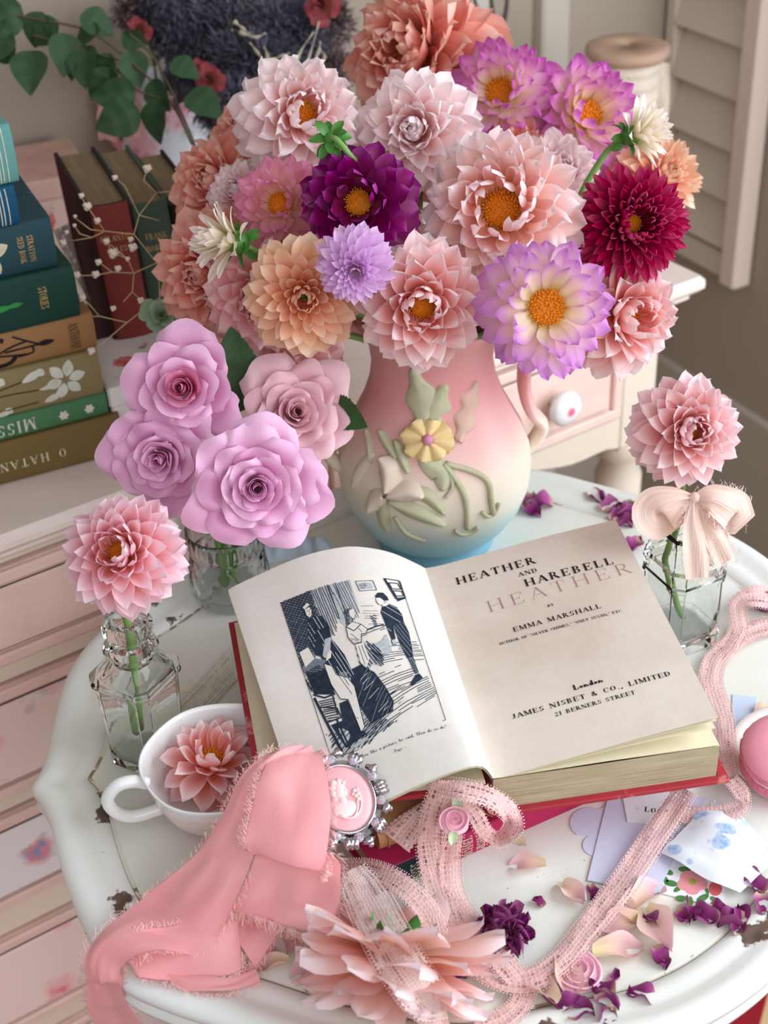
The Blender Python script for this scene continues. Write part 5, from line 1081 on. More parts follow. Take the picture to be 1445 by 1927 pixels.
def chiffon():
    t = thing('chiffon_ribbon', 'coral pink chiffon ribbon with frayed edges draped over cup and table edge', 'ribbon', onz(400, 1740, 0))
    mb, fr = MB(), MB()
    S1 = [((552, 1408, 7.3), (596, 1416, 7.0)), ((500, 1420, 7.6), (545, 1440, 7.2)), ((455, 1460, 6.9), (518, 1500, 6.6)), ((418, 1530, 5.7), (492, 1580, 5.4)), ((378, 1600, 4.1), (458, 1660, 3.8)), ((322, 1652, 2.6), (420, 1740, 2.2)), ((268, 1692, 1.7), (372, 1792, 1.5)), ((195, 1748, 2.0), (290, 1790, 2.6)), ((163, 1795, 1.5), (232, 1815, 1.5)), ((163, 1850, 0.2), (230, 1850, 0.4)), ((168, 1900, -2.6), (246, 1896, -2.2)), ((186, 1980, -7), (292, 1975, -7))]
    A, B = ribbon_strip(mb, S1, 90, 10, 0.25, 0.35, 1); fray(fr, A, B, 520, 0.32, 2)
    S2 = [((520, 1424, 6.9), (600, 1412, 7.0)), ((508, 1432, 7.5), (606, 1424, 7.3)), ((488, 1470, 7.5), (616, 1470, 7.2)), ((474, 1520, 6.9), (622, 1535, 6.6)), ((462, 1580, 6.0), (612, 1620, 5.5)), ((472, 1604, 5.3), (598, 1650, 4.8)), ((490, 1598, 4.7), (610, 1640, 4.3))]
    A, B = ribbon_strip(mb, S2, 60, 10, 0.2, 0.25, 5); fray(fr, A, B, 420, 0.35, 4)
    S3 = [((484, 1600, 4.9), (560, 1600, 4.9)), ((476, 1622, 4.6), (632, 1612, 4.6)), ((462, 1655, 3.6), (641, 1650, 3.9)), ((440, 1700, 2.2), (636, 1712, 2.5)), ((428, 1712, 1.7), (604, 1768, 1.5)), ((455, 1712, 1.1), (585, 1752, 0.9)), ((490, 1720, 0.8), (560, 1742, 0.7))]
    A, B = ribbon_strip(mb, S3, 60, 10, 0.2, 0.45, 8); fray(fr, A, B, 220, 0.3, 6)
    # frayed cut end across the lower edge of the fold
    E = catmull([onz(428, 1708, 1.9), onz(480, 1722, 1.9), onz(540, 1745, 1.8), onz(604, 1768, 1.6)], 30); O = [p+UP*2 for p in E]; fray(fr, E, O, 320, 0.42, 9, 0.012, False)
    S4 = [((440, 1700, 1.4), (455, 1790, 0.8)), ((400, 1716, 1.7), (448, 1826, 0.9)), ((330, 1740, 2.0), (395, 1838, 0.9)), ((262, 1752, 2.2), (320, 1845, 0.9)), ((220, 1785, 1.7), (268, 1838, 1.1)), ((262, 1812, 1.2), (300, 1836, 1.0)), ((340, 1826, 0.9), (350, 1862, 0.8)), ((420, 1836, 0.7), (425, 1868, 0.6)), ((475, 1815, 0.5), (490, 1846, 0.4))]
    A, B = ribbon_strip(mb, S4, 80, 8, 0.15, 0.35, 12); fray(fr, A, B, 420, 0.3, 10)
    S5 = [((500, 1650, 2.0), (560, 1690, 2.0)), ((470, 1700, 1.2), (520, 1760, 1.0)), ((440, 1760, 0.8), (480, 1822, 0.5))]
    A, B = ribbon_strip(mb, S5, 30, 6, 0.15, 0.2, 15); fray(fr, A, B, 120, 0.3, 11)
    obj('ribbon', mb, M['chiffon'], t); f = obj('frayed_threads', fr, M['chiffon_thread'], t); f['kind'] = 'stuff'
chiffon()
def lace_mat(name, c, hole=0.5, pic=True, scale=1.0):
    """cloth lace: real see-through holes cut by a procedural mesh pattern"""
    t = NT(name); t.set(0.8, 0.15); uv = t.coord('UV'); x, y, _ = t.sep(uv)
    ax = t.math('ABSOLUTE', t.math('MULTIPLY_ADD', x, 2.0, -1.0))
    cells = t.voronoi(t.mapping(uv, (7.5*scale, 4.0*scale, 1)), 1.0, 'DISTANCE_TO_EDGE', 'Distance', 0.35)
    holes = t.ramp(cells, [(0.10, 0.0), (0.16, 1.0)])
    fig = t.ramp(t.noise(t.mapping(uv, (3.5, 1.7, 1)), 1.0, 2), [(0.46, 0.0), (0.54, 1.0)])        # denser worked figures
    band = t.ramp(ax, [(0.0, 0.35), (0.30, 0.35), (0.34, 1.0), (0.55, 1.0), (0.60, 0.0), (0.70, 0.0), (0.72, 1.0), (0.86, 1.0), (0.88, 0.0)])
    sc = t.math('SINE', t.math('MULTIPLY', y, 24.0)); edge = t.math('GREATER_THAN', ax, t.math('MULTIPLY_ADD', sc, 0.045, 0.945))
    h = t.math('MULTIPLY', t.math('MULTIPLY', holes, band), t.math('SUBTRACT', 1.0, t.math('MULTIPLY', fig, 0.75))); h = t.math('MULTIPLY', h, hole); h = t.math('MAXIMUM', h, edge)
    cc = t.ramp(t.noise(t.coord(), 60, 3), [(0.3, tuple(q*0.82 for q in c)), (0.7, c)]); t.base(cc); t.bump(cells, 0.5, 0.0015)
    t.link(t.math('SUBTRACT', 1.0, h), t.p.inputs['Alpha']); return t.m
M['lace'] = lace_mat('dusty_pink_lace', lin(236, 192, 188), 0.85); M['lace_white'] = lace_mat('pale_pink_net_lace', lin(240, 214, 208), 0.85, True, 1.7); M['lace_ivory'] = lace_mat('ivory_lace', lin(226, 222, 206), 0.7, True, 1.3)
def along(path, wpx, z=None):
    """pairs from a centre line of (u,v,z,width px)"""
    out = []
    for i, p in enumerate(path):
        a, b = path[max(i-1, 0)], path[min(i+1, len(path)-1)]; dx, dy = b[0]-a[0], b[1]-a[1]; L = math.hypot(dx, dy) or 1; w = (p[3] if len(p) > 3 else wpx)/2; nx, ny = -dy/L*w, dx/L*w
        out.append(((p[0]+nx, p[1]+ny, p[2]), (p[0]-nx, p[1]-ny, p[2])))
    return out
def picots(mb, A, B, step=0.16, r=0.045):
    """tiny looped beads along both selvedges"""
    for E, O in ((A, B), (B, A)):
        acc = 0.0
        for i in range(len(E)-1):
            d = (E[i+1]-E[i]); l = d.length
            if l < 1e-6: continue
            while acc < l:
                p = E[i]+d*(acc/l); o = (E[i]-O[i]).normalized(); c = p+o*r*0.8; t = d.normalized(); n = t.cross(o)
                b = len(mb.v); mb.v += [c+o*r*1.3, c+t*r, c-o*r, c-t*r, c+n*r, c-n*r]
                for q in ((0, 1, 4), (1, 2, 4), (2, 3, 4), (3, 0, 4), (1, 0, 5), (2, 1, 5), (3, 2, 5), (0, 3, 5)): mb.face([b+k for k in q], None, True)
                acc += step
            acc -= l
M['picot'] = plain('picot_thread', lin(240, 206, 202), 0.8, 0.2, var=0.05)
def lace(label, paths, mat, name='lace_ribbon', sag=0.05, wob=0.12, base=None, pic=True, n=110):
    mbs, pc = MB(), MB()
    first = paths[0][0]; t = thing(name, label, 'ribbon', onz(first[0], first[1], 0) if base is None else base)
    for k, p in enumerate(paths):
        A, B = ribbon_strip(mbs, along(p, 46), n, 8, sag, wob, 20+k)
        if pic: picots(pc, A, B)
    obj('ribbon', mbs, mat, t)
    if pic: f = obj('picot_edge', pc, M['picot'], t); f['kind'] = 'stuff'
    return t
lace('dusty pink lace ribbon tied at the book spine, trailing in a long curve', [
    [(832, 1466, 6.3, 40), (828, 1490, 5.6, 44), (815, 1530, 4.6, 46), (806, 1580, 3.2, 46), (815, 1640, 1.6, 50), (838, 1710, 0.75, 52), (868, 1780, 0.5, 46), (925, 1832, 0.5, 48), (990, 1846, 0.6, 50), (1052, 1812, 0.6, 48), (1105, 1750, 0.6, 52), (1160, 1680, 0.7, 54), (1215, 1600, 0.8, 52), (1262, 1530, 1.2, 48), (1290, 1485, 1.8, 44)],
    [(835, 1480, 6.0, 34), (870, 1486, 6.3, 40), (920, 1500, 6.0, 40), (958, 1528, 5.2, 38), (966, 1556, 4.2, 36), (940, 1580, 3.2, 30), (912, 1566, 3.4, 30), (892, 1530, 4.2, 32), (866, 1500, 5.0, 30)],
    [(845, 1500, 5.2, 34), (852, 1560, 3.6, 40), (846, 1620, 2.0, 44), (855, 1690, 0.8, 44), (905, 1760, 0.7, 40), (950, 1815, 0.7, 46), (985, 1865, 0.5, 46), (960, 1910, 0.5, 44), (900, 1940, 0.5, 40)]], M['lace'])
lace('wide pale net lace ribbon lying over the fallen peach dahlia', [[(660, 1640, 2.6, 60), (690, 1690, 2.8, 84), (725, 1760, 4.2, 92), (765, 1830, 4.6, 92), (810, 1885, 3.2, 88), (835, 1880, 1.6, 80)]], M['lace_white'], sag=0.1)
lace('dusty pink lace ribbon looping from under the chiffon towards the fallen dahlia', [[(640, 1636, 1.6, 40), (700, 1640, 2.4, 44), (760, 1668, 3.0, 46), (808, 1720, 2.6, 46), (826, 1790, 1.6, 44), (800, 1860, 0.9, 50), (770, 1885, 0.6, 50)]], M['lace'])
lace('dusty pink lace ribbon curling along the fore edge of the open book', [
    [(1470, 1130, 0.8, 40), (1420, 1122, 1.4, 44), (1388, 1138, 1.2, 36), (1390, 1180, 0.6, 34), (1372, 1215, 0.5, 36), (1345, 1245, 0.6, 44), (1338, 1290, 0.7, 48), (1355, 1350, 0.9, 50), (1362, 1410, 1.1, 46), (1374, 1462, 1.4, 36)],
    [(1480, 1172, 0.3, 34), (1430, 1182, 0.4, 36), (1385, 1205, 0.4, 36), (1350, 1228, 0.4, 40)],
    [(1376, 1468, 1.6, 26), (1396, 1494, 1.5, 28), (1394, 1520, 1.2, 30), (1350, 1534, 0.9, 34), (1300, 1534, 0.6, 34), (1275, 1522, 0.5, 30)]], M['lace'])
lace('flat ivory lace strip under the white teacup', [[(345, 1345, 0.12, 52), (400, 1290, 0.12, 54), (450, 1235, 0.12, 54)]], M['lace_ivory'], pic=False, sag=0.0, wob=0.02)
lace('narrow pink lace tail gathered beside the tan book', [[(820, 1500, 4.6, 20), (790, 1530, 4.2, 36), (765, 1560, 3.6, 60), (745, 1585, 3.2, 66)]], M['lace'], pic=False)
# ---------------------------------------------------------------- cameo brooch
M['silver'] = plain('polished_silver', lin(196, 192, 196), 0.16, 0.5, 1.0, 0.10, 80); M['cameo_pink'] = plain('pink_cameo_resin', lin(238, 176, 180), 0.35, 0.5, var=0.04); M['cameo_white'] = plain('pale_cameo_relief', lin(246, 214, 212), 0.4, 0.5, var=0.04); M['crystal'] = glass('rhinestone_crystal', (0.97, 0.97, 1.0), 0.0); M['gem'] = plain('rhinestone_facets', lin(214, 206, 222), 0.05, 1.0, 0.6, 0.4, 700)
def brooch():
    c = onz(648, 1505, 5.75); nz = V(0.10, -0.42, 0.9).normalized(); ex = (RT-nz*RT.dot(nz)).normalized(); ey = nz.cross(ex); rot = 0.35
    ex, ey = ex*math.cos(rot)+ey*math.sin(rot), ey*math.cos(rot)-ex*math.sin(rot)
    P = lambda x, y, z=0: c+ex*x+ey*y+nz*z
    t = thing('cameo_brooch', 'pink cameo brooch in an ornate silver rhinestone setting on the page corner', 'brooch', c)
    a_, b_ = 1.42, 1.72
    m = MB(); N = 48
    pr = [(1.02, -.1), (1.10, .12), (1.06, .26), (1.0, .28), (.97, .2), (.97, -.1)]
    m.grid(lambda a, q: P(a_*pr[round(q*5)][0]*math.cos(2*math.pi*a), b_*pr[round(q*5)][0]*math.sin(2*math.pi*a), pr[round(q*5)][1]), N, 5, True)
    m.grid(lambda a, q: P(a_*1.25*q*math.cos(2*math.pi*a)+0, b_*1.25*q*math.sin(2*math.pi*a), -.12), N, 2, True)
    rg = random.Random(4)
    for k in range(14):                     # shells and leaves around the oval
        a = 2*math.pi*k/14; r = 1.26+0.08*(k % 2); p = P(a_*r*math.cos(a), b_*r*math.sin(a), 0.05); d = (ex*math.cos(a)*1+ey*math.sin(a)).normalized(); s = nz.cross(d)
        if k % 2 == 0:
            for j in (-1, 0, 1): m.tube([p-d*.22+s*j*.08, p+d*.12+s*j*.2+nz*.16, p+d*.40+s*j*.26], [.12, .22, .10], 8)
        else:
            m.tube([p-s*.32, p+d*.14+nz*.12, p+s*.32], [.12, .22, .12], 8); m.sphere(p+d*.28, .17, 8, 6)
    obj('setting', m, M['silver'], t)
    for k in range(10):
        a = 2*math.pi*(k+.5)/10; p = P(a_*1.22*math.cos(a), b_*1.22*math.sin(a), 0.26); m = MB(); d = [p+ex*math.cos(q*math.pi/4)*.25+ey*math.sin(q*math.pi/4)*.25 for q in range(8)]
        b = len(m.v); m.v += d+[p+nz*.12+ex*math.cos(q*math.pi/4)*.11+ey*math.sin(q*math.pi/4)*.11 for q in range(8)]
        for q in range(8): m.face((q, (q+1) % 8, 8+(q+1) % 8, 8+q), None, False)
        m.face(range(8, 16), None, False); obj('rhinestone', m, M['gem'], t)
    m = MB(); m.grid(lambda a, q: P(a_*.97*q*math.cos(2*math.pi*a), b_*.97*q*math.sin(2*math.pi*a), 0.14+0.2*math.sqrt(max(0, 1-q*q))), N, 10, True); obj('cameo_disc', m, M['cameo_pink'], t)
    m = MB(); Q = lambda x, y, rx, ry, h: m.grid(lambda a, q: P(x+rx*math.sin(q*1.57)*math.cos(2*math.pi*a), y+ry*math.sin(q*1.57)*math.sin(2*math.pi*a), 0.30+h*math.cos(q*1.57)), 14, 5, True)
    Q(-.12, .42, .34, .44, .16); Q(.14, .32, .12, .10, .16); Q(.05, .15, .16, .13, .12); Q(-.12, -.12, .20, .36, .10); Q(-.15, -.55, .66, .42, .10)
    for (x, y, r) in ((-.42, .62, .2), (-.3, .85, .2), (-.02, .86, .18), (-.5, .36, .18), (-.5, .08, .16), (.18, .74, .12), (.55, .18, .12), (.68, -.02, .12), (.52, -.1, .11), (.72, .22, .09), (.6, -.28, .12), (.42, .02, .09)): Q(x, y, r, r, .17)
    m.tube([P(.75*math.cos(a*.1), -.1+1.0*math.sin(a*.1), .34) for a in range(-24, 2)], .05, 6); m.tube([P(.55*math.cos(a*.1)-.05, -.25+.85*math.sin(a*.1), .36) for a in range(-24, 0)], .045, 6)
    tag(obj('cameo_relief', m, M['cameo_white'], t), 'pale raised profile of a lady with flowers')
brooch()
# ---------------------------------------------------------------- ribbon rosebud on the lace knot and satin rosette
M['satin'] = plain('pink_satin', lin(244, 188, 204), 0.32, 0.5, var=0.05, scale=120); M['satin_leaf'] = plain('pale_green_satin', lin(190, 208, 170), 0.4, 0.4, var=0.06)
def rosette(name, label, c, R, nz, turns=3.3, mat='satin', hgt=0.5, leafs=()):
    ex = (RT-nz*RT.dot(nz)).normalized(); ey = nz.cross(ex); t = thing(name, label, 'ribbon flower', c); m = MB(); n = 150
    def fn(a, q):       # rolled strip: a across the strip, q along the spiral
        th = q*turns*2*math.pi; r = R*(0.06+0.80*q**0.85); lean = 0.20*R*q; h = R*hgt*(1.05-0.55*q)
        rr = r+lean*a*1.25; z = -0.1*R+h*math.sin(a*math.pi*0.62)/math.sin(math.pi*.62)*(1 if a < .8 else 1-.5*(a-.8)); rr *= 1+0.05*math.sin(th*2.5)
        return c+ex*rr*math.cos(th)+ey*rr*math.sin(th)+nz*z
    m.grid(fn, 6, n); obj('rolled_ribbon', m, M[mat], t)
    m = MB(); m.grid(lambda a, q: c+(ex*math.cos(2*math.pi*a)+ey*math.sin(2*math.pi*a))*R*q*(0.98+0.04*math.sin(a*30))+nz*(0.12*R*(1-q)-.02), 30, 3, True); obj('backing', m, M[mat], t)
    for (ang, ln) in leafs:
        d = ex*math.cos(ang)+ey*math.sin(ang); s = nz.cross(d); m = MB()
        m.grid(lambda a, q: c+d*(R*.6+ln*q)+s*((a*2-1)*ln*.3*math.sin(math.pi*min(1, q*.9+.1))**.8)+nz*(0.1*ln*abs(a*2-1)-0.12*ln*q*q), 6, 10); obj('leaf', m, M['satin_leaf'], t)
    return t
rosette('ribbon_rosebud', 'tiny pink ribbon rosebud with pale green leaves on the lace knot', onz(856, 1545, 4.9), 0.72, (V(0.05, -0.55, 0.8)).normalized(), 2.6, 'satin', 0.85, ((1.4, 1.0), (-1.7, .8)))
rosette('satin_rosette', 'pink satin rosette lying among loose petals at the table front', onz(1086, 1828, 0.25), 1.22, V(0.0, -0.12, 1).normalized(), 3.6, 'satin', 0.42)
# ---------------------------------------------------------------- bow on the square jar
M['silk'] = None
def silk():
    t = NT('blush_silk'); t.set(0.55, 0.3); n = t.noise(t.mapping(t.coord('UV'), (14, .8, 1)), 1, 3); c = t.ramp(n, [(0.3, lin(236, 200, 184)), (0.7, lin(248, 224, 212))]); t.base(c); t.bump(n, 0.5, 0.002); translucent(t, c, 0.35); return t.m
M['silk'] = silk()
def bow():
    c = atd(1305, 938, 84.0); t = thing('silk_bow', 'blush silk bow with frayed ends tied below the jar dahlia', 'ribbon', c); m, fr = MB(), MB()
    def loop(P, w0, seed):
        """P: centre line list of (u,v,D,width cm, tilt)"""
        pts = catmull([atd(u, v, D) for u, v, D, w in P], 36); ws = catmull([V(w, 0, 0) for *_, w in P], 36); A, B = [], []
        for i, p in enumerate(pts):
            d = (pts[min(i+1, 35)]-pts[max(i-1, 0)]).normalized(); s = d.cross(FW).normalized(); s = (s+FW*0.25).normalized(); A.append(p+s*ws[i].x/2); B.append(p-s*ws[i].x/2)
        rg = random.Random(seed); ph = rg.uniform(0, 9); b = len(m.v); L = 0
        for j in range(36):
            for i in range(11):
                a = i/10; q = A[j].lerp(B[j], a); k = ws[j].x/max(w.x for w in ws); m.v.append(q-FW*(0.16*math.sin(a*22+ph)*(1.15-k)+0.14*math.sin(a*9+j*.1+ph)*k))
        for j in range(35):
            for i in range(10): m.face((b+j*11+i, b+j*11+i+1, b+j*11+12+i, b+j*11+11+i), [(i/10, j*.1), (i/10+.1, j*.1), (i/10+.1, j*.1+.1), (i/10, j*.1+.1)])
        return A, B
    A, B = loop([(1306, 938, 83.9, .5), (1270, 945, 83.5, 1.9), (1242, 958, 83.6, 2.9), (1238, 968, 84.4, 3.0), (1270, 962, 84.9, 1.8), (1304, 942, 84.3, .5)], 1, 1)
    A, B = loop([(1306, 938, 83.9, .5), (1340, 938, 83.4, 1.7), (1376, 956, 83.6, 2.4), (1382, 966, 84.6, 2.5), (1345, 958, 85.2, 1.7), (1308, 942, 84.4, .5)], 1, 2); fray(fr, A, B, 60, .3, 3)
    A, B = loop([(1306, 940, 83.8, .5), (1306, 980, 83.6, 1.2), (1310, 1030, 83.8, 1.7), (1312, 1088, 84.4, 1.5)], 1, 3); fray(fr, A, B, 120, .3, 5)
    fray(fr, [A[-1], B[-1]], [A[-4], B[-4]], 60, .4, 6, .012, False)
    A, B = loop([(1310, 940, 83.9, .5), (1330, 980, 83.9, 1.2), (1350, 1020, 84.3, 1.5), (1366, 1058, 85, 1.4)], 1, 4); fray(fr, A, B, 120, .3, 7); fray(fr, [A[-1], B[-1]], [A[-4], B[-4]], 60, .4, 8, .012, False)
    obj('ribbon', m, M['silk'], t); f = obj('frayed_threads', fr, plain('silk_thread', lin(250, 232, 222), .8, .2), t); f['kind'] = 'stuff'
    m = MB(); m.sphere(c-FW*.15, .34, 12, 8, Matrix(((1, 0, 0), (0, .9, 0), (0, 0, 1.2)))); obj('knot', m, M['silk'], t)
bow()
# ---------------------------------------------------------------- cards, cloth, plate, macarons
M['lilac_card'] = paper('lilac_card_stock', lin(214, 212, 234), lin(204, 204, 226)); M['white_card'] = paper('white_card_stock', lin(236, 236, 240), lin(226, 226, 234)); M['blue_card'] = paper('pale_blue_card_stock', lin(206, 216, 236), lin(198, 208, 230))
M['blue_toile'] = floral_print('blue_toile_cotton', lin(236, 240, 246), (lin(150, 180, 220), lin(190, 208, 234)), lin(160, 186, 222), 75, 0.85, 0.85, 0.06)
def flat_card(name, label, px, z, mat, th=0.045, cat='card', group=None):
    m = MB(); m.prism([(p.x, p.y) for p in [onz(u, v, z+th) for u, v in px]], lambda x, y: V(x, y, z), lambda x, y: V(x, y, z+th)); return tag(obj(name, m, mat), label, cat, group)
sc = [(1140, 1505), (1136, 1612)]
def arcpx(c, r, a0, a1, n=8): return [(c[0]+r*math.cos(math.radians(lerp(a0, a1, k/n))), c[1]+r*.8*math.sin(math.radians(lerp(a0, a1, k/n)))) for k in range(n+1)]
flat_card('scalloped_card', 'pale lilac card with scalloped border tucked under the plain lilac card', [(1150, 1512), (1142, 1620)]+arcpx((1122, 1590), 26, 60, 235, 8)+arcpx((1108, 1548), 36, 130, 300, 8), 0.02, M['lilac_card'])
flat_card('plain_card', 'plain lilac card partly under the open book', [(1144, 1500), (1105, 1656), (1235, 1682), (1330, 1500)], 0.09, M['lilac_card'])
lc = thing('quote_card', 'lilac card printed with a signature line beneath the lace', 'card', onz(1215, 1520, 0.15))
m = MB(); q = [onz(u, v, 0.2) for u, v in ((1168, 1480), (1180, 1545), (1290, 1560), (1300, 1480))]; m.prism([(p.x, p.y) for p in q], lambda x, y: V(x, y, .15), lambda x, y: V(x, y, .2)); obj('card', m, M['white_card'], lc)
a0, a1 = onz(1186, 1524, .21), onz(1290, 1540, .21); cx_ = (a1-a0).normalized(); cy_ = V(-cx_.y, cx_.x, 0); m = MB(); p_, w_ = text_polys('- LOUISA', 0.34, .14, 1.2, 1.1, 'l'); ink(m, p_, lambda x, y: a0+cx_*x+cy_*y+V(0, 0, .006), .25, .05); obj('lettering', m, M['ink'], lc)
flat_card('blue_card', 'small pale blue card beside the lace along the book', [(1378, 1306), (1424, 1312), (1414, 1392), (1376, 1405)], 0.02, M['blue_card'])
fc = thing('floral_card', 'white card printed with a pink wild rose and green leaves', 'card', onz(1290, 1660, 0.02))
m = MB(); q = [onz(u, v, 0.08) for u, v in ((1192, 1668), (1356, 1708), (1372, 1640), (1232, 1560))]; m.prism([(p.x, p.y) for p in q], lambda x, y: V(x, y, .03), lambda x, y: V(x, y, .08)); obj('card', m, M['white_card'], fc)
M['print_pink'] = plain('printed_rose_pink', lin(230, 150, 156), .8, .2, var=.08, scale=200); M['print_green'] = plain('printed_leaf_green', lin(82, 130, 70), .8, .2, var=.2, scale=200); M['print_red'] = plain('printed_coral_red', lin(214, 98, 100), .8, .2, var=.1); M['print_olive'] = plain('printed_olive', lin(168, 168, 70), .8, .2, var=.1)
mp, mg, mr, mo, mk_ = MB(), MB(), MB(), MB(), MB()
def blob(mb, u, v, rx, ry, rot=0.0, z=.09, n=14, f=lambda a: 1.0): mb.poly([onz(u+(rx*math.cos(a)*f(a))*math.cos(rot)-(ry*math.sin(a)*f(a))*math.sin(rot), v+(rx*math.cos(a)*f(a))*math.sin(rot)+(ry*math.sin(a)*f(a))*math.cos(rot), z) for a in [2*math.pi*k/n for k in range(n)]])
for k in range(5): blob(mp, 1303+15*math.cos(k*1.257+.3), 1660+12*math.sin(k*1.257+.3), 15, 12, 0, .088+k*.0004)
blob(mr, 1346, 1672, 13, 14, 0, .089); blob(mo, 1303, 1659, 7, 6, 0, .094)
for (u, v, l, a) in ((1255, 1640, 17, .4), (1240, 1632, 15, -.9), (1262, 1662, 18, .2), (1276, 1672, 14, -.6), (1288, 1636, 16, .1), (1282, 1690, 15, .1), (1322, 1690, 18, -.5), (1345, 1694, 15, .6), (1300, 1695, 12, 1.4), (1330, 1676, 10, 1.2), (1252, 1655, 14, 1.0)): blob(mg, u, v, l*.75, l*.34, a, .087)
for mb_, k_ in ((mp, 'print_pink'), (mg, 'print_green'), (mr, 'print_red'), (mo, 'print_olive')): obj('printed_motif', mb_, M[k_], fc)
# folded blue and white cotton with a frayed edge
def toile():
    t = thing('toile_cloth', 'folded white cotton with blue toile flowers and frayed edge', 'cloth', onz(1345, 1600, 0)); m, fr = MB(), MB()
    A, B = ribbon_strip(m, [((1243, 1606, .35), (1348, 1512, .5)), ((1280, 1622, .7), (1380, 1522, .9)), ((1330, 1655, .6), (1420, 1560, .9)), ((1392, 1682, .3), (1462, 1620, .5))], 40, 16, 0.35, 0.25, 31); obj('folded_cloth', m, M['blue_toile'], t)
    E = [A[0].lerp(B[0], k/20) for k in range(21)]; O = [A[5].lerp(B[5], k/20) for k in range(21)]; fray(fr, E, O, 320, .35, 3, .012, False); f = obj('frayed_threads', fr, M['white_card'], t); f['kind'] = 'stuff'
toile()
PC = onz(1512, 1440, 0.0)
M['plate'] = floral_print('gilt_flower_china', lin(238, 226, 220), (lin(214, 160, 190), lin(196, 170, 130)), lin(170, 150, 120), 60, 0.4, 0.15, 0.03)
tag(obj('china_plate', MB().lathe(PC, [(0.02, .35), (2.3, .35), (2.7, .45), (3.7, .75), (4.05, .9), (4.1, .82), (3.7, .55), (2.6, .1), (2.4, .02), (0.02, .02)], 64), M['plate']), 'small gilt-flowered china plate carrying pink macarons', 'plate')
M['macaron'] = plain('pink_macaron_shell', lin(240, 158, 178), 0.55, 0.3, var=0.06, scale=90, bump=0.15, bscale=500); M['macaron_foot'] = plain('macaron_foot', lin(226, 130, 152), 0.9, 0.1, var=0.2, scale=500, bump=1.0, bscale=900); M['macaron_cream'] = plain('macaron_filling', lin(246, 200, 206), 0.6, 0.3)
def macaron(label, c, nz, R):
    F = frame(nz); t = thing('macaron', label, 'macaron', c, 'macarons on the plate'); rg = random.Random(2)
    def lat(prof, name, mat, ruf=0.0):
        N = len(prof); m = MB(); m.grid(lambda a, q: c+(F @ V(prof[round(q*(N-1))][0]*R*(1+ruf*noise.noise(V(a*40, prof[round(q*(N-1))][1]*20, 0)))*math.cos(2*math.pi*a), prof[round(q*(N-1))][0]*R*(1+ruf*noise.noise(V(a*40, prof[round(q*(N-1))][1]*20, 0)))*math.sin(2*math.pi*a), prof[round(q*(N-1))][1]*R)), 60, N-1, True); obj(name, m, M[mat], t)
    lat([(0.01, .74), (.4, .72), (.7, .64), (.9, .5), (.98, .36), (.97, .28), (.9, .26)], 'upper_shell', 'macaron'); lat([(.9, .30), (1.0, .27), (1.02, .2), (.98, .14), (.9, .12)], 'upper_foot', 'macaron_foot', .05)
    lat([(.85, .16), (.93, .08), (.94, -.05), (.85, -.14)], 'filling', 'macaron_cream'); lat([(.9, -.12), (1.0, -.14), (1.02, -.2), (.98, -.27), (.9, -.3)], 'lower_foot', 'macaron_foot', .05); lat([(.9, -.26), (.97, -.28), (.98, -.36), (.9, -.5), (.7, -.64), (.01, -.7)], 'lower_shell', 'macaron')
macaron('large pink macaron on the flowered plate edge', onz(1476, 1425, 2.0), V(-0.12, -0.25, 1).normalized(), 2.3)
macaron('pink macaron with cream showing, lower on the flowered plate', PC+V(0.2, -2.6, 1.6), V(0.5, -0.9, 0.5).normalized(), 1.2)
# ---------------------------------------------------------------- loose petals and dried rose petals
PM['dried'] = petal_mat('dried_magenta_petal', [(0.0, lin(222, 196, 150)), (0.25, lin(160, 60, 130)), (0.7, lin(126, 24, 100)), (1.0, lin(110, 18, 84))], lin(206, 150, 180), 0.25, 0.7, 0.12, 0.3, 0.2)
PM['loose'] = petal_mat('loose_blush_petal', [(0.0, lin(246, 230, 180)), (0.25, lin(246, 214, 190)), (0.7, lin(242, 196, 196)), (1.0, lin(240, 196, 206))], lin(250, 226, 226), 0.4, 0.55, 0.25, 0.2, 0.06)
def crumpled(seed, mat, amp, w, cup):
    rg = random.Random(seed); mb = MB(); ph = [rg.uniform(0, 6) for _ in range(4)]
    def fn(a, t):
        s = a*2-1; ww = w*.5*math.sin(math.pi*min(1, t*.86+.1))**.7; y = s*ww*(1+.2*math.sin(t*7+ph[0])); z = cup*s*s*ww*2+amp*(math.sin(s*4+ph[1]+t*3)*.10*t+math.sin(t*8+ph[2])*.07+.10*t*t*math.sin(s*7+ph[3])); return V(t-.5, y, z+.06)
    return mesh_data('petal', mb.grid(fn, 6, 8), mat, 1.0)
DRY = [crumpled(i, PM['dried'], 1.6, rnd(.6, .9), .5) for i in range(5)]; LOOSE = [crumpled(10+i, PM['loose'], .5, .55, .45) for i in range(3)]
def strew(name, label, meshes, spots, group, cat='petal'):
    for i, (u, v, r) in enumerate(spots):
        rg = random.Random(int(u*13+v)); L = r*2*(FPX**-1)*((58)/math.sin(PITCH+math.atan((v-963)/FPX))); c = onz(u, v, 0.06)
        o = bpy.data.objects.new(name, meshes[i % len(meshes)]); col.objects.link(o); o.location = W(c); o.rotation_euler = (rg.uniform(-.35, .35), rg.uniform(-.3, .3), rg.uniform(0, 6.28)); o.scale = (L/100,)*3; tag(o, label, cat, group)
strew('dried_petal', 'dried magenta rose petal among the crumbs by the floral card', DRY, [(1112, 1680, 17), (1302, 1716, 24), (1282, 1730, 20), (1330, 1728, 26), (1376, 1738, 26), (1392, 1725, 22), (1352, 1712, 18), (1238, 1806, 25), (1418, 1668, 26), (1436, 1708, 24), (1385, 1752, 20), (1228, 1738, 20)], 'dried petals by the floral card')
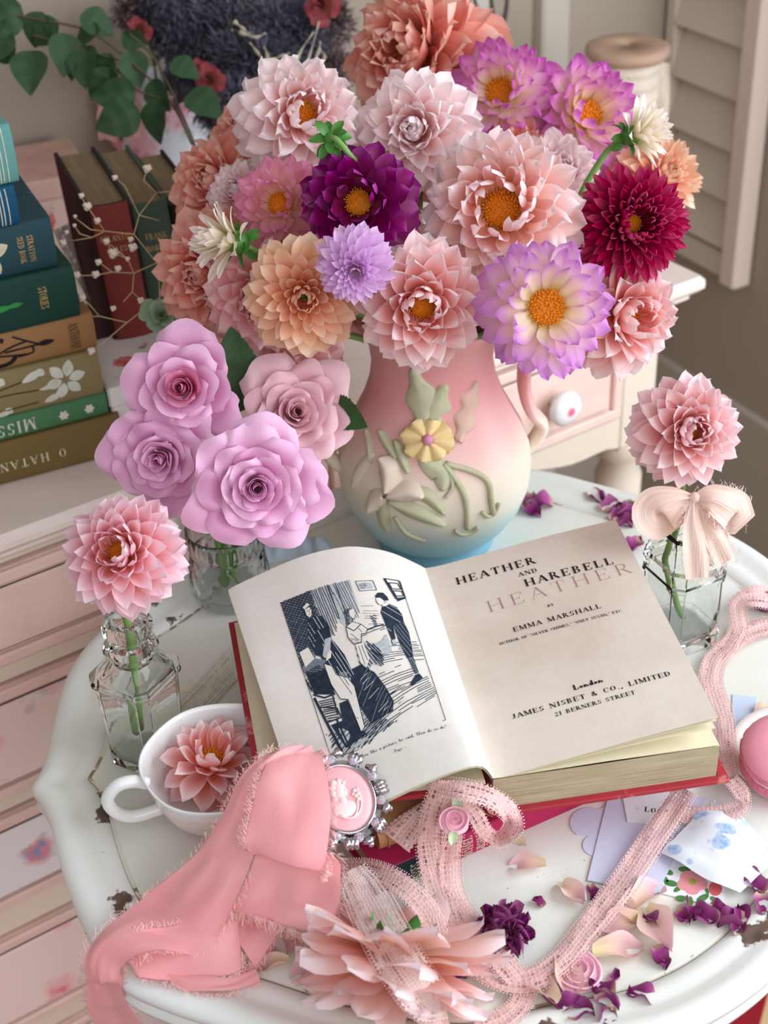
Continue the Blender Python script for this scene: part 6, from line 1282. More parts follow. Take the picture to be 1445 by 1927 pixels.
strew('dried_petal', 'dried magenta rose petal strewn near the satin rosette', DRY, [(1040, 1885, 26), (1075, 1892, 26), (1130, 1868, 26), (1145, 1890, 24), (1095, 1915, 24), (1140, 1918, 24), (1205, 1880, 26), (1160, 1840, 14), (872, 1840, 14), (1012, 1700, 12)], 'dried petals by the satin rosette')
strew('dried_petal', 'dried magenta rose petal behind the open book', DRY, [(996, 948, 24), (1018, 952, 24), (1000, 965, 22), (1122, 940, 20), (1150, 962, 22), (1165, 974, 20), (1180, 968, 22), (1206, 966, 20), (1190, 1030, 20), (1172, 990, 18), (1200, 1018, 12)], 'dried petals behind the open book')
strew('dried_petal', 'dried magenta petal near the lace beyond the glass jar', DRY, [(1352, 1062, 16), (1432, 1140, 24), (1440, 1150, 20)], 'dried petals beyond the glass jar')
strew('loose_petal', 'loose blush dahlia petal lying on the white table', LOOSE, [(994, 1632, 34), (1078, 1685, 36), (1168, 1742, 42), (1240, 1750, 54), (1160, 1790, 48), (1215, 1690, 46), (1060, 1848, 44), (1015, 1870, 46), (1430, 1336, 18), (1175, 1720, 34)], 'loose dahlia petals')
strew('loose_petal', 'loose blush petal beside the coral chiffon ribbon', LOOSE, [(490, 1800, 34), (512, 1822, 34), (545, 1775, 34), (590, 1828, 44), (460, 1832, 28)], 'loose petals by the chiffon')
def dried_rose():
    c = onz(946, 1756, 0.5); t = thing('dried_rose', 'dried magenta rose head with crisped petals inside the lace curve', 'flower', c); F = frame(V(0.1, -.35, 1).normalized()); rg = random.Random(9)
    for i in range(30):
        k = i/29; Mx = F @ Matrix.Rotation(i*2.4, 4, 'Z') @ Matrix.Translation((.15/100, 0, 0)) @ Matrix.Rotation(-math.radians(lerp(75, 2, k)+rg.uniform(-12, 12)), 4, 'Y') @ Matrix.Translation((.6/100*lerp(.7, 1.25, k), 0, 0)) @ Matrix.Scale(lerp(.9, 1.5, k)/100, 4); child('petal', DRY[i % 5], t, Mx)
    child('flower_center', center_mesh('olive_center'), t, F @ Matrix.Translation((0, 0, .2/100)) @ Matrix.Scale(.25/100, 4))
dried_rose()
# pale blue gathered cloth behind the open book
def blue_ruffle():
    m = MB(); N = 60
    def fn(a, q):
        u = lerp(478, 640, a); p = onz(u, 1052-18*math.sin(a*3.1), 0.1); r = 0.25*math.sin(a*40)*q; return p+V(0.2*math.sin(a*31)*q, 1.2*q+r*.8-1.2, 0)+V(0, 0, 1.9*math.sin(q*2.2)*(0.8+.2*math.sin(a*26))*(math.sin(math.pi*min(1, a*.94+.03))**.5)+.02)
    m.grid(fn, N, 12); t = NT('pale_blue_satin'); t.set(.45, .35); t.base(lin(206, 220, 234)); translucent(t, lin(206, 220, 234), .2)
    tag(obj('gathered_cloth', m, t.m), 'pale blue gathered satin cloth behind the open book', 'cloth')
blue_ruffle()
# ================================================================== things on the desk behind
SA = math.radians(24.2); SX = V(math.cos(SA), math.sin(SA), 0); SY = V(-math.sin(SA), math.cos(SA), 0)
SP = onz(0, 918, 5.0)
M['olive'] = cloth('olive_book_cloth', lin(116, 94, 54), lin(150, 130, 90), 0.78); M['leaf_green'] = cloth('green_book_cloth', lin(74, 120, 82), lin(130, 160, 130), 0.8); M['khaki'] = cloth('khaki_book_cloth', lin(138, 122, 84), lin(160, 144, 108), 0.78)
M['brown'] = cloth('brown_book_cloth', lin(156, 114, 74), lin(180, 144, 108), 0.78); M['dkgreen'] = cloth('dark_green_book_cloth', lin(24, 62, 54), lin(60, 90, 80), 0.78); M['teal'] = cloth('dark_teal_book_cloth', lin(38, 70, 78), lin(120, 150, 150), 0.66)
M['blue'] = cloth('peacock_blue_book_cloth', lin(12, 74, 106), lin(120, 180, 200), 0.64); M['lteal'] = cloth('pale_teal_book_cloth', lin(98, 152, 146), lin(206, 222, 210), 0.58)
M['spine_red'] = cloth('faded_red_leather', lin(132, 56, 50), lin(170, 120, 90), 0.68); M['spine_green'] = cloth('faded_green_cloth', lin(70, 88, 76), lin(130, 130, 110), 0.7); M['dark_cloth'] = cloth('near_black_cloth', lin(40, 30, 32), lin(90, 70, 60), 0.76)
M['green_print'] = plain('bright_green_stamping', lin(48, 140, 66), .6, .3, var=.15, scale=150); M['black_print'] = plain('black_stamping', lin(26, 20, 18), .6, .3, var=.1); M['white_print'] = plain('white_stamping', lin(206, 204, 190), .7, .2, var=.12, scale=150); M['dark_olive_print'] = plain('dark_olive_stamping', lin(70, 62, 36), .7, .2)
def strokes(mb, sp, pts, w, n=24):
    C = catmull([V(a, b, 0) for a, b in pts], n)
    for i in range(n-1):
        d = C[i+1]-C[i]; q = V(-d.y, d.x, 0).normalized()*w/2
        mb.poly([sp(C[i].x+q.x, C[i].y+q.y), sp(C[i].x-q.x, C[i].y-q.y), sp(C[i+1].x-q.x, C[i+1].y-q.y), sp(C[i+1].x+q.x, C[i+1].y+q.y)])
def leafshape(mb, sp, x, y, l, w, rot, n=9):
    pts = []
    for k in range(n): t = k/(n-1); pts.append((t*l, w*math.sin(math.pi*t)**.8))
    for k in range(n-2, 0, -1): t = k/(n-1); pts.append((t*l, -w*math.sin(math.pi*t)**.8))
    mb.poly([sp(x+a*math.cos(rot)-b*math.sin(rot), y+a*math.sin(rot)+b*math.cos(rot)) for a, b in pts])
def stack():
    G = 'antique books stacked on the desk'; z = 5.02
    spec = [('olive', 3.1, 236, 850, 'thick olive cloth book at the bottom of the desk stack', 13.0), ('leaf_green', 1.65, 205, 775, 'slim leaf-green book with inverted white title on the spine', 12.0), ('khaki', 3.2, 194, 715, 'khaki book with white narcissus stamped on its spine', 12.5), ('brown', 2.55, 184, 640, 'tan-brown book with black arrow ornament on its spine', 12.5), ('dkgreen', 3.5, 150, 560, 'dark green book with interlaced green knotwork on its spine', 13.0), ('teal', 3.3, 112, 490, 'dark teal book with pale leaf flower stamped on its spine', 13.0), ('blue', 2.5, 47, 440, 'worn peacock-blue book second from the top of the stack', 11.5), ('lteal', 3.6, 44, 350, 'pale teal worn book topmost of the desk stack', 12.0)]
    for i, (mt, T, u, v, lab, wd) in enumerate(spec):
        P = onplane(u, v, SP+SY*(0.25*(i % 2)), SY); s1 = (P-SP).dot(SX); L = 19.0-0.35*i; o = SP+SX*(s1-L)+SY*(0.25*(i % 2)+0.1*i); o.z = z
        if i in (6, 7): rot = 0.06
        else: rot = 0.015*math.sin(i*2.1)
        ex = SX*math.cos(rot)+SY*math.sin(rot); ey = SY*math.cos(rot)-SX*math.sin(rot); o = SP+SX*s1+SY*(0.25*(i % 2)+0.1*i)-ex*L; o.z = z
        t, sp = closed_book('antique_book', lab, o, ex, ey, DZ, L, wd, T, M[mt], M['edges_dark'] if i != 6 else M['edges'], G, .25, .35)
        f = sp(.03); E = L                     # spine coordinate: E is the right-hand end
        if mt == 'olive': spine_text(t, sp, 'O HATANNA', .62, E-6.9, T*.46, math.pi, M['cream_ink'], .28, 1.1, 1.0)
        if mt == 'leaf_green':
            spine_text(t, sp, "MISS TOOSEY'S", .85, E-9.2, T*.5, math.pi, M['white_print'], .16, 1.2, .95)
            m = MB()
            for x in (E-3.0, E-1.25):
                for k in range(6): leafshape(m, f, x, T*.5, .36, .12, k*math.pi/3)
            obj('spine_ornament', m, M['white_print'], t)
        if mt == 'khaki':
            m, d = MB(), MB()
            for k in range(6): leafshape(m, f, E-2.4+.22*math.cos(k*1.05), T*.55+.22*math.sin(k*1.05), 1.15, .36, k*math.pi/3+.2)
            for (x, y, r, l) in ((E-5.2, T*.78, .35, 1.6), (E-4.0, T*.22, .3, 1.3), (E-7.4, T*.8, .2, 1.0), (E-7.3, T*.12, .2, 1.1)): leafshape(m, f, x, y-.25, l, .26, r); leafshape(m, f, x+l*.7, y-.25+.3*l*.7*.6, .55, .3, r+.5)
            leafshape(m, f, E-4.2, T*.46, 1.4, .16, .1)
            for pts in ([(E-15, .4), (E-10, T*.3), (E-7, T*.5), (E-4.2, T*.46)], [(E-15, T*.8), (E-9, T*.3), (E-7.4, T*.1)], [(E-13, .2), (E-8, T*.55), (E-5.2, T*.72)], [(E-14, T*.2), (E-8, T*.15), (E-4.4, T*.18)], [(E-14, T*.6), (E-10, T*.75), (E-7.6, T*.72)], [(E-13, T*.1), (E-9, T*.6), (E-8, T*.9)]): strokes(d, f, pts, .10)
            obj('spine_ornament', m, M['white_print'], t); obj('spine_ornament', d, M['dark_olive_print'], t)
        if mt == 'brown':
            m = MB()
            for pts in ([(E-16, T*.62), (E-9.2, T*.72), (E-6.5, T*.42)], [(E-16, T*.30), (E-9, T*.20), (E-8.4, T*.06)], [(E-8.6, T*.06), (E-6.0, T*.55), (E-4.4, T*.68)], [(E-9.4, T*.78), (E-6.6, T*.45), (E-4.6, T*.32)], [(E-9.4, T*.84), (E-9.2, T*.55), (E-7.4, T*.52)], [(E-8.7, T*.10), (E-8.6, T*.28), (E-6.9, T*.30)], [(E-5.3, T*.86), (E-4.2, T*.62), (E-3.6, T*.50)], [(E-5.2, T*.30), (E-4.2, T*.34), (E-4.2, T*.52)], [(E-6, T*.5), (E-3.4, T*.52)]): strokes(m, f, pts, .13, 16)
            for pts in ([(E-8.0, T*.88), (E-6.9, T*.94), (E-5.9, T*.80)], [(E-7.0, T*.12), (E-5.8, T*.16), (E-5.3, T*.34)]): strokes(m, f, pts, .3, 10)
            leafshape(m, f, E-3.9, T*.52, 1.2, .2, .02); obj('spine_ornament', m, M['black_print'], t); spine_text(t, sp, 'ANTHONY', .62, E-1.4, T*.5, -math.pi/2, M['black_print'], .03, .9, .5, 'author_lettering')
        if mt == 'dkgreen':
            m = MB()
            for k in range(5):
                a = T*(.10+.11*k); b = T*(.92-.11*k)
                strokes(m, f, [(E-17, T*.5), (E-13, a), (E-9, lerp(a, T*.5, .2)), (E-6, T*.5+(k-2)*.12), (E-4.2, T*.52)], .16, 26); strokes(m, f, [(E-17, T*.5), (E-13, b), (E-9, lerp(b, T*.5, .2)), (E-6, T*.5-(k-2)*.12), (E-4.2, T*.52)], .16, 26)
            for k in range(7): strokes(m, f, [(E-15+k*1.2, T*.2), (E-13.6+k*1.2, T*.5), (E-13+k*1.2, T*.8)], .14, 10)
            leafshape(m, f, E-4.6, T*.52, 1.1, .16, .05); obj('spine_ornament', m, M['green_print'], t); spine_text(t, sp, 'STORIES', .5, E-2.2, T*.55, -math.pi/2, M['gilt'], .03, 1, .6, 'title_lettering')
        if mt == 'teal':
            m = MB(); cx, cy = E-4.3, T*.5
            for k, (r, l, w) in enumerate(((.35, 1.5, .42), (1.5, 1.4, .40), (2.6, 1.3, .4), (3.9, 1.3, .4), (5.2, 1.5, .42), (3.2, .9, .35))): leafshape(m, f, cx, cy, l, w, r)
            for k in range(3): strokes(m, f, [(E-13, T*(.40+.12*k)), (E-5.2, T*(.44+.06*k))], .10, 8); strokes(m, f, [(E-13, T*(.02+.08*k)), (E-5.0, T*(.28+.05*k))], .08, 8)
            obj('spine_ornament', m, M['cream_ink'], t); spine_text(t, sp, 'STRATTON', .36, E-1.5, T*.5, -math.pi/2, M['gilt'], .03, 1.1, .75, 'author_lettering'); spine_text(t, sp, 'SEED BOOK', .36, E-2.1, T*.5, -math.pi/2, M['gilt'], .03, 1.1, .7, 'author_lettering')
        if mt == 'blue': spine_text(t, sp, 'HISTORY', .4, E-1.6, T*.5, -math.pi/2, M['gilt'], .03, 1, .6)
        if mt in ('lteal', 'blue'):
            m = MB()
            for x in (E-.6, E-.9, E-1.1): strokes(m, f, [(x, .1), (x, T*.5), (x, T-.1)], .06, 10)
            obj('spine_ornament', m, M['white_print'], t)
        z += T+0.015
stack()
# upright books
UA = math.radians(20.0); UX = V(math.cos(UA), math.sin(UA), 0); UY = V(-math.sin(UA), math.cos(UA), 0)
def uprights():
    U0 = atd(184, 388, 99.5); HZ = U0.z-5.02; base = V(U0.x, U0.y, 5.02); lean = (DZ-UX*0.05).normalized(); x = 0.0
    for (lab, T, cov, txt, h, wd) in (('upright old book with faded red spine and dark maroon boards', 2.95, 'spine_red', ('ATLANTIC', 'TALES'), 0.0, 11.5), ('upright old book with faded green spine lettered in gilt', 2.5, 'spine_green', ('FRANK', 'NORRIS'), -.4, 11.8), ('upright dark book half hidden by the coral dahlia', 2.3, 'dark_cloth', (), -.9, 11.0)):
        H = HZ+h; o = base+UX*(x+T)+V(0, 0, 0)
        # spine runs upward: ex = up, ey = back, ez = towards the left board
        t, sp = closed_book('upright_book', lab, o, lean, UY, -UX, H, wd, T, M['dark_cloth'] if cov == 'spine_red' else M[cov], M['edges_dark'], 'books standing on the desk', .25, .4)
        if cov == 'spine_red':
            m = MB(); f = sp(.02); m.grid(lambda a, b: f(lerp(0, H, a), lerp(0.0, T, b)), 8, 12); obj('spine_leather', m, M['spine_red'], t)
            m = MB(); m.box(o, lean, UY, -UX, (0, H, .45, wd, T, T+.03)); obj('board_cloth', m, plain('maroon_board', lin(70, 18, 32), .7, .2, var=.1), t)
        for k, s_ in enumerate(txt): spine_text(t, sp, s_, .42, H-2.4-k*.85, T*.5, -math.pi/2, M['gilt'], .08, 1.1, .8)
        x += T+0.06
uprights()
# box and case behind the stack
BXC = onz(92, 500, 5.0)
def floral_box():
    t = thing('keepsake_box', 'pink floral paper-covered keepsake box beyond the book stack', 'box', BXC); fp = floral_print('red_rose_wallpaper', lin(226, 190, 178), (lin(186, 52, 56), lin(216, 110, 110)), lin(140, 120, 110), 24, .6, .8, .08)
    obj('box_body', MB().box(BXC, UX, UY, DZ, (-5, 4.5, -1, 8, 0.02, 6.2), .15), fp, t); obj('lid', MB().box(BXC, UX, UY, DZ, (-5.2, 4.7, -1.2, 8.2, 6.2, 8.0), .2), plain('blush_lid_paper', lin(220, 178, 164), .8, .2, var=.08), t)
floral_box()
LP_ = onz(95, 545, 5.0)
closed_book('leather_case', 'brown leather-bound book leaning behind the stack', LP_-UX*1.6, (DZ*0.94-UX*0.34).normalized(), UY, (UX*0.94+DZ*0.34).normalized(), 12, 7, 1.6, cloth('brown_leather', lin(92, 52, 30), lin(120, 80, 50), .75), M['edges_dark'])
lace('grey-white lace strip draped in front of the upright red book', [[(118, 425, 14.5, 40), (140, 470, 12.5, 44), (165, 520, 10.5, 46), (190, 560, 9.0, 46), (222, 590, 8.2, 44), (255, 600, 8.0, 40)]], M['lace_ivory'], base=onz(190, 700, 5), pic=False)
# printed cotton on the desk and over its edge
M['cotton'] = floral_print('rose_printed_cotton', lin(236, 228, 222), (lin(196, 74, 82), lin(222, 128, 124)), lin(150, 128, 110), 42, .85, .85, .03)
def runner():
    t = thing('printed_cotton', 'white cotton with red rose print spilling over the desk edge', 'cloth', onz(290, 800, 5)); m = MB()
    ribbon_strip(m, [((240, 790, 5.2), (420, 790, 5.2)), ((250, 840, 5.15), (390, 850, 5.15)), ((262, 890, 5.15), (380, 898, 5.15)), ((270, 915, 5.1), (375, 905, 5.1)), ((276, 940, 3.9), (362, 930, 4.1)), ((292, 985, 1.2), (352, 990, 1.0)), ((300, 1030, -1.5), (345, 1030, -1.8))], 70, 12, 0.0, 0.5, 41)
    obj('cloth', m, M['cotton'], t)
runner()
def fabric_box():
    s0 = (onplane(205, 775, SP, SY)-SP).dot(SX)+0.35; b = SP+SX*(s0+3.5)+SY*3; t = thing('fabric_box', 'fabric-covered box with red rose print beside the stacked books', 'box', b)
    obj('box_body', MB().box(SP, SX, SY, DZ, (s0, s0+8.5, 0.6, 8, 0.03, 3.4), .12), M['cotton'], t); obj('lid', MB().box(SP, SX, SY, DZ, (s0-.12, s0+8.6, 0.5, 8.1, 3.4, 4.9), .15), M['cotton'], t)
fabric_box()
# white fabric rose and eucalyptus rosette
WM = petal_mat('white_silk_petal', [(0, lin(216, 208, 188)), (1, lin(240, 236, 224))], lin(246, 244, 236), .3, .6, .3, .05, .04)
def small_flower(name, label, u, v, r, D, mats, n, cat='flower', face=(0, .1), op=1.0, stem=None, hz=1.0):
    pos = atd(u, v, D); R = r*D/FPX; f = face_dir(*face); F = frame(f); t = thing(name, label, cat, pos-f*R*.4); rg = random.Random(int(u))
    for i in range(n):
        o = i/(n-1); rt = R*(.06+.95*o**1.1); zt = R*lerp(.6, .2, o)*hz; az = i*2.4
        def fn(A, T): s = A*2-1; rho = rt*T**.7; z = zt*T*(1.2-.3*T)-.2*R*o*T**3; th = az+s*lerp(1.7, .65, o)*math.sin(math.pi*min(1, .2+T*.6)); return V(rho*math.cos(th), rho*math.sin(th), z+.04*R*math.sin(s*6+i)*T)
        child('petal', mesh_data('petal', MB().grid(fn, 6, 6), mats, .01), t, F.copy())
    if stem: obj('stem', MB().tube(catmull([pos-f*R*.4, (pos-f*R).lerp(stem, .4), stem], 12), .14, 6), M['stem'], t)
    return t
small_flower('silk_rose', 'creamy white silk rose on the rose-printed cotton', 352, 640, 62, 92.5, WM, 18)
EU = petal_mat('eucalyptus_green_petal', [(0, lin(110, 134, 100)), (1, lin(146, 168, 138))], lin(150, 172, 146), .3, .6, .15, .1, .1)
small_flower('eucalyptus_sprig', 'grey-green eucalyptus rosette beside the upright red book', 303, 590, 50, 93, EU, 11, 'leaf sprig')
small_flower('silk_rose', 'small pink and white silk blossom peeping under the coral dahlia', 420, 622, 34, 92, PM['blush'], 14)
# baby's breath
def gyp():
    base = onz(300, 700, 5); t = thing('gypsophila_sprig', "dried baby's breath sprig with tiny white florets before the upright books", 'dried flower', base); D = 96.5; m = MB()
    for L in ([(300, 545), (297, 497), (252, 441), (197, 435), (173, 447), (125, 455)], [(197, 435), (185, 418), (165, 390), (153, 370)], [(173, 447), (150, 440), (140, 424)], [(197, 435), (170, 432), (141, 410)], [(301, 492), (252, 514), (211, 512), (180, 518), (143, 519)], [(252, 514), (240, 487), (213, 476), (200, 454)], [(252, 514), (249, 549), (265, 564)], [(249, 549), (232, 568)], [(211, 512), (195, 500), (185, 493)], [(300, 560), (239, 607), (187, 595), (138, 597)], [(187, 595), (170, 575), (154, 560)], [(252, 441), (262, 405), (294, 363), (270, 340), (277, 317)], [(294, 363), (320, 360)], [(262, 405), (235, 350), (216, 334)], [(262, 405), (300, 415)], [(200, 454), (240, 487)], [(239, 607), (200, 640), (172, 660)]):
        m.tube([atd(u, v, D+.5*math.sin(u*.07)) for u, v in L], .035, 5)
    m.tube([atd(300, 545, D), atd(302, 620, D), base], .05, 6); obj('stems', m, plain('dried_stem', lin(196, 170, 128), .7, .2), t)
    fm = MB(); rg = random.Random(3)
    for k in range(14): th = rg.uniform(0, 6.28); ph = rg.uniform(-1, 1); d = V(math.cos(th)*math.sqrt(1-ph*ph), math.sin(th)*math.sqrt(1-ph*ph), ph); fm.sphere(d*.55, .5, 6, 4)
    me = mesh_data('floret', fm, plain('dried_white_floret', lin(226, 210, 196), .8, .2, var=.15), 1.0)
    for (u, v, r) in ((216, 334, 6), (277, 317, 9), (153, 368, 6), (164, 388, 9), (183, 415, 7), (141, 407, 4), (140, 424, 4), (125, 437, 5), (118, 457, 8), (200, 454, 7), (213, 476, 11), (250, 465, 9), (246, 450, 6), (185, 493, 7), (180, 516, 8), (143, 518, 9), (222, 505, 7), (240, 487, 5), (265, 565, 7), (154, 560, 8), (120, 590, 8), (172, 660, 8), (213, 580, 6)):
        child('floret', me, t, Matrix.Translation((atd(u, v, D+.5*math.sin(u*.07))-base)/100) @ Matrix.Scale(r*D/FPX/100, 4))
gyp()
# ---------------------------------------------------------------- printed pitcher with dried bouquet
PB = onz(345, 395, 5.0)
def pitcher():
    t = thing('china_pitcher', 'white china pitcher with pink and green flower print holding dried stems', 'pitcher', PB); fp = floral_print('pink_green_china_print', lin(226, 226, 232), (lin(220, 140, 170), lin(236, 190, 200)), lin(140, 176, 110), 20, .7, .25, .06)
    pr = [(0.02, 0.02), (3.0, .02), (3.2, .3), (3.0, .8), (4.2, 2.4), (4.9, 4.6), (4.7, 6.8), (3.6, 8.8), (3.0, 10.2), (3.3, 11.5), (3.9, 12.3), (3.7, 12.3), (3.0, 11.2), (2.8, 10.2), (4.3, 6.5), (4.4, 4.5), (.02, .9)]
    obj('body', MB().lathe(PB, pr, 48), fp, t); e = V(-.92, .1, 0)
    P = catmull([PB+e*3.2+V(0, 0, 11.3), PB+e*5.2+V(0, 0, 12.2), PB+e*6.6+V(0, 0, 10.6), PB+e*6.4+V(0, 0, 7.5), PB+e*4.7+V(0, 0, 5.2)], 20); obj('handle', MB().tube(P, .45, 10), plain('pink_china_glaze', lin(226, 160, 156), .3, .4, var=.05), t)
pitcher()
PMO = PB+V(0, 0, 11.0)
def spiky():
    rg = random.Random(6); mb = MB()
    for i in range(380):
        ph = rg.uniform(-1, 1); th = rg.uniform(0, 6.28); d = V(math.cos(th)*math.sqrt(1-ph*ph), math.sin(th)*math.sqrt(1-ph*ph), ph); s = d.orthogonal().normalized(); r0 = rg.uniform(.2, .75); p = d*r0+V(rg.uniform(-.1, .1), rg.uniform(-.1, .1), rg.uniform(-.1, .1))
        for k in range(4):
            e = (d+V(rg.uniform(-.8, .8), rg.uniform(-.8, .8), rg.uniform(-.8, .8))).normalized(); l = rg.uniform(.14, .42); w = e.cross(V(.3, .5, .8)).normalized()*.03; b = len(mb.v); mb.v += [p-w, p+w, p+e*l]; mb.face((b, b+1, b+2), None, False)
    return mb
def dusky(name, a, b, c): 
    t = NT(name); t.set(.85, .2); co = t.coord(); t.base(t.ramp(t.noise(co, 180, 3), [(.35, a), (.55, b), (.68, c)])); return t.m
SPK = mesh_data('flower_head', spiky(), dusky('dried_dusky_blue', lin(52, 50, 66), lin(96, 92, 112), lin(172, 164, 168)), 1.0); SPK2 = mesh_data('flower_head', spiky(), dusky('dried_dusky_mauve', lin(62, 46, 50), lin(110, 88, 92), lin(176, 156, 150)), 1.0)
for i, (u, v, r, D, k) in enumerate(((300, 30, 62, 122, 0), (352, 85, 70, 121, 0), (430, 55, 85, 121, 0), (515, 60, 85, 122, 0), (478, 140, 75, 119, 0), (398, 180, 62, 119, 0), (560, 110, 70, 123, 0), (610, 40, 66, 125, 1), (620, 130, 50, 124, 1), (250, 20, 50, 124, 1), (420, 235, 50, 118, 1), (340, 150, 40, 118, 0), (450, 110, 70, 120, 0), (540, 15, 70, 123, 0), (375, 15, 70, 123, 0), (325, 60, 60, 121, 0), (570, 60, 60, 121, 0), (520, 120, 60, 120, 0), (455, 190, 50, 117, 0), (575, 160, 50, 121, 1))):
    p = atd(u, v, D); t = thing('dried_flower', 'dusky blue-grey dried flower head in the bouquet above the upright books' if not k else 'brownish mauve dried flower head in the bouquet above the upright books', 'dried flower', p, 'dusky blue dried flowers' if not k else 'mauve dried flowers')
    child('flower_head', SPK2 if k else SPK, t, Matrix.Rotation(i*1.3, 4, 'Z') @ Matrix.Scale(r*D/FPX/100*1.15, 4)); m = MB(); m.tube(catmull([p, p.lerp(PMO, .5)+V(0, 0, 1), PMO+V(rnd(-1, 1), rnd(-1, 1), -2)], 10), .12, 6); obj('stem', m, plain('dried_brown_stem', lin(90, 80, 60), .8, .2) if i == 0 else bpy.data.materials['dried_brown_stem'], t)
RB = petal_mat('dried_rosebud_petal', [(0, lin(206, 176, 120)), (.45, lin(198, 120, 110)), (1, lin(170, 50, 84))], lin(210, 160, 130), .3, .7, .1, .25, .2)
for (u, v, r, D, lab) in ((395, 150, 36, 115, 'dried pink and ochre rosebud drooping from the dusky bouquet'), (605, 8, 42, 118, 'dried magenta rosebud high in the dusky bouquet'), (262, 58, 30, 118, 'dried coral rosebud among the green leaves'), (375, 130, 22, 115.5, 'small dried crimson rosebud beside the ochre one'), (838, 2, 30, 135, 'dark pink dried bloom behind the coral crown flower')):
    q_ = atd(u, v, D); small_flower('dried_rosebud', lab, u, v, r, D, RB, 16, 'dried flower', (-.2, -.3), stem=PMO if u < 700 else V(q_.x, q_.y+1, 5.0), hz=2.4)
def twigs():
    t = thing('pale_twig', 'pale dried twig with curled husks beside the dusky flower heads', 'twig', PMO); m = MB()
    for L in ([(560, 260), (570, 180), (575, 130), (590, 80), (600, 40)], [(575, 130), (610, 110), (600, 90)], [(575, 140), (560, 110), (590, 60)], [(498, 170), (503, 110), (496, 88)], [(505, 115), (530, 105), (545, 100)], [(500, 120), (470, 80)], [(570, 150), (598, 100), (602, 78)], [(560, 160), (540, 120)], [(450, 60), (480, 70), (500, 62)], [(440, 40), (470, 64)]):
        P = catmull([atd(u, v, 115.5) for u, v in L], 12); m.tube(P, [lerp(.16, .05, k/11)*(1+.6*math.sin(k*1.3)) for k in range(12)], 6)
    obj('branches', m, plain('pale_husk', lin(176, 168, 146), .7, .2, var=.15), t)
twigs()
M['dark_leaf'] = plain('dried_leaf_green', lin(52, 78, 50), 0.6, 0.3, var=0.3, scale=40); BLEAF = leaf_mesh('leaf', M['dark_leaf'], 0.85, 0.0, 8, 0.35, 0.6)
def leafy():
    b0 = atd(420, 260, 117); t = thing('rose_leaf_spray', 'spray of dark green rose leaves arching out of the dried bouquet', 'leaf sprig', PMO); m = MB()
    for L in ([(360, 270), (320, 190), (250, 120), (170, 60), (90, 40), (0, 25)], [(250, 120), (160, 95), (60, 65)], [(320, 190), (260, 170), (220, 130)], [(370, 280), (340, 210), (290, 110), (240, 60)]): m.tube(catmull([atd(u, v, 114) for u, v in L], 16), .09, 6)
    m.tube([atd(362, 272, 114), PMO], .1, 6); obj('stem', m, bpy.data.materials['dried_brown_stem'], t)
    L = []
    for (u, v, l, a) in ((40, 10, 80, 2.6), (80, 22, 64, 1.9), (20, 60, 66, 2.4), (60, 95, 62, 1.7), (72, 115, 50, 2.3), (30, 88, 50, 2.8), (120, 62, 66, 1.5), (110, 40, 60, 2.5), (150, 30, 64, .4), (165, 85, 64, 1.8), (190, 55, 60, 2.7), (208, 100, 70, 1.9), (215, 130, 66, 2.2), (240, 95, 60, 1.2), (255, 170, 70, 2.9), (262, 205, 78, 2.7), (300, 185, 74, 1.75), (285, 150, 56, 1.2), (230, 60, 50, .6), (320, 120, 50, .3), (350, 180, 64, .4), (10, 30, 60, 2.8), (140, 110, 40, 1.9)):
        l *= 1.12; L.append((u+l*math.cos(a), v+l*math.sin(a)*1.0, u, v, 113.5+rnd(-1, 1.5), 114, rnd(-.7, .7)))
    leaves(t, L, BLEAF)
leafy()
def ribbon_scrap():
    m = MB(); ribbon_strip(m, [((186, 265, 17.5), (222, 268, 17.5)), ((184, 215, 18.5), (232, 220, 18.5)), ((198, 160, 20), (245, 175, 19)), ((230, 210, 18), (268, 200, 18)), ((232, 262, 16), (275, 258, 16))], 40, 6, .2, .3, 51); tag(obj('pink_ribbon', m, plain('dusty_pink_satin', lin(220, 164, 156), .5, .3, var=.08)), 'dusty pink satin ribbon loop hanging at the pitcher handle', 'ribbon')
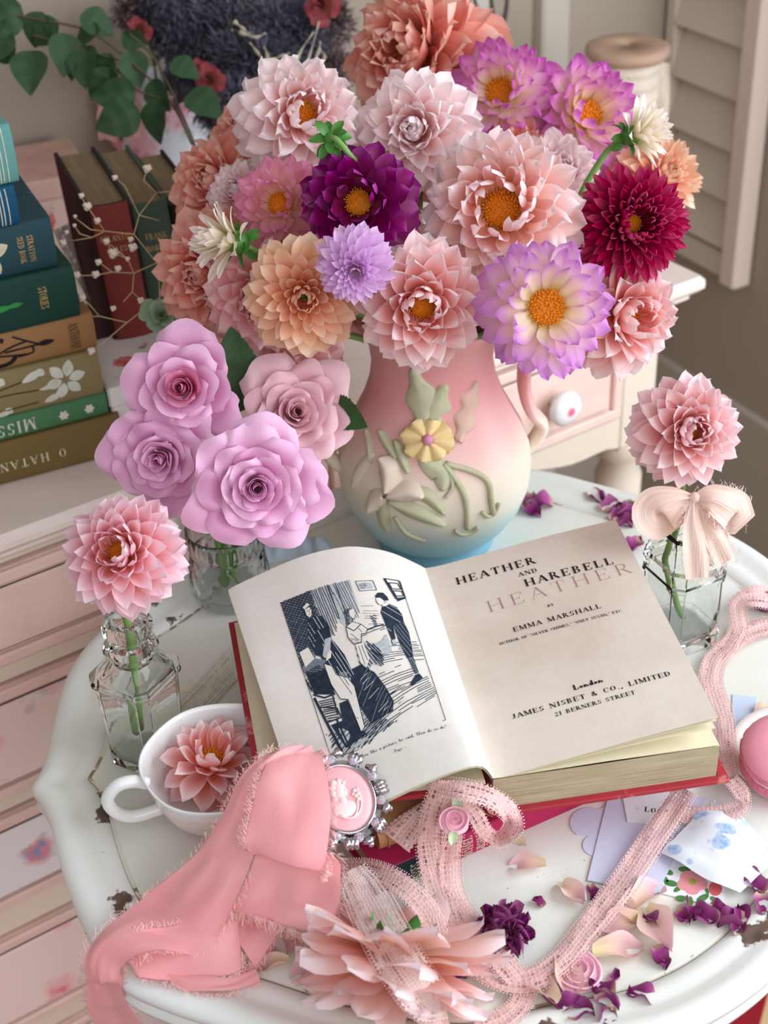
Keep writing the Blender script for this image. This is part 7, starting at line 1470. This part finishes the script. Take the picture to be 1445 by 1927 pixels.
ribbon_scrap()
# ---------------------------------------------------------------- wooden spool on the desk
SC = atd(1172, 250, 148.0); SC.z = 5.02
def spool():
    t = thing('wooden_spool', 'large wooden spool wound with pale net lace near the shutter', 'spool', SC); wd = plain('pale_spool_wood', lin(184, 150, 128), .6, .3, var=.12, scale=30); H = 8.2
    obj('upper_flange', MB().lathe(SC, [(.55, H), (.55, H+1.2), (3.6, H+1.2), (4.05, H+.95), (4.1, H+.4), (3.8, H), (2.4, H-.2), (.55, H-.2)], 48), wd, t); obj('lower_flange', MB().lathe(SC, [(.02, 0), (3.8, 0), (4.1, .4), (4.05, 1.0), (3.6, 1.2), (.02, 1.2)], 48), wd, t)
    obj('core', MB().lathe(SC, [(.6, .5), (.6, H+.1), (.5, H+.1), (.5, .5)], 24), plain('spool_bore', lin(60, 46, 38), .8, .2), t)
    m = MB(); m.grid(lambda a, q: SC+V(math.cos(2*math.pi*a), math.sin(2*math.pi*a), 0)*(3.15+.12*math.sin(q*30)+.06*math.sin(a*40))+V(0, 0, lerp(1.2, H-.1, q)), 60, 30, True); tn = NT('wound_net_lace'); tn.set(.85, .1); tn.base(lin(222, 206, 188)); tn.bump(tn.voronoi(tn.coord(), 260, 'DISTANCE_TO_EDGE'), .8, .002); obj('wound_lace', m, tn.m, t)
    m = MB(); ribbon_strip(m, along([(1245, 118, 12.0, 30), (1243, 170, 10, 34), (1236, 230, 8, 40), (1228, 300, 6, 44)], 40), 20, 6, .1, .2, 3); obj('lace_tail', m, tn.m, t)
spool()
def dark_sprig():
    t = thing('dried_sprig', 'dark dried sprig standing against the window casing', 'dried flower', atd(930, 150, 135)); m = MB()
    for L in ([(935, 180), (930, 80), (925, 10), (920, -40)], [(930, 80), (950, 30), (955, -20)], [(930, 90), (905, 40), (890, -10)]): m.tube(catmull([atd(u, v, 136) for u, v in L], 12), [.35-.02*k for k in range(12)], 7)
    obj('stems', m, plain('dark_sprig', lin(78, 62, 62), .8, .2, var=.2), t)
dark_sprig()
